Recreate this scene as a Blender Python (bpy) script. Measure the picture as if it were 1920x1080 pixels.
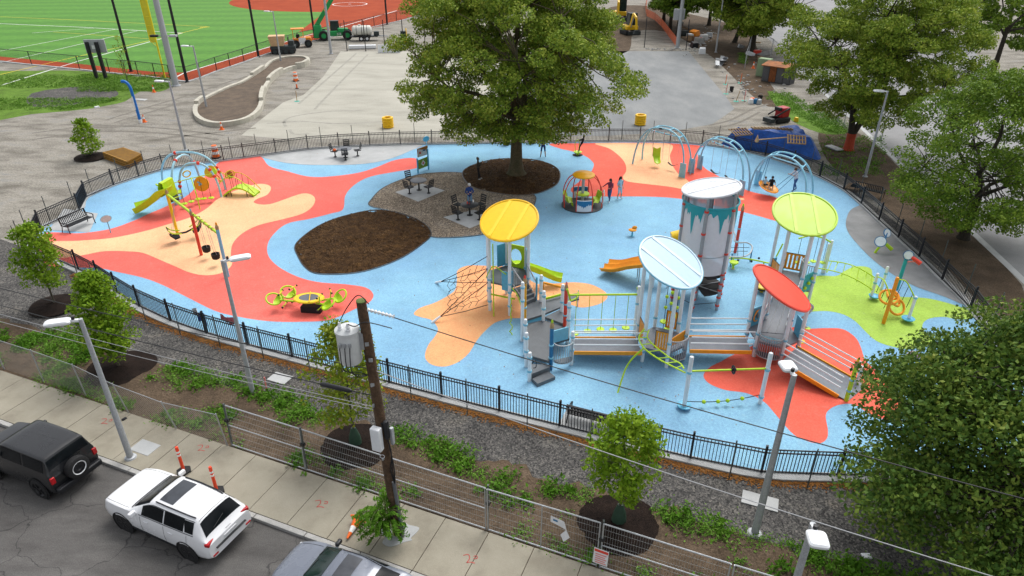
import bpy, bmesh, math, random
import numpy as np
from mathutils import Vector, Matrix
from mathutils.geometry import tessellate_polygon
for o in list(bpy.data.objects): bpy.data.objects.remove(o)
SC = bpy.context.scene
COL = SC.collection
R = math.radians
# ---------------------------------------------------------------- camera
CH, CPITCH, CF = 17.0, R(28.9), 1260.0
cam = bpy.data.cameras.new('camera'); cam.sensor_width = 36; cam.lens = 36 * CF / 1920
cam.clip_start = .1; cam.clip_end = 3000
co = bpy.data.objects.new('camera', cam); COL.objects.link(co)
co.location = (0, 0, CH); co.rotation_euler = (R(90) - CPITCH, 0, 0); SC.camera = co
# ---------------------------------------------------------------- sky, sun, exposure (overcast)
SUN_EL, SUN_AZ = R(58), R(30)       # azimuth clockwise from +Y
w = bpy.data.worlds.new('World'); SC.world = w; w.use_nodes = True
wn = w.node_tree.nodes; wl = w.node_tree.links
sky = wn.new('ShaderNodeTexSky'); sky.sky_type = 'NISHITA'; sky.sun_disc = False
sky.sun_elevation = SUN_EL; sky.sun_rotation = SUN_AZ; sky.dust_density = 4; sky.air_density = 1.0; sky.ozone_density = 1
hs = wn.new('ShaderNodeHueSaturation'); hs.inputs['Saturation'].default_value = .22
wl.new(sky.outputs[0], hs.inputs['Color']); wl.new(hs.outputs[0], wn['Background'].inputs['Color'])
wn['Background'].inputs['Strength'].default_value = .15
sl = bpy.data.lights.new('sun', 'SUN'); sl.energy = 1.0; sl.angle = R(30); sl.color = (1, .97, .92)
so = bpy.data.objects.new('sun', sl); COL.objects.link(so)
sd = Vector((math.sin(SUN_AZ) * math.cos(SUN_EL), math.cos(SUN_AZ) * math.cos(SUN_EL), math.sin(SUN_EL)))
so.rotation_euler = sd.to_track_quat('Z', 'Y').to_euler(); so.location = sd * 60
SC.view_settings.view_transform = 'Standard'; SC.view_settings.look = 'None'
SC.view_settings.gamma = 1; SC.view_settings.use_curve_mapping = False
SC.view_settings.exposure = 0.5
SC.render.engine = 'CYCLES'
SC.cycles.max_bounces = 6; SC.cycles.diffuse_bounces = 3; SC.cycles.glossy_bounces = 2; SC.cycles.transmission_bounces = 2; SC.cycles.transparent_max_bounces = 10
# ---------------------------------------------------------------- helpers
_s, _c = math.sin(CPITCH), math.cos(CPITCH)
def G(x, y, z=0.0):
    """point of the place at height z that the surveyed picture position (x, y) stands for"""
    u = (x - 960) / CF; v = -(y - 540) / CF
    d = Vector((u, _c + v * _s, -_s + v * _c)); t = (z - CH) / d.z
    return Vector((d.x * t, d.y * t, z))
KA = G(196, 858, .12); KA.z = 0
KU = (G(794, 1078, .12) - G(196, 858, .12)).normalized(); KN = Vector((-KU.y, KU.x, 0))
KANG = math.atan2(KU.y, KU.x)
def S(a, b, z=0.0):                                   # street frame: a along the kerb, b away from the road
    p = KA + KU * a + KN * b; return Vector((p.x, p.y, z))
def vlerp(a, b, t): return Vector(a) * (1 - t) + Vector(b) * t
def smooth(pts, n=6, closed=True):
    P = [Vector(p) for p in pts]; out = []; N = len(P)
    for i in range(N if closed else N - 1):
        if closed: p0, p1, p2, p3 = P[i - 1], P[i], P[(i + 1) % N], P[(i + 2) % N]
        else: p0, p1, p2, p3 = P[max(i - 1, 0)], P[i], P[i + 1], P[min(i + 2, N - 1)]
        for k in range(n):
            t = k / n
            out.append(.5 * ((2 * p1) + (p2 - p0) * t + (2 * p0 - 5 * p1 + 4 * p2 - p3) * t * t + (3 * p1 - p0 - 3 * p2 + p3) * t ** 3))
    if not closed: out.append(P[-1].copy())
    return out
def GP(pts, z=0.0): return [G(x, y, z) for x, y in pts]
OFF = {}
T = [Matrix.Identity(4)]                              # current placing transform
class At:
    def __init__(s, loc=(0, 0, 0), rz=0.0, M=None):
        s.M = M if M is not None else Matrix.Translation(Vector(loc)) @ Matrix.Rotation(rz, 4, 'Z')
    def __enter__(s): T.append(T[-1] @ s.M); return s
    def __exit__(s, *a): T.pop()
class MB:
    def __init__(s): s.v = []; s.f = []
    def add(s, vs, fs):
        b = len(s.v); m = T[-1]
        s.v += [m @ Vector(p) for p in vs]; s.f += [tuple(b + i for i in f) for f in fs]; return s
    def box(s, c, d, M=None, tap=1.0):
        c = Vector(c); x, y, z = d[0] / 2, d[1] / 2, d[2] / 2
        vs = [Vector((sx * x * (tap if sz > 0 else 1), sy * y * (tap if sz > 0 else 1), sz * z)) for sz in (-1, 1) for sx, sy in ((-1, -1), (1, -1), (1, 1), (-1, 1))]
        if M is not None: vs = [M @ p for p in vs]
        return s.add([c + p for p in vs], [(3, 2, 1, 0), (4, 5, 6, 7), (0, 1, 5, 4), (1, 2, 6, 5), (2, 3, 7, 6), (3, 0, 4, 7)])
    def bar(s, p, q, w, h):                            # square bar from p to q
        p = Vector(p); q = Vector(q); d = q - p; L = d.length
        x = d.normalized(); up = Vector((0, 0, 1)) if abs(x.z) < .95 else Vector((0, 1, 0))
        y = up.cross(x).normalized(); z = x.cross(y)
        M = Matrix((x, y, z)).transposed()
        return s.box((p + q) / 2, (L, w, h), M)
    def cyl(s, p, q, r, r2=None, n=10, cap=True):
        return s.tube([p, q], [r, r if r2 is None else r2], n, cap=cap)
    def tube(s, path, r, n=8, closed=False, cap=True):
        P = [Vector(p) for p in path]; N = len(P)
        rr = r if isinstance(r, (list, tuple)) else [r] * N
        vs = []; fs = []; pu = None
        for i in range(N):
            if closed: d = P[(i + 1) % N] - P[i - 1]
            else: d = P[min(i + 1, N - 1)] - P[max(i - 1, 0)]
            d = d.normalized() if d.length > 1e-9 else Vector((0, 0, 1))
            if pu is None:
                up = Vector((0, 0, 1)) if abs(d.z) < .9 else Vector((1, 0, 0)); a = up.cross(d).normalized()
            else:
                a = pu - d * pu.dot(d); a = a.normalized() if a.length > 1e-6 else Vector((1, 0, 0))
            pu = a; b = d.cross(a)
            for k in range(n):
                t = 2 * math.pi * k / n; vs.append(P[i] + (a * math.cos(t) + b * math.sin(t)) * rr[i])
        for i in range(N if closed else N - 1):
            j = (i + 1) % N
            for k in range(n):
                l = (k + 1) % n; fs.append((i * n + k, i * n + l, j * n + l, j * n + k))
        if cap and not closed: fs.append(tuple(range(n))[::-1]); fs.append(tuple((N - 1) * n + k for k in range(n)))
        return s.add(vs, fs)
    def lathe(s, prof, c=(0, 0, 0), n=20, M=None, a0=0, a1=None, cap=True):
        c = Vector(c); vs = []; fs = []; full = a1 is None; K = n if full else n + 1
        for r, z in prof:
            for k in range(K):
                t = 2 * math.pi * k / n if full else a0 + (a1 - a0) * k / n
                p = Vector((r * math.cos(t), r * math.sin(t), z)); vs.append(c + (M @ p if M is not None else p))
        for i in range(len(prof) - 1):
            for k in range(n):
                l = (k + 1) % K if full else k + 1
                fs.append((i * K + k, i * K + l, (i + 1) * K + l, (i + 1) * K + k))
        if cap and full and prof[0][0] > 1e-6: fs.append(tuple(range(K))[::-1])
        if cap and full and prof[-1][0] > 1e-6: fs.append(tuple((len(prof) - 1) * K + k for k in range(K)))
        return s.add(vs, fs)
    def ball(s, c, r, n=10, sq=(1, 1, 1)):
        m = max(4, n // 2); M = Matrix.Diagonal(Vector(sq))
        return s.lathe([(r * math.sin(math.pi * i / m) + (1e-7 if i in (0, m) else 0), -r * math.cos(math.pi * i / m)) for i in range(m + 1)], c, n, M)
    def prism(s, poly, z0, z1):
        n = len(poly); vs = [(p[0], p[1], z0) for p in poly] + [(p[0], p[1], z1) for p in poly]
        return s.add(vs, [tuple(range(n))[::-1], tuple(range(n, 2 * n))] + [(i, (i + 1) % n, n + (i + 1) % n, n + i) for i in range(n)])
    def slab(s, top, th):                              # polygon of 3d points with thickness downwards
        n = len(top); vs = [Vector(p) for p in top] + [Vector(p) - Vector((0, 0, th)) for p in top]
        return s.add(vs, [tuple(range(n)), tuple(range(n, 2 * n))[::-1]] + [(i, n + i, n + (i + 1) % n, (i + 1) % n) for i in range(n)])
    def plate(s, poly, th):                            # planar 3d polygon thickened along its normal
        P = [Vector(p) for p in poly]; nn = Vector((0, 0, 0))
        for i in range(len(P)): nn += P[i].cross(P[(i + 1) % len(P)])
        nn.normalize(); n = len(P); vs = [p + nn * th / 2 for p in P] + [p - nn * th / 2 for p in P]
        return s.add(vs, [tuple(range(n)), tuple(range(n, 2 * n))[::-1]] + [(i, n + i, n + (i + 1) % n, (i + 1) % n) for i in range(n)])
    def sheet(s, poly, z=None):
        vs = [Vector((p[0], p[1], p[2] if z is None else z)) for p in poly]; tr = tessellate_polygon([vs]); return s.add(vs, [t if (vs[t[1]] - vs[t[0]]).cross(vs[t[2]] - vs[t[0]]).z > 0 else t[::-1] for t in tr])
    def strip(s, A, B):                                # ruled strip between two polylines
        n = len(A); return s.add(list(A) + list(B), [(i, i + 1, n + i + 1, n + i) for i in range(n - 1)])
    def grid(s, rows):
        h = len(rows); k = len(rows[0]); return s.add([p for r in rows for p in r], [(i * k + j, i * k + j + 1, (i + 1) * k + j + 1, (i + 1) * k + j) for i in range(h - 1) for j in range(k - 1)])
    def o(s, name, mat, parent=None, sm=True, bevel=0, kind=None, label=None):
        off = OFF.get(parent, Vector((0, 0, 0)))
        me = bpy.data.meshes.new(name); me.from_pydata([tuple(p - off) for p in s.v], [], s.f)
        for mm in (mat if isinstance(mat, (list, tuple)) else [mat]): me.materials.append(mm)
        me.validate(); me.update()
        if sm:
            me.polygons.foreach_set('use_smooth', [True] * len(me.polygons)); me.set_sharp_from_angle(angle=R(38))
        ob = bpy.data.objects.new(name, me); COL.objects.link(ob)
        if parent is not None: ob.parent = parent
        OFF[ob] = off
        if bevel:
            b = ob.modifiers.new('bevel', 'BEVEL'); b.width = bevel; b.segments = 2; b.limit_method = 'ANGLE'; b.angle_limit = R(40)
        if kind: ob['kind'] = kind
        if label: ob['label'] = label
        return ob
def thing(name, label, cat, loc=(0, 0, 0), group=None):
    loc = T[-1] @ Vector(loc)
    e = bpy.data.objects.new(name, None); COL.objects.link(e); e.location = loc; e.empty_display_size = .2
    OFF[e] = Vector(loc); tag(e, label, cat, group); return e
def tag(o, label, cat, group=None):
    o['label'] = label; o['category'] = cat
    if group: o['group'] = group
    return o
def struct(o): o['kind'] = 'structure'; return o
# one-line parts
def pc(par, name, mat, p, q, r, r2=None, n=10): return MB().cyl(p, q, r, r2, n).o(name, mat, par)
def pt(par, name, mat, path, r, n=8, closed=False): return MB().tube(path, r, n, closed).o(name, mat, par)
def pb(par, name, mat, c, d, M=None, bevel=0, tap=1.0): return MB().box(c, d, M, tap).o(name, mat, par, sm=False, bevel=bevel)
def rz(a): return Matrix.Rotation(a, 3, 'Z')
# ---------------------------------------------------------------- materials
def _nt(name):
    m = bpy.data.materials.new(name); m.use_nodes = True; nt = m.node_tree
    return m, nt, nt.nodes, nt.links, nt.nodes['Principled BSDF']
def N_noise(ns, ls, vec, scale, det=4, rough=.6, sc3=None):
    t = ns.new('ShaderNodeTexNoise'); t.inputs['Scale'].default_value = scale; t.inputs['Detail'].default_value = det; t.inputs['Roughness'].default_value = rough
    if sc3 is not None:
        mp = ns.new('ShaderNodeMapping'); mp.inputs['Scale'].default_value = sc3[:3]
        if len(sc3) > 3: mp.inputs['Rotation'].default_value = (0, 0, sc3[3])
        ls.new(vec, mp.inputs['Vector']); vec = mp.outputs[0]
    ls.new(vec, t.inputs['Vector']); return t.outputs['Fac']
def N_ramp(ns, ls, fac, stops):
    r = ns.new('ShaderNodeValToRGB'); el = r.color_ramp.elements
    while len(el) < len(stops): el.new(.5)
    for e, (p, c) in zip(el, stops): e.position = p; e.color = (*c, 1) if len(c) == 3 else c
    ls.new(fac, r.inputs['Fac']); return r.outputs['Color']
def N_mix(ns, ls, fac, a, b, mode='MIX'):
    m = ns.new('ShaderNodeMix'); m.data_type = 'RGBA'; m.blend_type = mode
    for k, v in ((0, fac), (6, a), (7, b)):
        if hasattr(v, 'links') or hasattr(v, 'is_linked'): ls.new(v, m.inputs[k])
        else: m.inputs[k].default_value = v if k == 0 else (*v, 1)
    return m.outputs[2]
def N_bump(ns, ls, bs, h, strength, dist):
    b = ns.new('ShaderNodeBump'); b.inputs['Strength'].default_value = strength; b.inputs['Distance'].default_value = dist
    ls.new(h, b.inputs['Height']); ls.new(b.outputs[0], bs.inputs['Normal'])
MATS = {}
def mat(name, c, rough=.55, var=.12, scale=6, fine=0, bump=0, bdist=.01, metal=0, c2=None, spec=.4, coat=0, alpha=1, trans=0, emis=None):
    """paint, plastic, metal: base colour with slow mottling, optional fine grain and relief"""
    if name in MATS: return MATS[name]
    m, nt, ns, ls, bs = _nt(name); geo = ns.new('ShaderNodeNewGeometry'); vec = geo.outputs['Position']
    f = N_noise(ns, ls, vec, scale, 5)
    lo = tuple(x * (1 - var) for x in c); hi = c2 if c2 else tuple(min(x * (1 + var), .95) for x in c)
    col = N_ramp(ns, ls, f, [(.3, lo), (.7, hi)])
    if fine:
        g = N_noise(ns, ls, vec, fine, 2); col = N_mix(ns, ls, .55, col, N_ramp(ns, ls, g, [(.3, (.25, .25, .25)), (.7, (.75, .75, .75))]), 'OVERLAY')
        if bump: N_bump(ns, ls, bs, g, bump, bdist)
    elif bump: N_bump(ns, ls, bs, f, bump, bdist)
    ls.new(col, bs.inputs['Base Color'])
    rr = N_ramp(ns, ls, f, [(.2, (max(rough - .08, .03),) * 3), (.8, (min(rough + .08, 1),) * 3)]); ls.new(rr, bs.inputs['Roughness'])
    bs.inputs['Metallic'].default_value = metal; bs.inputs['Specular IOR Level'].default_value = spec; bs.inputs['Coat Weight'].default_value = coat
    bs.inputs['Alpha'].default_value = alpha
    if trans: bs.inputs['Transmission Weight'].default_value = trans
    if emis: bs.inputs['Emission Color'].default_value = (*emis, 1); bs.inputs['Emission Strength'].default_value = 1
    MATS[name] = m; return m
def ground_mat(name, stops, scale=.5, fine=40, bump=.5, bdist=.03, rough=.9, fineamt=.6, sc3=None, extra=None, finescale=None):
    """soil, stone, rubber: slow patches through a colour ramp, grain laid over it"""
    m, nt, ns, ls, bs = _nt(name); vec = ns.new('ShaderNodeNewGeometry').outputs['Position']
    f = N_noise(ns, ls, vec, scale, 8, .65, sc3)
    col = N_ramp(ns, ls, f, stops); g = N_noise(ns, ls, vec, fine, 3, .7)
    col = N_mix(ns, ls, fineamt, col, N_ramp(ns, ls, g, [(.3, (.12, .12, .12)), (.7, (.88, .88, .88))]), 'OVERLAY')
    if extra: col = extra(ns, ls, vec, col)
    ls.new(col, bs.inputs['Base Color']); bs.inputs['Roughness'].default_value = rough; bs.inputs['Specular IOR Level'].default_value = .12
    N_bump(ns, ls, bs, g, bump, bdist); MATS[name] = m; return m
def leaf_mat(name, cols, trans=.25):
    m, nt, ns, ls, bs = _nt(name); geo = ns.new('ShaderNodeNewGeometry')
    a = ns.new('ShaderNodeMath'); a.operation = 'MULTIPLY'; a.inputs[1].default_value = .34; ls.new(geo.outputs['Random Per Island'], a.inputs[0])
    nf = N_noise(ns, ls, geo.outputs['Position'], 1.1, 4); b = ns.new('ShaderNodeMath'); b.operation = 'MULTIPLY_ADD'; b.inputs[1].default_value = .8
    ls.new(nf, b.inputs[0]); ls.new(a.outputs[0], b.inputs[2])
    k = len(cols); col = N_ramp(ns, ls, b.outputs[0], [(.15 + .75 * i / (k - 1), c) for i, c in enumerate(cols)])
    ls.new(col, bs.inputs['Base Color']); bs.inputs['Roughness'].default_value = .55; bs.inputs['Specular IOR Level'].default_value = .12
    tr = ns.new('ShaderNodeBsdfTranslucent'); ls.new(col, tr.inputs['Color']); mx = ns.new('ShaderNodeMixShader'); mx.inputs[0].default_value = trans
    ls.new(bs.outputs[0], mx.inputs[1]); ls.new(tr.outputs[0], mx.inputs[2]); ls.new(mx.outputs[0], ns['Material Output'].inputs['Surface'])
    MATS[name] = m; return m
def mesh_mat(name, c, cell, wire, diag=True, metal=.6):
    """woven wire: transparent between the wires, in the sheet's own uv metres"""
    m, nt, ns, ls, bs = _nt(name); uv = ns.new('ShaderNodeUVMap'); sp = ns.new('ShaderNodeSeparateXYZ'); ls.new(uv.outputs[0], sp.inputs[0])
    def math_(op, a, b=None):
        q = ns.new('ShaderNodeMath'); q.operation = op
        for i, v in enumerate((a, b)):
            if v is None: continue
            if isinstance(v, (int, float)): q.inputs[i].default_value = v
            else: ls.new(v, q.inputs[i])
        return q.outputs[0]
    if diag: a = math_('ADD', sp.outputs[0], sp.outputs[1]); b = math_('SUBTRACT', sp.outputs[0], sp.outputs[1])
    else: a, b = sp.outputs[0], sp.outputs[1]
    outs = [math_('LESS_THAN', math_('FRACT', math_('DIVIDE', q, cell)), wire / cell) for q in (a, b)]
    al = math_('MAXIMUM', outs[0], outs[1]); ls.new(al, bs.inputs['Alpha'])
    bs.inputs['Base Color'].default_value = (*c, 1); bs.inputs['Metallic'].default_value = metal; bs.inputs['Roughness'].default_value = .5
    MATS[name] = m; return m
def uv_grid(ob, nu, nv, W, H):
    """uv in metres for a mesh made by MB.grid with nv rows of nu points"""
    me = ob.data; uvl = me.uv_layers.new(name='uv')
    for lp in me.loops:
        i = lp.vertex_index; uvl.data[lp.index].uv = ((i % nu) / (nu - 1) * W, (i // nu) / (nv - 1) * H)
# ================================================================ palette
WHITE = mat('post_white', (.78, .83, .86), .4, .06)
PBLUE = mat('paint_blue', (.10, .42, .62), .4, .08)
PLBLUE = mat('paint_light_blue', (.22, .55, .72), .4, .08)
LIME = mat('paint_lime', (.46, .68, .015), .4, .08)
YEL = mat('paint_yellow', (.86, .56, .01), .4, .08)
ORG = mat('paint_orange', (.86, .33, .015), .42, .08)
RED = mat('paint_red', (.72, .055, .03), .42, .08)
TEAL = mat('paint_teal', (.02, .34, .40), .4, .1)
DBLUE = mat('paint_deep_blue', (.02, .16, .34), .4, .1)
DECK = mat('deck_grey', (.12, .135, .15), .6, .12, 5, fine=90)
RAMPM = mat('ramp_grey', (.17, .19, .22), .5, .12, 4, fine=120)
BLACK = mat('black_metal', (.012, .013, .016), .45, .2)
RUBB = mat('black_rubber', (.014, .014, .015), .75, .2)
ROPE = mat('rope_black', (.016, .016, .02), .8, .2)
STEEL = mat('galvanised_steel', (.42, .44, .46), .45, .12, 12, metal=.55)
LAMPG = mat('lamp_pole_grey', (.40, .42, .44), .5, .1, 9, fine=60, metal=.2)
LAMPW = mat('lamp_head_white', (.78, .80, .82), .4, .05)
CHROME = mat('chrome', (.6, .6, .62), .18, .05, metal=1)
GLASSD = mat('dark_glass', (.006, .008, .010), .16, .2, spec=.15)
TYRE = mat('tyre', (.016, .016, .017), .8, .2)
WOOD = mat('raw_wood', (.42, .28, .14), .8, .25, 7, fine=40)
OWOOD = mat('old_wood', (.24, .16, .09), .85, .3, 7, fine=40)
CONEO = mat('cone_orange', (.88, .16, .02), .5, .08)
REFW = mat('reflective_white', (.82, .82, .8), .4, .05)
SKINL = mat('skin_light', (.55, .33, .23), .6, .08)
PINKP = mat('stake_pink', (.75, .22, .2), .6, .1)
# ================================================================ ground materials
DIRT = ground_mat('site_dirt', [(.28, (.13, .118, .098)), (.44, (.215, .2, .172)), (.56, (.30, .28, .242)), (.66, (.235, .23, .218)), (.8, (.17, .165, .155))], .3, 8, .7, .06, fineamt=.5, sc3=(1, 2.2, 1, .35))
SOIL = ground_mat('bed_soil', [(.3, (.062, .045, .031)), (.55, (.105, .075, .05)), (.75, (.15, .11, .078))], .9, 14, .8, .05, fineamt=.6)
def _gravx(ns, ls, vec, col):
    v = ns.new('ShaderNodeTexVoronoi'); v.inputs['Scale'].default_value = 17; ls.new(vec, v.inputs['Vector'])
    return N_mix(ns, ls, .75, col, N_ramp(ns, ls, v.outputs['Color'], [(.1, (.08, .08, .085)), (.5, (.42, .41, .4)), (.9, (.98, .93, .86))]), 'OVERLAY')
GRAV = ground_mat('grey_stone_gravel', [(.3, (.075, .074, .075)), (.55, (.118, .116, .113)), (.78, (.18, .166, .145))], .6, 22, .9, .05, extra=_gravx)
PEAG = ground_mat('brown_pea_gravel', [(.3, (.19, .155, .12)), (.55, (.28, .235, .185)), (.8, (.37, .33, .28))], .5, 22, .8, .04, extra=_gravx)
MULCH = ground_mat('dark_bark_mulch', [(.3, (.032, .016, .007)), (.5, (.065, .034, .014)), (.66, (.115, .06, .022)), (.8, (.18, .095, .035))], 2.2, 26, 1, .06, fineamt=.75)
BMULCH = ground_mat('black_mulch', [(.3, (.010, .007, .006)), (.7, (.028, .018, .014))], 2, 26, 1, .05)
CONC = ground_mat('concrete_walk', [(.28, (.235, .21, .165)), (.5, (.31, .285, .225)), (.75, (.36, .33, .265))], .9, 50, .15, .006, rough=.8, fineamt=.22)
CONCP = ground_mat('concrete_pad_pale', [(.3, (.36, .37, .37)), (.6, (.47, .48, .48)), (.8, (.54, .55, .55))], .5, 50, .12, .006, rough=.5, fineamt=.18)
CONCD = ground_mat('concrete_pad_grey', [(.3, (.19, .195, .2)), (.6, (.27, .275, .28)), (.8, (.33, .335, .34))], .6, 50, .12, .006, rough=.55, fineamt=.2)
KERBM = ground_mat('kerb_granite', [(.3, (.30, .30, .29)), (.7, (.46, .45, .43))], 2.5, 60, .3, .01, fineamt=.4)
def _asph(ns, ls, vec, col):
    d = ns.new('ShaderNodeTexNoise'); d.inputs['Scale'].default_value = .9; d.inputs['Detail'].default_value = 6; ls.new(vec, d.inputs['Vector'])
    ad = ns.new('ShaderNodeVectorMath'); ad.operation = 'MULTIPLY_ADD'; ad.inputs[1].default_value = (1.6, 1.6, 0); ls.new(d.outputs['Color'], ad.inputs[0]); ls.new(vec, ad.inputs[2])
    v = ns.new('ShaderNodeTexVoronoi'); v.feature = 'DISTANCE_TO_EDGE'; v.inputs['Scale'].default_value = .34; ls.new(ad.outputs[0], v.inputs['Vector'])
    k = N_ramp(ns, ls, v.outputs['Distance'], [(0, (.7, .7, .7)), (.009, (0, 0, 0))])
    return N_mix(ns, ls, k, col, (.022, .022, .024))
ASPH = ground_mat('street_asphalt', [(.3, (.08, .076, .073)), (.55, (.12, .115, .11)), (.75, (.165, .158, .15))], .45, 45, .5, .012, rough=.75, fineamt=.5, extra=_asph, sc3=(1, 3, 1, -KANG))
ASPH2 = ground_mat('pale_asphalt', [(.3, (.23, .23, .235)), (.7, (.31, .31, .315))], .3, 30, .3, .01, rough=.8, fineamt=.3)
COURT = ground_mat('court_stone_dust', [(.28, (.31, .30, .255)), (.5, (.40, .385, .33)), (.7, (.46, .445, .385))], .16, 12, .25, .01, fineamt=.25, sc3=(1, 2.6, 1, .5))
COURT2 = ground_mat('court_asphalt_binder', [(.28, (.185, .195, .2)), (.5, (.24, .25, .253)), (.72, (.31, .315, .31))], .18, 14, .3, .01, fineamt=.3, sc3=(1.6, .7, 1, .4))
GRASSB = ground_mat('grass_ground', [(.3, (.07, .12, .02)), (.55, (.12, .22, .03)), (.8, (.17, .29, .05))], .7, 18, .8, .05)
CLAY = ground_mat('red_clay', [(.3, (.28, .045, .016)), (.7, (.38, .068, .024))], .25, 14, .2, .01, fineamt=.25)
def _scuff(ns, ls, vec, col):
    a = N_noise(ns, ls, vec, 2.3, 8, .75); b = N_noise(ns, ls, vec, .13, 4, .6)
    col = N_mix(ns, ls, N_ramp(ns, ls, a, [(.55, (0, 0, 0)), (.8, (.22, .22, .22))]), col, (.5, .48, .44))
    g2 = N_noise(ns, ls, vec, 11, 2, .5); col = N_mix(ns, ls, .2, col, N_ramp(ns, ls, g2, [(.35, (.3, .3, .3)), (.65, (.7, .7, .7))]), 'OVERLAY')
    return N_mix(ns, ls, .4, col, N_ramp(ns, ls, b, [(.3, (.3, .3, .3)), (.7, (.7, .7, .7))]), 'OVERLAY')
def rubber(name, c):
    lo = tuple(x * .88 for x in c); hi = tuple(min(x * 1.1, .95) for x in c)
    return ground_mat(name, [(.25, lo), (.5, c), (.75, hi)], .5, 30, .35, .01, rough=.75, fineamt=.32, extra=_scuff)
RB_BLUE = rubber('rubber_blue', (.235, .455, .635)); RB_RED = rubber('rubber_red', (.80, .15, .12)); RB_PEACH = rubber('rubber_peach', (.87, .50, .275))
RB_ORANGE = rubber('rubber_orange', (.87, .41, .19)); RB_GREEN = rubber('rubber_green', (.40, .58, .10)); RB_RED2 = rubber('rubber_bright_red', (.80, .135, .09))
def turf_mat():
    m, nt, ns, ls, bs = _nt('striped_turf'); vec = ns.new('ShaderNodeNewGeometry').outputs['Position']
    mp = ns.new('ShaderNodeMapping'); mp.inputs['Rotation'].default_value = (0, 0, -R(6)); ls.new(vec, mp.inputs['Vector'])
    w_ = ns.new('ShaderNodeTexWave'); w_.bands_direction = 'Y'; w_.inputs['Scale'].default_value = .045; w_.inputs['Distortion'].default_value = 1.8; w_.inputs['Detail'].default_value = 3; ls.new(mp.outputs[0], w_.inputs['Vector'])
    f = N_noise(ns, ls, vec, 1.2, 6); col = N_ramp(ns, ls, w_.outputs['Fac'], [(.2, (.055, .195, .008)), (.8, (.075, .235, .013))])
    col = N_mix(ns, ls, .4, col, N_ramp(ns, ls, f, [(.3, (.25, .25, .25)), (.7, (.75, .75, .75))]), 'OVERLAY')
    ls.new(col, bs.inputs['Base Color']); bs.inputs['Roughness'].default_value = .85; return m
TURF = turf_mat()
LINEW = mat('line_white', (.78, .78, .76), .7, .08); LINEY = mat('line_yellow', (.75, .6, .03), .7, .08)
SPRAY = mat('marking_red', (.42, .085, .07), .8, .2)
# ================================================================ setting
struct(MB().sheet([(-500, -60, 0), (500, -60, 0), (500, 900, 0), (-500, 900, 0)]).o('ground', DIRT, sm=False))
def patch(name, mt, poly, z, parent=None): return struct(MB().sheet(poly, z).o(name, mt, parent, sm=False)) if parent is None else MB().sheet(poly, z).o(name, mt, parent, sm=False)
# --- playground outline: the fence line (clockwise in the picture from the far left corner)
FENCE_PX = [(163, 372), (214, 349), (261, 333), (307, 319), (360, 310), (420, 302), (458, 297), (518, 289), (578, 281), (636, 277), (694, 274), (751, 272), (810, 271), (867, 270), (930, 269), (1000, 268), (1070, 267), (1141, 266), (1199, 266), (1256, 267), (1316, 272), (1375, 281), (1434, 294), (1486, 312), (1536, 333), (1581, 357), (1614, 384), (1647, 415), (1683, 448), (1722, 484), (1765, 527), (1818, 580)]
FBACK = GP(FENCE_PX)
FRONT = [S(31.5, 17.5), S(31.6, 15.2), S(30.8, 13.0), S(29.2, 11.2), S(26.7, 10.0), S(24.2, 9.0), S(21.74, 8.15), S(19.34, 7.93), S(16.9, 7.85), S(14.46, 7.8), S(12.0, 7.75), S(9.5, 7.7), S(7.06, 7.7), S(4.6, 7.7), S(2.13, 7.7), S(-.32, 7.7), S(-2.77, 7.75), S(-5.2, 7.95), S(-7.71, 8.4), S(-9.9, 9.0), S(-11.9, 9.6), S(-14.1, 10.1), S(-16.5, 10.5), S(-19, 10.9)]
LEFT = [G(60, 470), G(78, 430), G(150, 397)]
OUT = [Vector(p) for p in FBACK + FRONT] + LEFT
OUTS = smooth(OUT, 4)
patch('playground_surface', RB_BLUE, OUTS, .02)
def ring(poly, a, b):
    n = len(poly); A = []; B = []
    for i in range(n):
        d = (poly[(i + 1) % n] - poly[i - 1]); d.z = 0; d.normalize(); nn = Vector((-d.y, d.x, 0)); A.append(poly[i] + nn * a); B.append(poly[i] + nn * b)
    return A, B
A_, B_ = ring(OUTS, .28, -.12); m = MB(); n_ = len(OUTS)
zt = [Vector((p.x, p.y, .10)) for p in A_] + [Vector((p.x, p.y, .10)) for p in B_]; zb = [Vector((p.x, p.y, -.05)) for p in A_] + [Vector((p.x, p.y, .01)) for p in B_]
m.add(zt + zb, [(i, (i + 1) % n_, n_ + (i + 1) % n_, n_ + i) for i in range(n_)] + [(2 * n_ + i, 2 * n_ + (i + 1) % n_, (i + 1) % n_, i) for i in range(n_)] + [(n_ + i, n_ + (i + 1) % n_, 3 * n_ + (i + 1) % n_, 3 * n_ + i) for i in range(n_)])
struct(m.o('fence_kerb', CONCP, sm=False))
PG = {'red': RB_RED, 'peach': RB_PEACH, 'orange': RB_ORANGE, 'green': RB_GREEN, 'red2': RB_RED2}
P_REDL = [(150, 438), (206, 430), (252, 414), (280, 401), (313, 387), (354, 365), (385, 330), (405, 309), (419, 302), (455, 298), (488, 294), (505, 312), (540, 322), (575, 331), (612, 332), (669, 325), (706, 314), (736, 302), (763, 297), (780, 298), (783, 306), (783, 315), (744, 322), (701, 330), (677, 339), (658, 353), (647, 369), (643, 393), (620, 401), (580, 411), (544, 418), (523, 430), (505, 451), (501, 472), (510, 490), (532, 507), (565, 522), (600, 530), (650, 534), (686, 540), (700, 553), (693, 567), (668, 579), (619, 600), (566, 604), (506, 603), (450, 595), (405, 584), (361, 563), (305, 535), (267, 521), (218, 510), (186, 503), (150, 502), (85, 494), (80, 440)]
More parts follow.
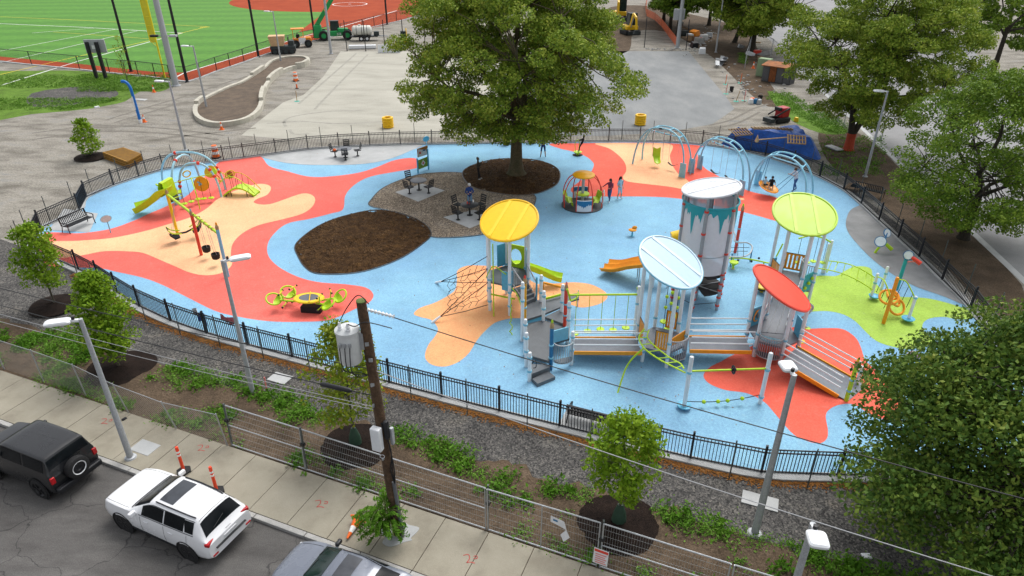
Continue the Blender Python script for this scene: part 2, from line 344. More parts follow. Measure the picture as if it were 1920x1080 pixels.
P_PEACHL = [(150, 452), (209, 447), (268, 435), (316, 421), (357, 408), (387, 392), (408, 374), (431, 362), (476, 347), (497, 346), (508, 352), (502, 365), (482, 374), (476, 380), (488, 384), (508, 383), (535, 374), (565, 364), (582, 365), (591, 374), (585, 389), (565, 402), (529, 412), (485, 423), (455, 438), (437, 457), (433, 478), (435, 497), (417, 512), (387, 517), (357, 512), (328, 500), (298, 487), (268, 475), (239, 472), (194, 472), (150, 480), (92, 484), (90, 456)]
P_ORNET = [(858, 508), (876, 499), (911, 499), (960, 503), (1005, 532), (1044, 532), (1076, 530), (1108, 534), (1132, 546), (1139, 557), (1129, 568), (1108, 575), (1087, 577), (1058, 571), (1020, 590), (978, 597), (956, 598), (928, 606), (907, 624), (893, 641), (879, 663), (858, 680), (833, 688), (809, 684), (797, 670), (803, 648), (816, 631), (821, 617), (809, 601), (788, 595), (776, 589), (788, 578), (816, 568), (840, 555), (854, 543), (857, 525)]
P_REDF = [(1373, 667), (1353, 678), (1330, 690), (1319, 705), (1330, 720), (1360, 732), (1400, 738), (1432, 754), (1450, 773), (1467, 793), (1490, 817), (1517, 829), (1537, 832), (1550, 823), (1552, 807), (1548, 780), (1557, 767), (1577, 759), (1603, 760), (1640, 782), (1680, 785), (1690, 750), (1647, 700), (1623, 677), (1613, 650), (1603, 633), (1580, 618), (1550, 616), (1513, 617), (1483, 615), (1430, 640)]
P_GREEN = [(1533, 518), (1567, 518), (1583, 509), (1600, 501), (1619, 500), (1633, 505), (1637, 520), (1650, 540), (1683, 556), (1717, 558), (1750, 562), (1800, 576), (1835, 592), (1800, 600), (1770, 595), (1743, 598), (1730, 608), (1733, 623), (1750, 640), (1730, 652), (1700, 655), (1670, 650), (1643, 640), (1623, 623), (1603, 603), (1580, 590), (1550, 584), (1517, 585), (1488, 582), (1475, 560), (1500, 530)]
P_REDR = [(1031, 270), (1050, 279), (1072, 284), (1097, 293), (1111, 304), (1113, 312), (1105, 327), (1085, 342), (1070, 356), (1085, 367), (1128, 369), (1211, 369), (1274, 373), (1330, 384), (1381, 395), (1420, 405), (1451, 414), (1490, 425), (1512, 412), (1465, 375), (1409, 360), (1380, 348), (1342, 328), (1321, 315), (1309, 296), (1309, 280), (1316, 274), (1256, 269), (1199, 268), (1141, 268), (1090, 269)]
P_PEACHR = [(1117, 269), (1142, 279), (1161, 293), (1172, 307), (1174, 321), (1168, 332), (1172, 339), (1189, 343), (1250, 350), (1283, 355), (1295, 348), (1288, 338), (1274, 329), (1261, 311), (1256, 293), (1258, 271), (1199, 269)]
patch('red_rubber', RB_RED, smooth(GP(P_REDL)), .024); patch('peach_rubber', RB_PEACH, smooth(GP(P_PEACHL)), .028)
patch('orange_rubber', RB_ORANGE, smooth(GP(P_ORNET)), .024); patch('red_rubber', RB_RED2, smooth(GP(P_REDF)), .024)
patch('green_rubber', RB_GREEN, smooth(GP(P_GREEN)), .024); patch('red_rubber', RB_RED2, smooth(GP(P_REDR)), .024); patch('peach_rubber', RB_PEACH, smooth(GP(P_PEACHR)), .028)
for c_ in [(1165, 392, 3), (1390, 374, 4)]: pass
# --- concrete pads, gravel and mulch inside the fence
P_PADT = [(488, 293), (520, 303), (565, 309), (634, 310), (690, 307), (733, 298), (768, 284), (792, 272.5), (751, 273), (694, 275), (636, 278), (578, 282), (518, 290)]
P_PADR = [(1611, 386), (1594, 395), (1586, 415), (1589, 434), (1608, 459), (1639, 490), (1678, 518), (1719, 539), (1770, 557), (1830, 583), (1818, 580), (1765, 528), (1722, 485), (1683, 449), (1647, 416), (1614, 385)]
patch('concrete_pad', CONCP, smooth(GP(P_PADT), 4), .032); patch('concrete_pad', CONCD, smooth(GP(P_PADR), 4), .032)
patch('concrete_pad', CONCP, GP([(120, 392), (184, 401), (168, 436), (92, 432)]), .032)
P_PEAG = [(693, 385), (698, 372), (717, 353), (749, 338), (787, 327), (830, 323), (866, 324), (905, 330), (960, 345), (1000, 364), (1002, 382), (985, 408), (950, 428), (902, 440), (849, 445), (808, 443), (795, 425), (765, 405), (730, 395)]
patch('pea_gravel', PEAG, smooth(GP(P_PEAG)), .026)
for q in ([(741, 361), (792, 345), (834, 358), (784, 379)], [(831, 408), (889, 394), (928, 409), (881, 429)]): patch('concrete_pad', CONCD if 0 else CONCP, GP(q), .034)
def mound(name, mt, poly, z0, h, amp=.02, seed=0, rings=10, flat=1.5):
    rnd = random.Random(seed); n = len(poly); c = sum(poly, Vector()) / n; c.z = 0; vs = []; fs = []
    for k in range(rings):
        f = 1 - k / rings
        for p in poly:
            q = c + (Vector((p.x, p.y, 0)) - c) * f; q.z = z0 + h * (1 - f ** flat) + (rnd.uniform(-amp, amp) if k else 0); vs.append(q)
    vs.append(c + Vector((0, 0, z0 + h)))
    for k in range(rings - 1):
        for i in range(n): j = (i + 1) % n; fs.append((k * n + i, k * n + j, (k + 1) * n + j, (k + 1) * n + i))
    for i in range(n): fs.append(((rings - 1) * n + i, (rings - 1) * n + (i + 1) % n, rings * n))
    m = MB(); m.add(vs, fs); return m
P_OVT = [(867, 326), (880, 312), (919, 300), (961, 297), (1006, 300), (1039, 311), (1050, 326), (1044, 345), (1019, 359), (994, 365), (956, 365), (911, 358), (881, 347)]
P_OVL = [(553, 463), (564, 447), (594, 425), (634, 408), (696, 394), (741, 397), (776, 408), (800, 423), (808, 440), (792, 457), (755, 482), (712, 500), (669, 511), (621, 514), (588, 511), (570, 498), (560, 482)]
struct(mound('mulch_bed', MULCH, smooth(GP(P_OVT), 5), .03, .14, .03, 1, 14).o('mulch_bed', MULCH)); struct(mound('mulch_bed', MULCH, smooth(GP(P_OVL), 5), .03, .16, .03, 2, 18).o('mulch_bed', MULCH))
for pl in (P_OVT, P_OVL, P_PEAG):                                # steel edging round the beds
    e = smooth(GP(pl, .046), 5); m = MB(); A_, B_ = ring(e, .045, -.02); k_ = len(e)
    m.add(A_ + B_, [(i, (i + 1) % k_, k_ + (i + 1) % k_, k_ + i) for i in range(k_)]); struct(m.o('bed_edging', BLACK, sm=False))
# --- building site behind
P_COURT = [(639, 96), (606, 144), (569, 178), (531, 192), (492, 222), (452, 254), (560, 262), (700, 258), (960, 256), (965, 96)]
P_COURT2 = [(965, 96), (960, 256), (1130, 255), (1250, 248), (1335, 233), (1352, 222), (1377, 204), (1361, 181), (1330, 144), (1291, 96)]
patch('stone_dust_court', COURT, GP(P_COURT), .004); patch('binder_court', COURT2, smooth(GP(P_COURT2), 1), .006)
TYM = mat('tyre_marks', (.31, .30, .26), .95, .2, 2)
def tyre_mark(pts, w_=.28, mt=TYM):
    P = smooth([G(*p) for p in pts], 8, False); A, B = [], []
    for i in range(len(P)):
        d = (P[min(i + 1, len(P) - 1)] - P[max(i - 1, 0)]).normalized(); nn = Vector((-d.y, d.x, 0)) * w_ / 2; A.append(Vector((*(P[i] + nn).xy, .0095))); B.append(Vector((*(P[i] - nn).xy, .0095)))
    struct(MB().strip(A, B).o('tyre_mark', mt, sm=False))
for pts in ([(536, 238), (533, 228), (545, 220), (575, 214), (620, 209), (680, 207)], [(543, 243), (552, 252), (580, 250)], [(560, 195), (600, 160), (640, 125), (668, 100)], [(590, 205), (625, 168), (662, 130), (690, 102)], [(500, 232), (560, 228), (640, 232), (720, 228)]): tyre_mark(pts)
TYD = mat('tyre_ruts', (.17, .155, .13), .95, .25, 2)
for pts in ([(60, 250), (180, 236), (300, 240), (420, 254)], [(60, 262), (180, 247), (300, 250), (410, 262)], [(200, 225), (280, 200), (350, 180), (440, 150), (520, 128), (600, 108)], [(215, 230), (295, 206), (352, 190)], [(300, 260), (400, 249), (480, 240)], [(1330, 235), (1370, 225), (1410, 205), (1440, 195)], [(1345, 240), (1385, 230), (1425, 210)]): tyre_mark(pts, .3, TYD)
# --- ball field
def fl(pts, wd, mt, z, name='field_line', closed=False):
    P = GP(pts); A, B = [], []
    for i in range(len(P)):
        if closed: d = P[(i + 1) % len(P)] - P[i - 1]
        else: d = P[min(i + 1, len(P) - 1)] - P[max(i - 1, 0)]
        d.normalize(); nn = Vector((-d.y, d.x, 0)) * wd / 2; A.append(Vector((*(P[i] + nn).xy, z))); B.append(Vector((*(P[i] - nn).xy, z)))
    if closed: A.append(A[0]); B.append(B[0])
    return struct(MB().strip(A, B).o(name, mt, sm=False))
patch('clay_track', CLAY, GP([(-600, 60), (0, 113), (150, 131), (292, 146), (351, 154), (485, 107), (560, 84), (726, 46), (870, 0), (1000, -60), (700, -120), (-500, -110)]), .004)
patch('turf_field', TURF, GP([(-600, 50), (0, 106), (150, 120), (289, 135), (346, 136), (483, 94), (560, 70), (640, 46), (800, 0), (820, -80), (500, -110), (-500, -100)]), .008)
ic = G(640, -2); icr = (G(458, 22) - ic).length
patch('clay_infield', CLAY, [ic + Vector((math.cos(t) * 25, math.sin(t) * 25, 0)) for t in [i * math.pi / 36 for i in range(72)]], .012)
patch('clay_infield', CLAY, GP([(560, 60), (640, 46), (744, 16), (820, -10), (640, 0)]), .0125)
pc0 = G(656, 8); fl([], 0, LINEW, 0) if 0 else None
m = MB(); A_ = [pc0 + Vector((math.cos(i * math.pi / 20) * 3.6, math.sin(i * math.pi / 20) * 3.6, .02)) for i in range(41)]; B_ = [pc0 + Vector((math.cos(i * math.pi / 20) * 3.85, math.sin(i * math.pi / 20) * 3.85, .02)) for i in range(41)]
struct(m.strip(A_, B_).o('pitching_circle', LINEW, sm=False)); struct(MB().box(pc0 + Vector((0, 0, .03)), (.6, .25, .03)).o('pitching_plate', LINEW, sm=False))
fl([(330, 145), (345, 137), (483, 95), (560, 71), (640, 50), (744, 20)], .25, LINEW, .018)
fl([(-100, 192), (150, 114), (342, 62)], .22, LINEW, .016); fl([(-100, 40), (150, 51), (342, 62)], .22, LINEW, .016)
for a, b in (((0, 96), (216, 55)), ((0, 118), (258, 58)), ((60, 62), (180, 52.5))): fl([a, b], .14, LINEW, .016)
fl([(-100, 27), (150, 38), (389, 50)], .16, LINEY, .016); fl([(389, 50), (300, 72), (150, 105), (0, 140)], .16, LINEY, .0165); fl([(100, 60), (282, 73)], .12, LINEY, .0165)
m = MB(); 
for i in range(4): 
    a = G(384, 51) + Vector((math.cos(i * 1.57 + .4) * .8, math.sin(i * 1.57 + .4) * .8, .02)); b = G(384, 51) + Vector((math.cos((i + 1) * 1.57 + .4) * .8, math.sin((i + 1) * 1.57 + .4) * .8, .02)); m.bar(a, b, .14, .005)
struct(m.o('field_line', LINEY, sm=False))
patch('grass', GRASSB, smooth(GP([(-60, 140), (60, 133), (150, 133), (240, 142), (300, 150), (322, 160), (300, 172), (262, 172), (235, 190), (190, 200), (150, 206), (60, 214), (-60, 225)]), 3), .006)
patch('gravel_patch', GRAV, smooth(GP([(60, 175), (150, 162), (205, 165), (222, 178), (185, 190), (150, 196), (60, 200)]), 3), .012)
# --- right side: dirt verge, far street
patch('side_street', ASPH2, GP([(1405, 40), (1475, 106), (1566, 190), (1640, 259), (1920, 520), (2300, 874), (2600, 800), (2200, 420), (1760, 40), (1560, -80), (1400, -120), (1330, -90)]), .004)
patch('side_pavement', CONCP, GP([(1475, 112), (1566, 197), (1640, 267), (1915, 529), (2285, 884), (2300, 874), (1920, 520), (1640, 259), (1566, 190), (1475, 106)]), .012)
patch('bare_soil', SOIL, smooth(GP([(1535, 248), (1575, 238), (1600, 245), (1640, 270), (1700, 328), (1790, 413), (1915, 533), (1905, 600), (1850, 580), (1780, 508), (1700, 425), (1640, 372), (1575, 325), (1545, 290)]), 3), .006)
patch('bare_soil', SOIL, smooth(GP([(1310, 30), (1400, 60), (1440, 150), (1470, 190), (1440, 200), (1400, 170), (1360, 130), (1325, 100), (1250, 60), (1190, 60), (1180, 95), (1140, 90), (1130, 20), (1200, 10)]), 3), .006)
patch('grass', GRASSB, smooth(GP([(1440, 172), (1475, 182), (1520, 215), (1565, 232), (1590, 248), (1550, 252), (1500, 235), (1465, 210)]), 3), .012)
patch('gravel_patch', GRAV, smooth(GP([(1590, 365), (1625, 392), (1700, 450), (1760, 500), (1780, 515), (1765, 495), (1690, 425), (1630, 380), (1600, 360)]), 3), .012)
# --- street side: road, kerb stones, pavement slabs, soil strip, gravel strip
struct(MB().sheet([S(-60, -30), S(60, -30), S(60, -.02), S(-60, -.02)], .004).o('road', ASPH, sm=False))
kb = bpy.data.objects.new('kerb', None); COL.objects.link(kb); kb['kind'] = 'structure'; OFF[kb] = Vector((0, 0, 0)); rnd = random.Random(5)
a = -30.0
while a < 40:
    L = rnd.uniform(1.7, 2.6); p = S(a + L / 2, -.085, .055); MB().box(p, (L - .025, .17 + rnd.uniform(-.008, .008), .13 + rnd.uniform(-.006, .006)), rz(KANG)).o('kerb_stone', KERBM, kb, sm=False, bevel=.012); a += L
pv = bpy.data.objects.new('pavement', None); COL.objects.link(pv); pv['kind'] = 'structure'; OFF[pv] = Vector((0, 0, 0))
struct(MB().sheet([S(-60, 0), S(60, 0), S(60, 2.3), S(-60, 2.3)], .09).o('pavement_bed', SOIL, sm=False))
for i in range(-18, 26):
    a = i * 1.52 + .36; L = 1.52
    MB().box(S(a + L / 2, 1.085, .062 + rnd.uniform(-.003, .003)), (L - .022, 2.13, .12), rz(KANG) @ Matrix.Rotation(rnd.uniform(-.002, .002), 3, 'X')).o('paving_slab', CONC, pv, sm=False, bevel=.006)
def terrain(a0, a1, b0, b1, da, z, amp, seed, edge=0):
    rnd = random.Random(seed); na = int((a1 - a0) / da); nb = max(2, int((b1 - b0) / da)); rows = []
    from mathutils import noise
    for j in range(nb + 1):
        row = []
        for i in range(na + 1):
            aa = a0 + (a1 - a0) * i / na; bb = b0 + (b1 - b0) * j / nb
            h = z + amp * (noise.noise(Vector((aa * .9, bb * .9, seed))) + .5 * noise.noise(Vector((aa * 2.7, bb * 2.7, seed))))
            if edge and j == nb: bb += edge * (noise.noise(Vector((aa * .7, 3, seed))) + .5 * noise.noise(Vector((aa * 2.1, 5, seed)))); h = .03
            row.append(S(aa, bb, max(h, .012)))
        rows.append(row)
    return MB().grid(rows)
struct(MB().sheet([S(-45, 2.2), S(45, 2.2), S(45, 20), S(24, 10), S(19, 7.8), S(-3, 7.7), S(-20, 11), S(-45, 14)], .008).o('gravel_strip', GRAV, sm=False))
struct(terrain(-40, 42, 2.17, 5.15, .22, .10, .05, 3, .55).o('soil_strip', SOIL))
# sprayed utility marks on the pavement
def spray(a, b, sc=1.0, rot=0):
    c = S(a, b, .12); d0 = KANG + rot; t = thing('spray_mark', '', 'marking', c)
    def st(pts):
        m = MB()
        P = [c + Vector((math.cos(d0) * x - math.sin(d0) * y, math.sin(d0) * x + math.cos(d0) * y, 0)) * sc for x, y in pts]; P = smooth(P, 4, False)
        for p, q in zip(P, P[1:]):
            d = (q - p).normalized(); nn = Vector((-d.y, d.x, 0)) * .016; m.add([(*(p + nn).xy, .1275), (*(q + nn).xy, .1275), (*(q - nn).xy, .1275), (*(p - nn).xy, .1275)], [(0, 3, 2, 1)])
        m.o('stroke', SPRAY, t, sm=False)
    st([(-.28, .05), (-.12, .16), (0, .02), (-.02, -.2)]); st([(-.02, -.2), (.1, -.12), (.28, -.1)]); st([(.1, .16), (.2, .22), (.26, .12), (.14, .08)])
SPRAYS = [(G(197, 790, .12), 'red sprayed mark on the pavement left of the street lamp'), (G(378, 840, .12), 'red sprayed mark on the pavement beside the chain-link fence end'), (G(600, 945, .12), 'red sprayed mark on the pavement slab left of the utility pole'), (G(880, 1048, .12), 'red sprayed mark on the pavement right of the utility pole')]
for p, lb in SPRAYS:
    q = p - KA; before = set(bpy.data.objects); spray(q.dot(KU), q.dot(KN), .8)
    for o in set(bpy.data.objects) - before:
      if o.parent is None: o['label'] = lb; o['group'] = 'spray marks on the pavement'
mh = [(272, 839, 'pale rectangular cover plate in the pavement beside the leaning lamp pole'), (525, 709, 'pale rectangular cover slab lying in the grey gravel strip'), (1425, 939, 'pale slab in the gravel behind the grey lamp pole')]
for x, y, lb in mh:
    z = .125 if y > 800 and x < 500 else .03
    tag(MB().box(G(x, y, z), (.9 if x != 1425 else 1.15, .6, .03), rz(KANG)).o('cover_plate', CONCP, sm=False, bevel=.01), lb, 'cover plate', 'cover plates')
# ================================================================ play equipment
def topz(p, ty):
    v = -(ty - 540) / CF; return CH + p.y * (v * _c - _s) / (_c + v * _s)
def upto(base, ty, z0=0):                     # ground point and the height its top reaches
    p = G(base[0], base[1], z0); return Vector((p.x, p.y, 0)), topz(p, ty)
def post(par, p, h, mt=WHITE, r=.078, dome=True, clamps=(), name='post', cm=None):
    p = Vector(p); z0 = p.z
    prof = [(r, z0), (r, h - r * .7)] + ([(r * .85, h - r * .25), (r * .45, h), (1e-6, h + .004)] if dome else [(r, h)])
    o = MB().lathe(prof, (p.x, p.y, 0), 12).o(name, mt, par)
    for c in clamps: MB().lathe([(r + .004, c - .05), (r + .026, c - .04), (r + .026, c + .04), (r + .004, c + .05)], (p.x, p.y, 0), 12, cap=False).o('clamp', cm or PLBLUE, o)
    return o
def pencil(par, p, h, mt, tipm, r=.085, cl_=True):
    o = MB().lathe([(r, 0), (r, h - .3)], (p.x, p.y, p.z), 8).o('pencil_post', mt, par)
    MB().lathe([(r + .006, h - .42), (r + .006, h - .3), (r * .45, h - .12)], (p.x, p.y, p.z), 8).o('sharpened_wood', WOOD, o)
    MB().lathe([(r * .62, h - .2), (r * .6, h - .08), (1e-6, h)], (p.x, p.y, p.z), 8).o('pencil_tip', tipm, o)
    for c in (h * .25, h * .5) if cl_ else (): MB().lathe([(r + .004, c - .04), (r + .022, c - .03), (r + .022, c + .03), (r + .004, c + .04)], (p.x, p.y, p.z), 12).o('clamp', PLBLUE, o)
    return o
def nrm_mat(n):
    n = Vector(n).normalized(); x = Vector((0, 1, 0)).cross(n).normalized(); return Matrix((x, n.cross(x), n)).transposed()
def roof(par, c, n, rad, mt, ribm, ribs=2, rang=0.0, edge=None):
    M = nrm_mat(n); c = Vector(c)
    o = MB().lathe([(1e-6, .03), (rad * .6, .028), (rad * .93, .015), (rad * .945, .045), (rad, .035), (rad * 1.005, -.03), (rad * .97, -.055), (1e-6, -.04)], c, 48, M).o('roof', mt, par)
    m = MB(); m.lathe([(rad * .935, .016), (rad * .95, .052), (rad * .975, .05), (rad * .985, .02)], c, 48, M, cap=False); m.o('roof_rim', edge or ribm, o)
    for k in range(ribs):
        y = 0 if ribs == 1 else (-.34 + .68 * k / (ribs - 1)) * rad; L = math.sqrt((rad * .93) ** 2 - y * y); ca, sa = math.cos(rang), math.sin(rang)
        MB().box(c + M @ Vector((-sa * y, ca * y, .035)), (2 * L, .16, .02), M @ rz(rang)).o('roof_rib', ribm, o, sm=False)
    return o
def hexc(c, r, a): return [Vector((c[0] + r * math.cos(a + i * math.pi / 3), c[1] + r * math.sin(a + i * math.pi / 3), 0)) for i in range(6)]
def tower_posts(par, cs, c, n, clamps, mt=WHITE, cm=None):
    n = Vector(n); c = Vector(c)
    for p in cs: post(par, p, c.z - (n.x * (p.x - c.x) + n.y * (p.y - c.y)) / n.z - .03, mt, .082, False, clamps, cm=cm)
def slat_panel(par, p, q, z0, z1, mt=ORG, k=5):
    p = Vector(p); q = Vector(q); d = (q - p).normalized(); w_ = (q - p).length
    f = MB().tube(smooth([Vector((*(p).xy, z0)), Vector((*p.xy, z1)), Vector((*q.xy, z1)), Vector((*q.xy, z0))], 1), .02, 6, True).o('panel_frame', BLACK, par)
    for i in range(k):
        a = p + d * w_ * (i + .5) / k; MB().box((a.x, a.y, (z0 + z1) / 2), (w_ / k * .62, .03, z1 - z0 - .03), rz(math.atan2(d.y, d.x))).o('panel_slat', mt, f, sm=False)
    for z in (z0 + .05, z1 - .05): MB().box(((p + q) / 2).xy.to_3d() + Vector((0, 0, z)), (w_ - .03, .034, .07), rz(math.atan2(d.y, d.x))).o('panel_rail', mt, f, sm=False)
def barrel(par, p, q, z0, z1, bulge=.5, top=None, k=13):
    p = Vector(p); q = Vector(q); mid = (p + q) / 2; d = (q - p); L = d.length; d.normalize(); nn = Vector((d.y, -d.x, 0))
    if nn.y > 0: nn = -nn
    pts = [mid + d * (-math.cos(math.pi * i / k)) * L / 2 + nn * math.sin(math.pi * i / k) * bulge for i in range(k + 1)]
    m = MB().tube([Vector((*a.xy, z0)) for a in pts], .022, 6); f = m.o('barrel_rail', STEEL, par); MB().tube([Vector((*a.xy, z1)) for a in pts], .026, 6).o('barrel_rail', STEEL, par)
    for a in pts: MB().cyl((*a.xy, z0), (*a.xy, z1), .014, n=6).o('barrel_bar', STEEL, f)
    if top: MB().slab([Vector((*a.xy, z1 - .12)) for a in pts], .04).o('barrel_table', top, f, sm=False)
    MB().slab([Vector((*a.xy, z0 + .05)) for a in pts], .05).o('barrel_floor', DECK, f, sm=False)
def rails(par, a0, a1, b0, b1, zs, mt=WHITE):
    for (p, q) in ((a0, a1), (b0, b1)):
        for z in zs: MB().cyl(Vector(p) + Vector((0, 0, z)), Vector(q) + Vector((0, 0, z)), .028, n=6).o('hand_rail', mt, par)
def ramp(par, f0, f1, b0, b1, zs=(.38, .68, .98), rl=True):
    MB().slab([f0, f1, b1, b0], .08).o('ramp_deck', RAMPM, par, sm=False)
    for p, q in ((f0, f1), (b0, b1)):
        d = (Vector(q) - Vector(p)).normalized(); n = Vector((d.y, -d.x, 0)); n = n if n.y < 0 else -n
        if p is b0: n = -n
        MB().bar(Vector(p) + n * .035 + Vector((0, 0, -.02)), Vector(q) + n * .035 + Vector((0, 0, -.02)), .05, .17).o('ramp_fascia', ORG, par, sm=False)
    if rl: rails(par, f0, f1, b0, b1, zs)
def pod(par, p, ztop, r=.16, mt=LIME, name='pod', rope=ROPE, rr=.012):
    o = MB().lathe([(1e-6, -.07), (r * .45, -.06), (r, 0), (r * .92, .035), (1e-6, .05)], p, 14).o(name, mt, par)
    if ztop: MB().cyl(Vector(p) + Vector((0, 0, -.12)), (p[0], p[1], ztop), rr, n=5).o('hanging_rope', rope, o)
    return o
# ---------------- yellow-roofed tower with stair, slide and climbing poles
YN = (-.16, -.35, .92); YCtr = Vector((-.2, 29.1, 0))
yc = hexc(YCtr, 1.08, math.atan2(-.61, -.88))
t = thing('climbing_tower', 'tall play tower with round yellow roof and lime slide beside the rope net', 'play tower', YCtr)
RC = Vector((-.13, 29.03, 4.6)); tower_posts(t, yc, RC, YN, (.55, 1.3, 1.75)); YELR = mat('roof_yellow', (.90, .58, .006), .35, .05)
roof(t, RC, YN, 1.4, YELR, mat('roof_yellow_rib', (.93, .66, .03), .35, .04), 2, R(62), mat('roof_orange_edge', (.88, .45, .008), .35, .05))
MB().slab([Vector((*p.xy, 1.65)) for p in yc], .1).o('deck', DECK, t, sm=False)
def wall(par, p, q, z0, z1, mt, name='panel', th=.05, a=0., b=1.):
    p = Vector(p); q = Vector(q); P = p + (q - p) * a; Q = p + (q - p) * b; return MB().plate([(*P.xy, z0), (*Q.xy, z0), (*Q.xy, z1), (*P.xy, z1)], th).o(name, mt, par, sm=False)
wall(t, yc[0], yc[1], 1.35, 2.35, PBLUE, a=.62, b=.95); wall(t, yc[0], yc[5], 1.35, 2.9, PBLUE, a=.1, b=.8); wall(t, yc[5], yc[4], 1.7, 2.9, PBLUE, a=.5, b=.95)
wall(t, yc[1], yc[2], 1.3, 2.4, PBLUE, a=.03, b=.18); wall(t, yc[2], yc[3], 1.3, 2.9, PBLUE, a=.05, b=.9)
# lime slide hood with opening and chute
sp, sq = yc[4], yc[3]; d_ = (sq - sp); hood = MB()
rim = []; C_ = (sp + sq) / 2; du = d_.normalized(); W2 = d_.length / 2 - .06
inner = [C_ + du * math.cos(x) * .3 + Vector((0, 0, 2.25 + .42 * math.sin(x))) for x in [i * math.pi / 12 for i in range(24)]]
outer = [C_ + du * max(-W2, min(W2, math.cos(x) * W2 * 1.42)) + Vector((0, 0, 2.25 + max(-.62, min(.62, math.sin(x) * .88)))) for x in [i * math.pi / 12 for i in range(24)]]
nb = Vector((-du.y, du.x, 0)); nb = nb if nb.y > 0 else -nb
hood.add(inner + outer + [p + nb * .06 for p in inner] + [p + nb * .06 for p in outer], [(i, (i + 1) % 24, 24 + (i + 1) % 24, 24 + i) for i in range(24)] + [(48 + i, 72 + i, 72 + (i + 1) % 24, 48 + (i + 1) % 24) for i in range(24)] + [(i, 48 + i, 48 + (i + 1) % 24, (i + 1) % 24) for i in range(24)] + [(24 + i, 24 + (i + 1) % 24, 72 + (i + 1) % 24, 72 + i) for i in range(24)])
hd = hood.o('slide_hood', LIME, t)
def chute(par, path, wd, hs, mt, name='slide_chute', lips=1):
    rows = []; P = smooth(path, 6, False); K = 6 * lips
    for i in range(len(P)):
        d = P[min(i + 1, len(P) - 1)] - P[max(i - 1, 0)]; s_ = Vector((d.y, -d.x, 0)).normalized(); r_ = []
        up = s_.cross(d).normalized(); up = up if up.z > 0 else -up
        for k in range(K + 1):
            u = k / K * 2 - 1; ph = (k % 6) / 6 * 2 - 1 if k < K else 1; h = hs * (abs(ph) ** 3 if k % 6 or 1 else 1)
            r_.append(P[i] + s_ * u * wd / 2 + up * h)
        # underside returns the shell so that it has thickness
        r_ += [P[i] + s_ * wd / 2 * 1.06 + up * (hs - .03), P[i] + s_ * wd / 2 * .8 - up * .06, P[i] - s_ * wd / 2 * .8 - up * .06, P[i] - s_ * wd / 2 * 1.06 + up * (hs - .03), P[i] - s_ * wd / 2 + up * hs]
        rows.append(r_)
    return MB().grid(rows).o(name, mt, par)
chute(t, [C_ + Vector((0, 0, 1.68)), C_ + nb * .5 + Vector((.15, 0, 1.45)), C_ + nb * 1.0 + Vector((.7, 0, .95)), C_ + nb * 1.25 + Vector((1.35, 0, .5)), C_ + nb * 1.2 + Vector((1.9, 0, .38))], .6, .24, LIME)
# lime climbing poles
lp = G(926, 594); pc(t, 'climbing_pole', LIME, lp, lp + Vector((0, 0, 3.9)), .03); pt(t, 'climbing_arm', LIME, smooth([lp + Vector((-.35, .3, 2.0)), lp + Vector((0, 0, 2.75)), lp + Vector((.5, .1, 2.35)), yc[1] + Vector((-.1, .2, 2.1))], 5, False), .026, 6)
MB().bar(yc[0] + Vector((0, 0, .95)), yc[1] + Vector((.25, -.05, .95)), .06, .06).o('climbing_arm', LIME, t)
sp_ = G(958, 629); pt(t, 'spiral_pole', LIME, [sp_ + Vector((.07 * math.cos(a * 1.1) * (1 if a < 10 else .3), .07 * math.sin(a * 1.1) * (1 if a < 10 else .3), a * .08)) for a in range(26)], .026, 6)
pt(t, 'climbing_arm', LIME, smooth([yc[1] + Vector((.08, -.1, 1.6)), yc[1] + Vector((.35, -.3, 1.35)), yc[1] + Vector((.6, -.6, .8)), yc[1] + Vector((.95, -.75, .75))], 5, False), .024, 6)
# stair from the landing to the tower deck
UD = .82; st0 = [G(986, 572, UD), G(1006, 563, UD)]; sA = yc[1].lerp(yc[2], .12); sB = yc[1].lerp(yc[2], .88)
for k in range(5):
    f = (k + .0) / 4.6; g = (k + 1.15) / 4.6; z = UD + (1.65 - UD) * (k + 1) / 5
    P = [st0[0].lerp(sA, f), st0[1].lerp(sB, f), st0[1].lerp(sB, min(g, 1)), st0[0].lerp(sA, min(g, 1))]
    MB().slab([Vector((*p.xy, z)) for p in P], .19 if k < 4 else .1).o('stair_step', DECK, t, sm=False)
for e0, e1 in ((st0[0], sA), (st0[1], sB)):
    a = Vector((*e0.xy, UD + .95)); b = Vector((*e1.xy, 2.6)); rl = MB().bar(a, b, .04, .05).o('stair_rail', STEEL, t); MB().bar(a - Vector((0, 0, .85)), b - Vector((0, 0, .85)), .03, .05).o('stair_stringer', STEEL, t)
    for k in range(8):
        p = a.lerp(b, (k + .5) / 8); MB().cyl(p - Vector((0, 0, .85)), p, .011, n=5).o('stair_bar', STEEL, rl)
wall(t, st0[1], sB, UD, UD + 1.25, PBLUE, a=-.04, b=.08)
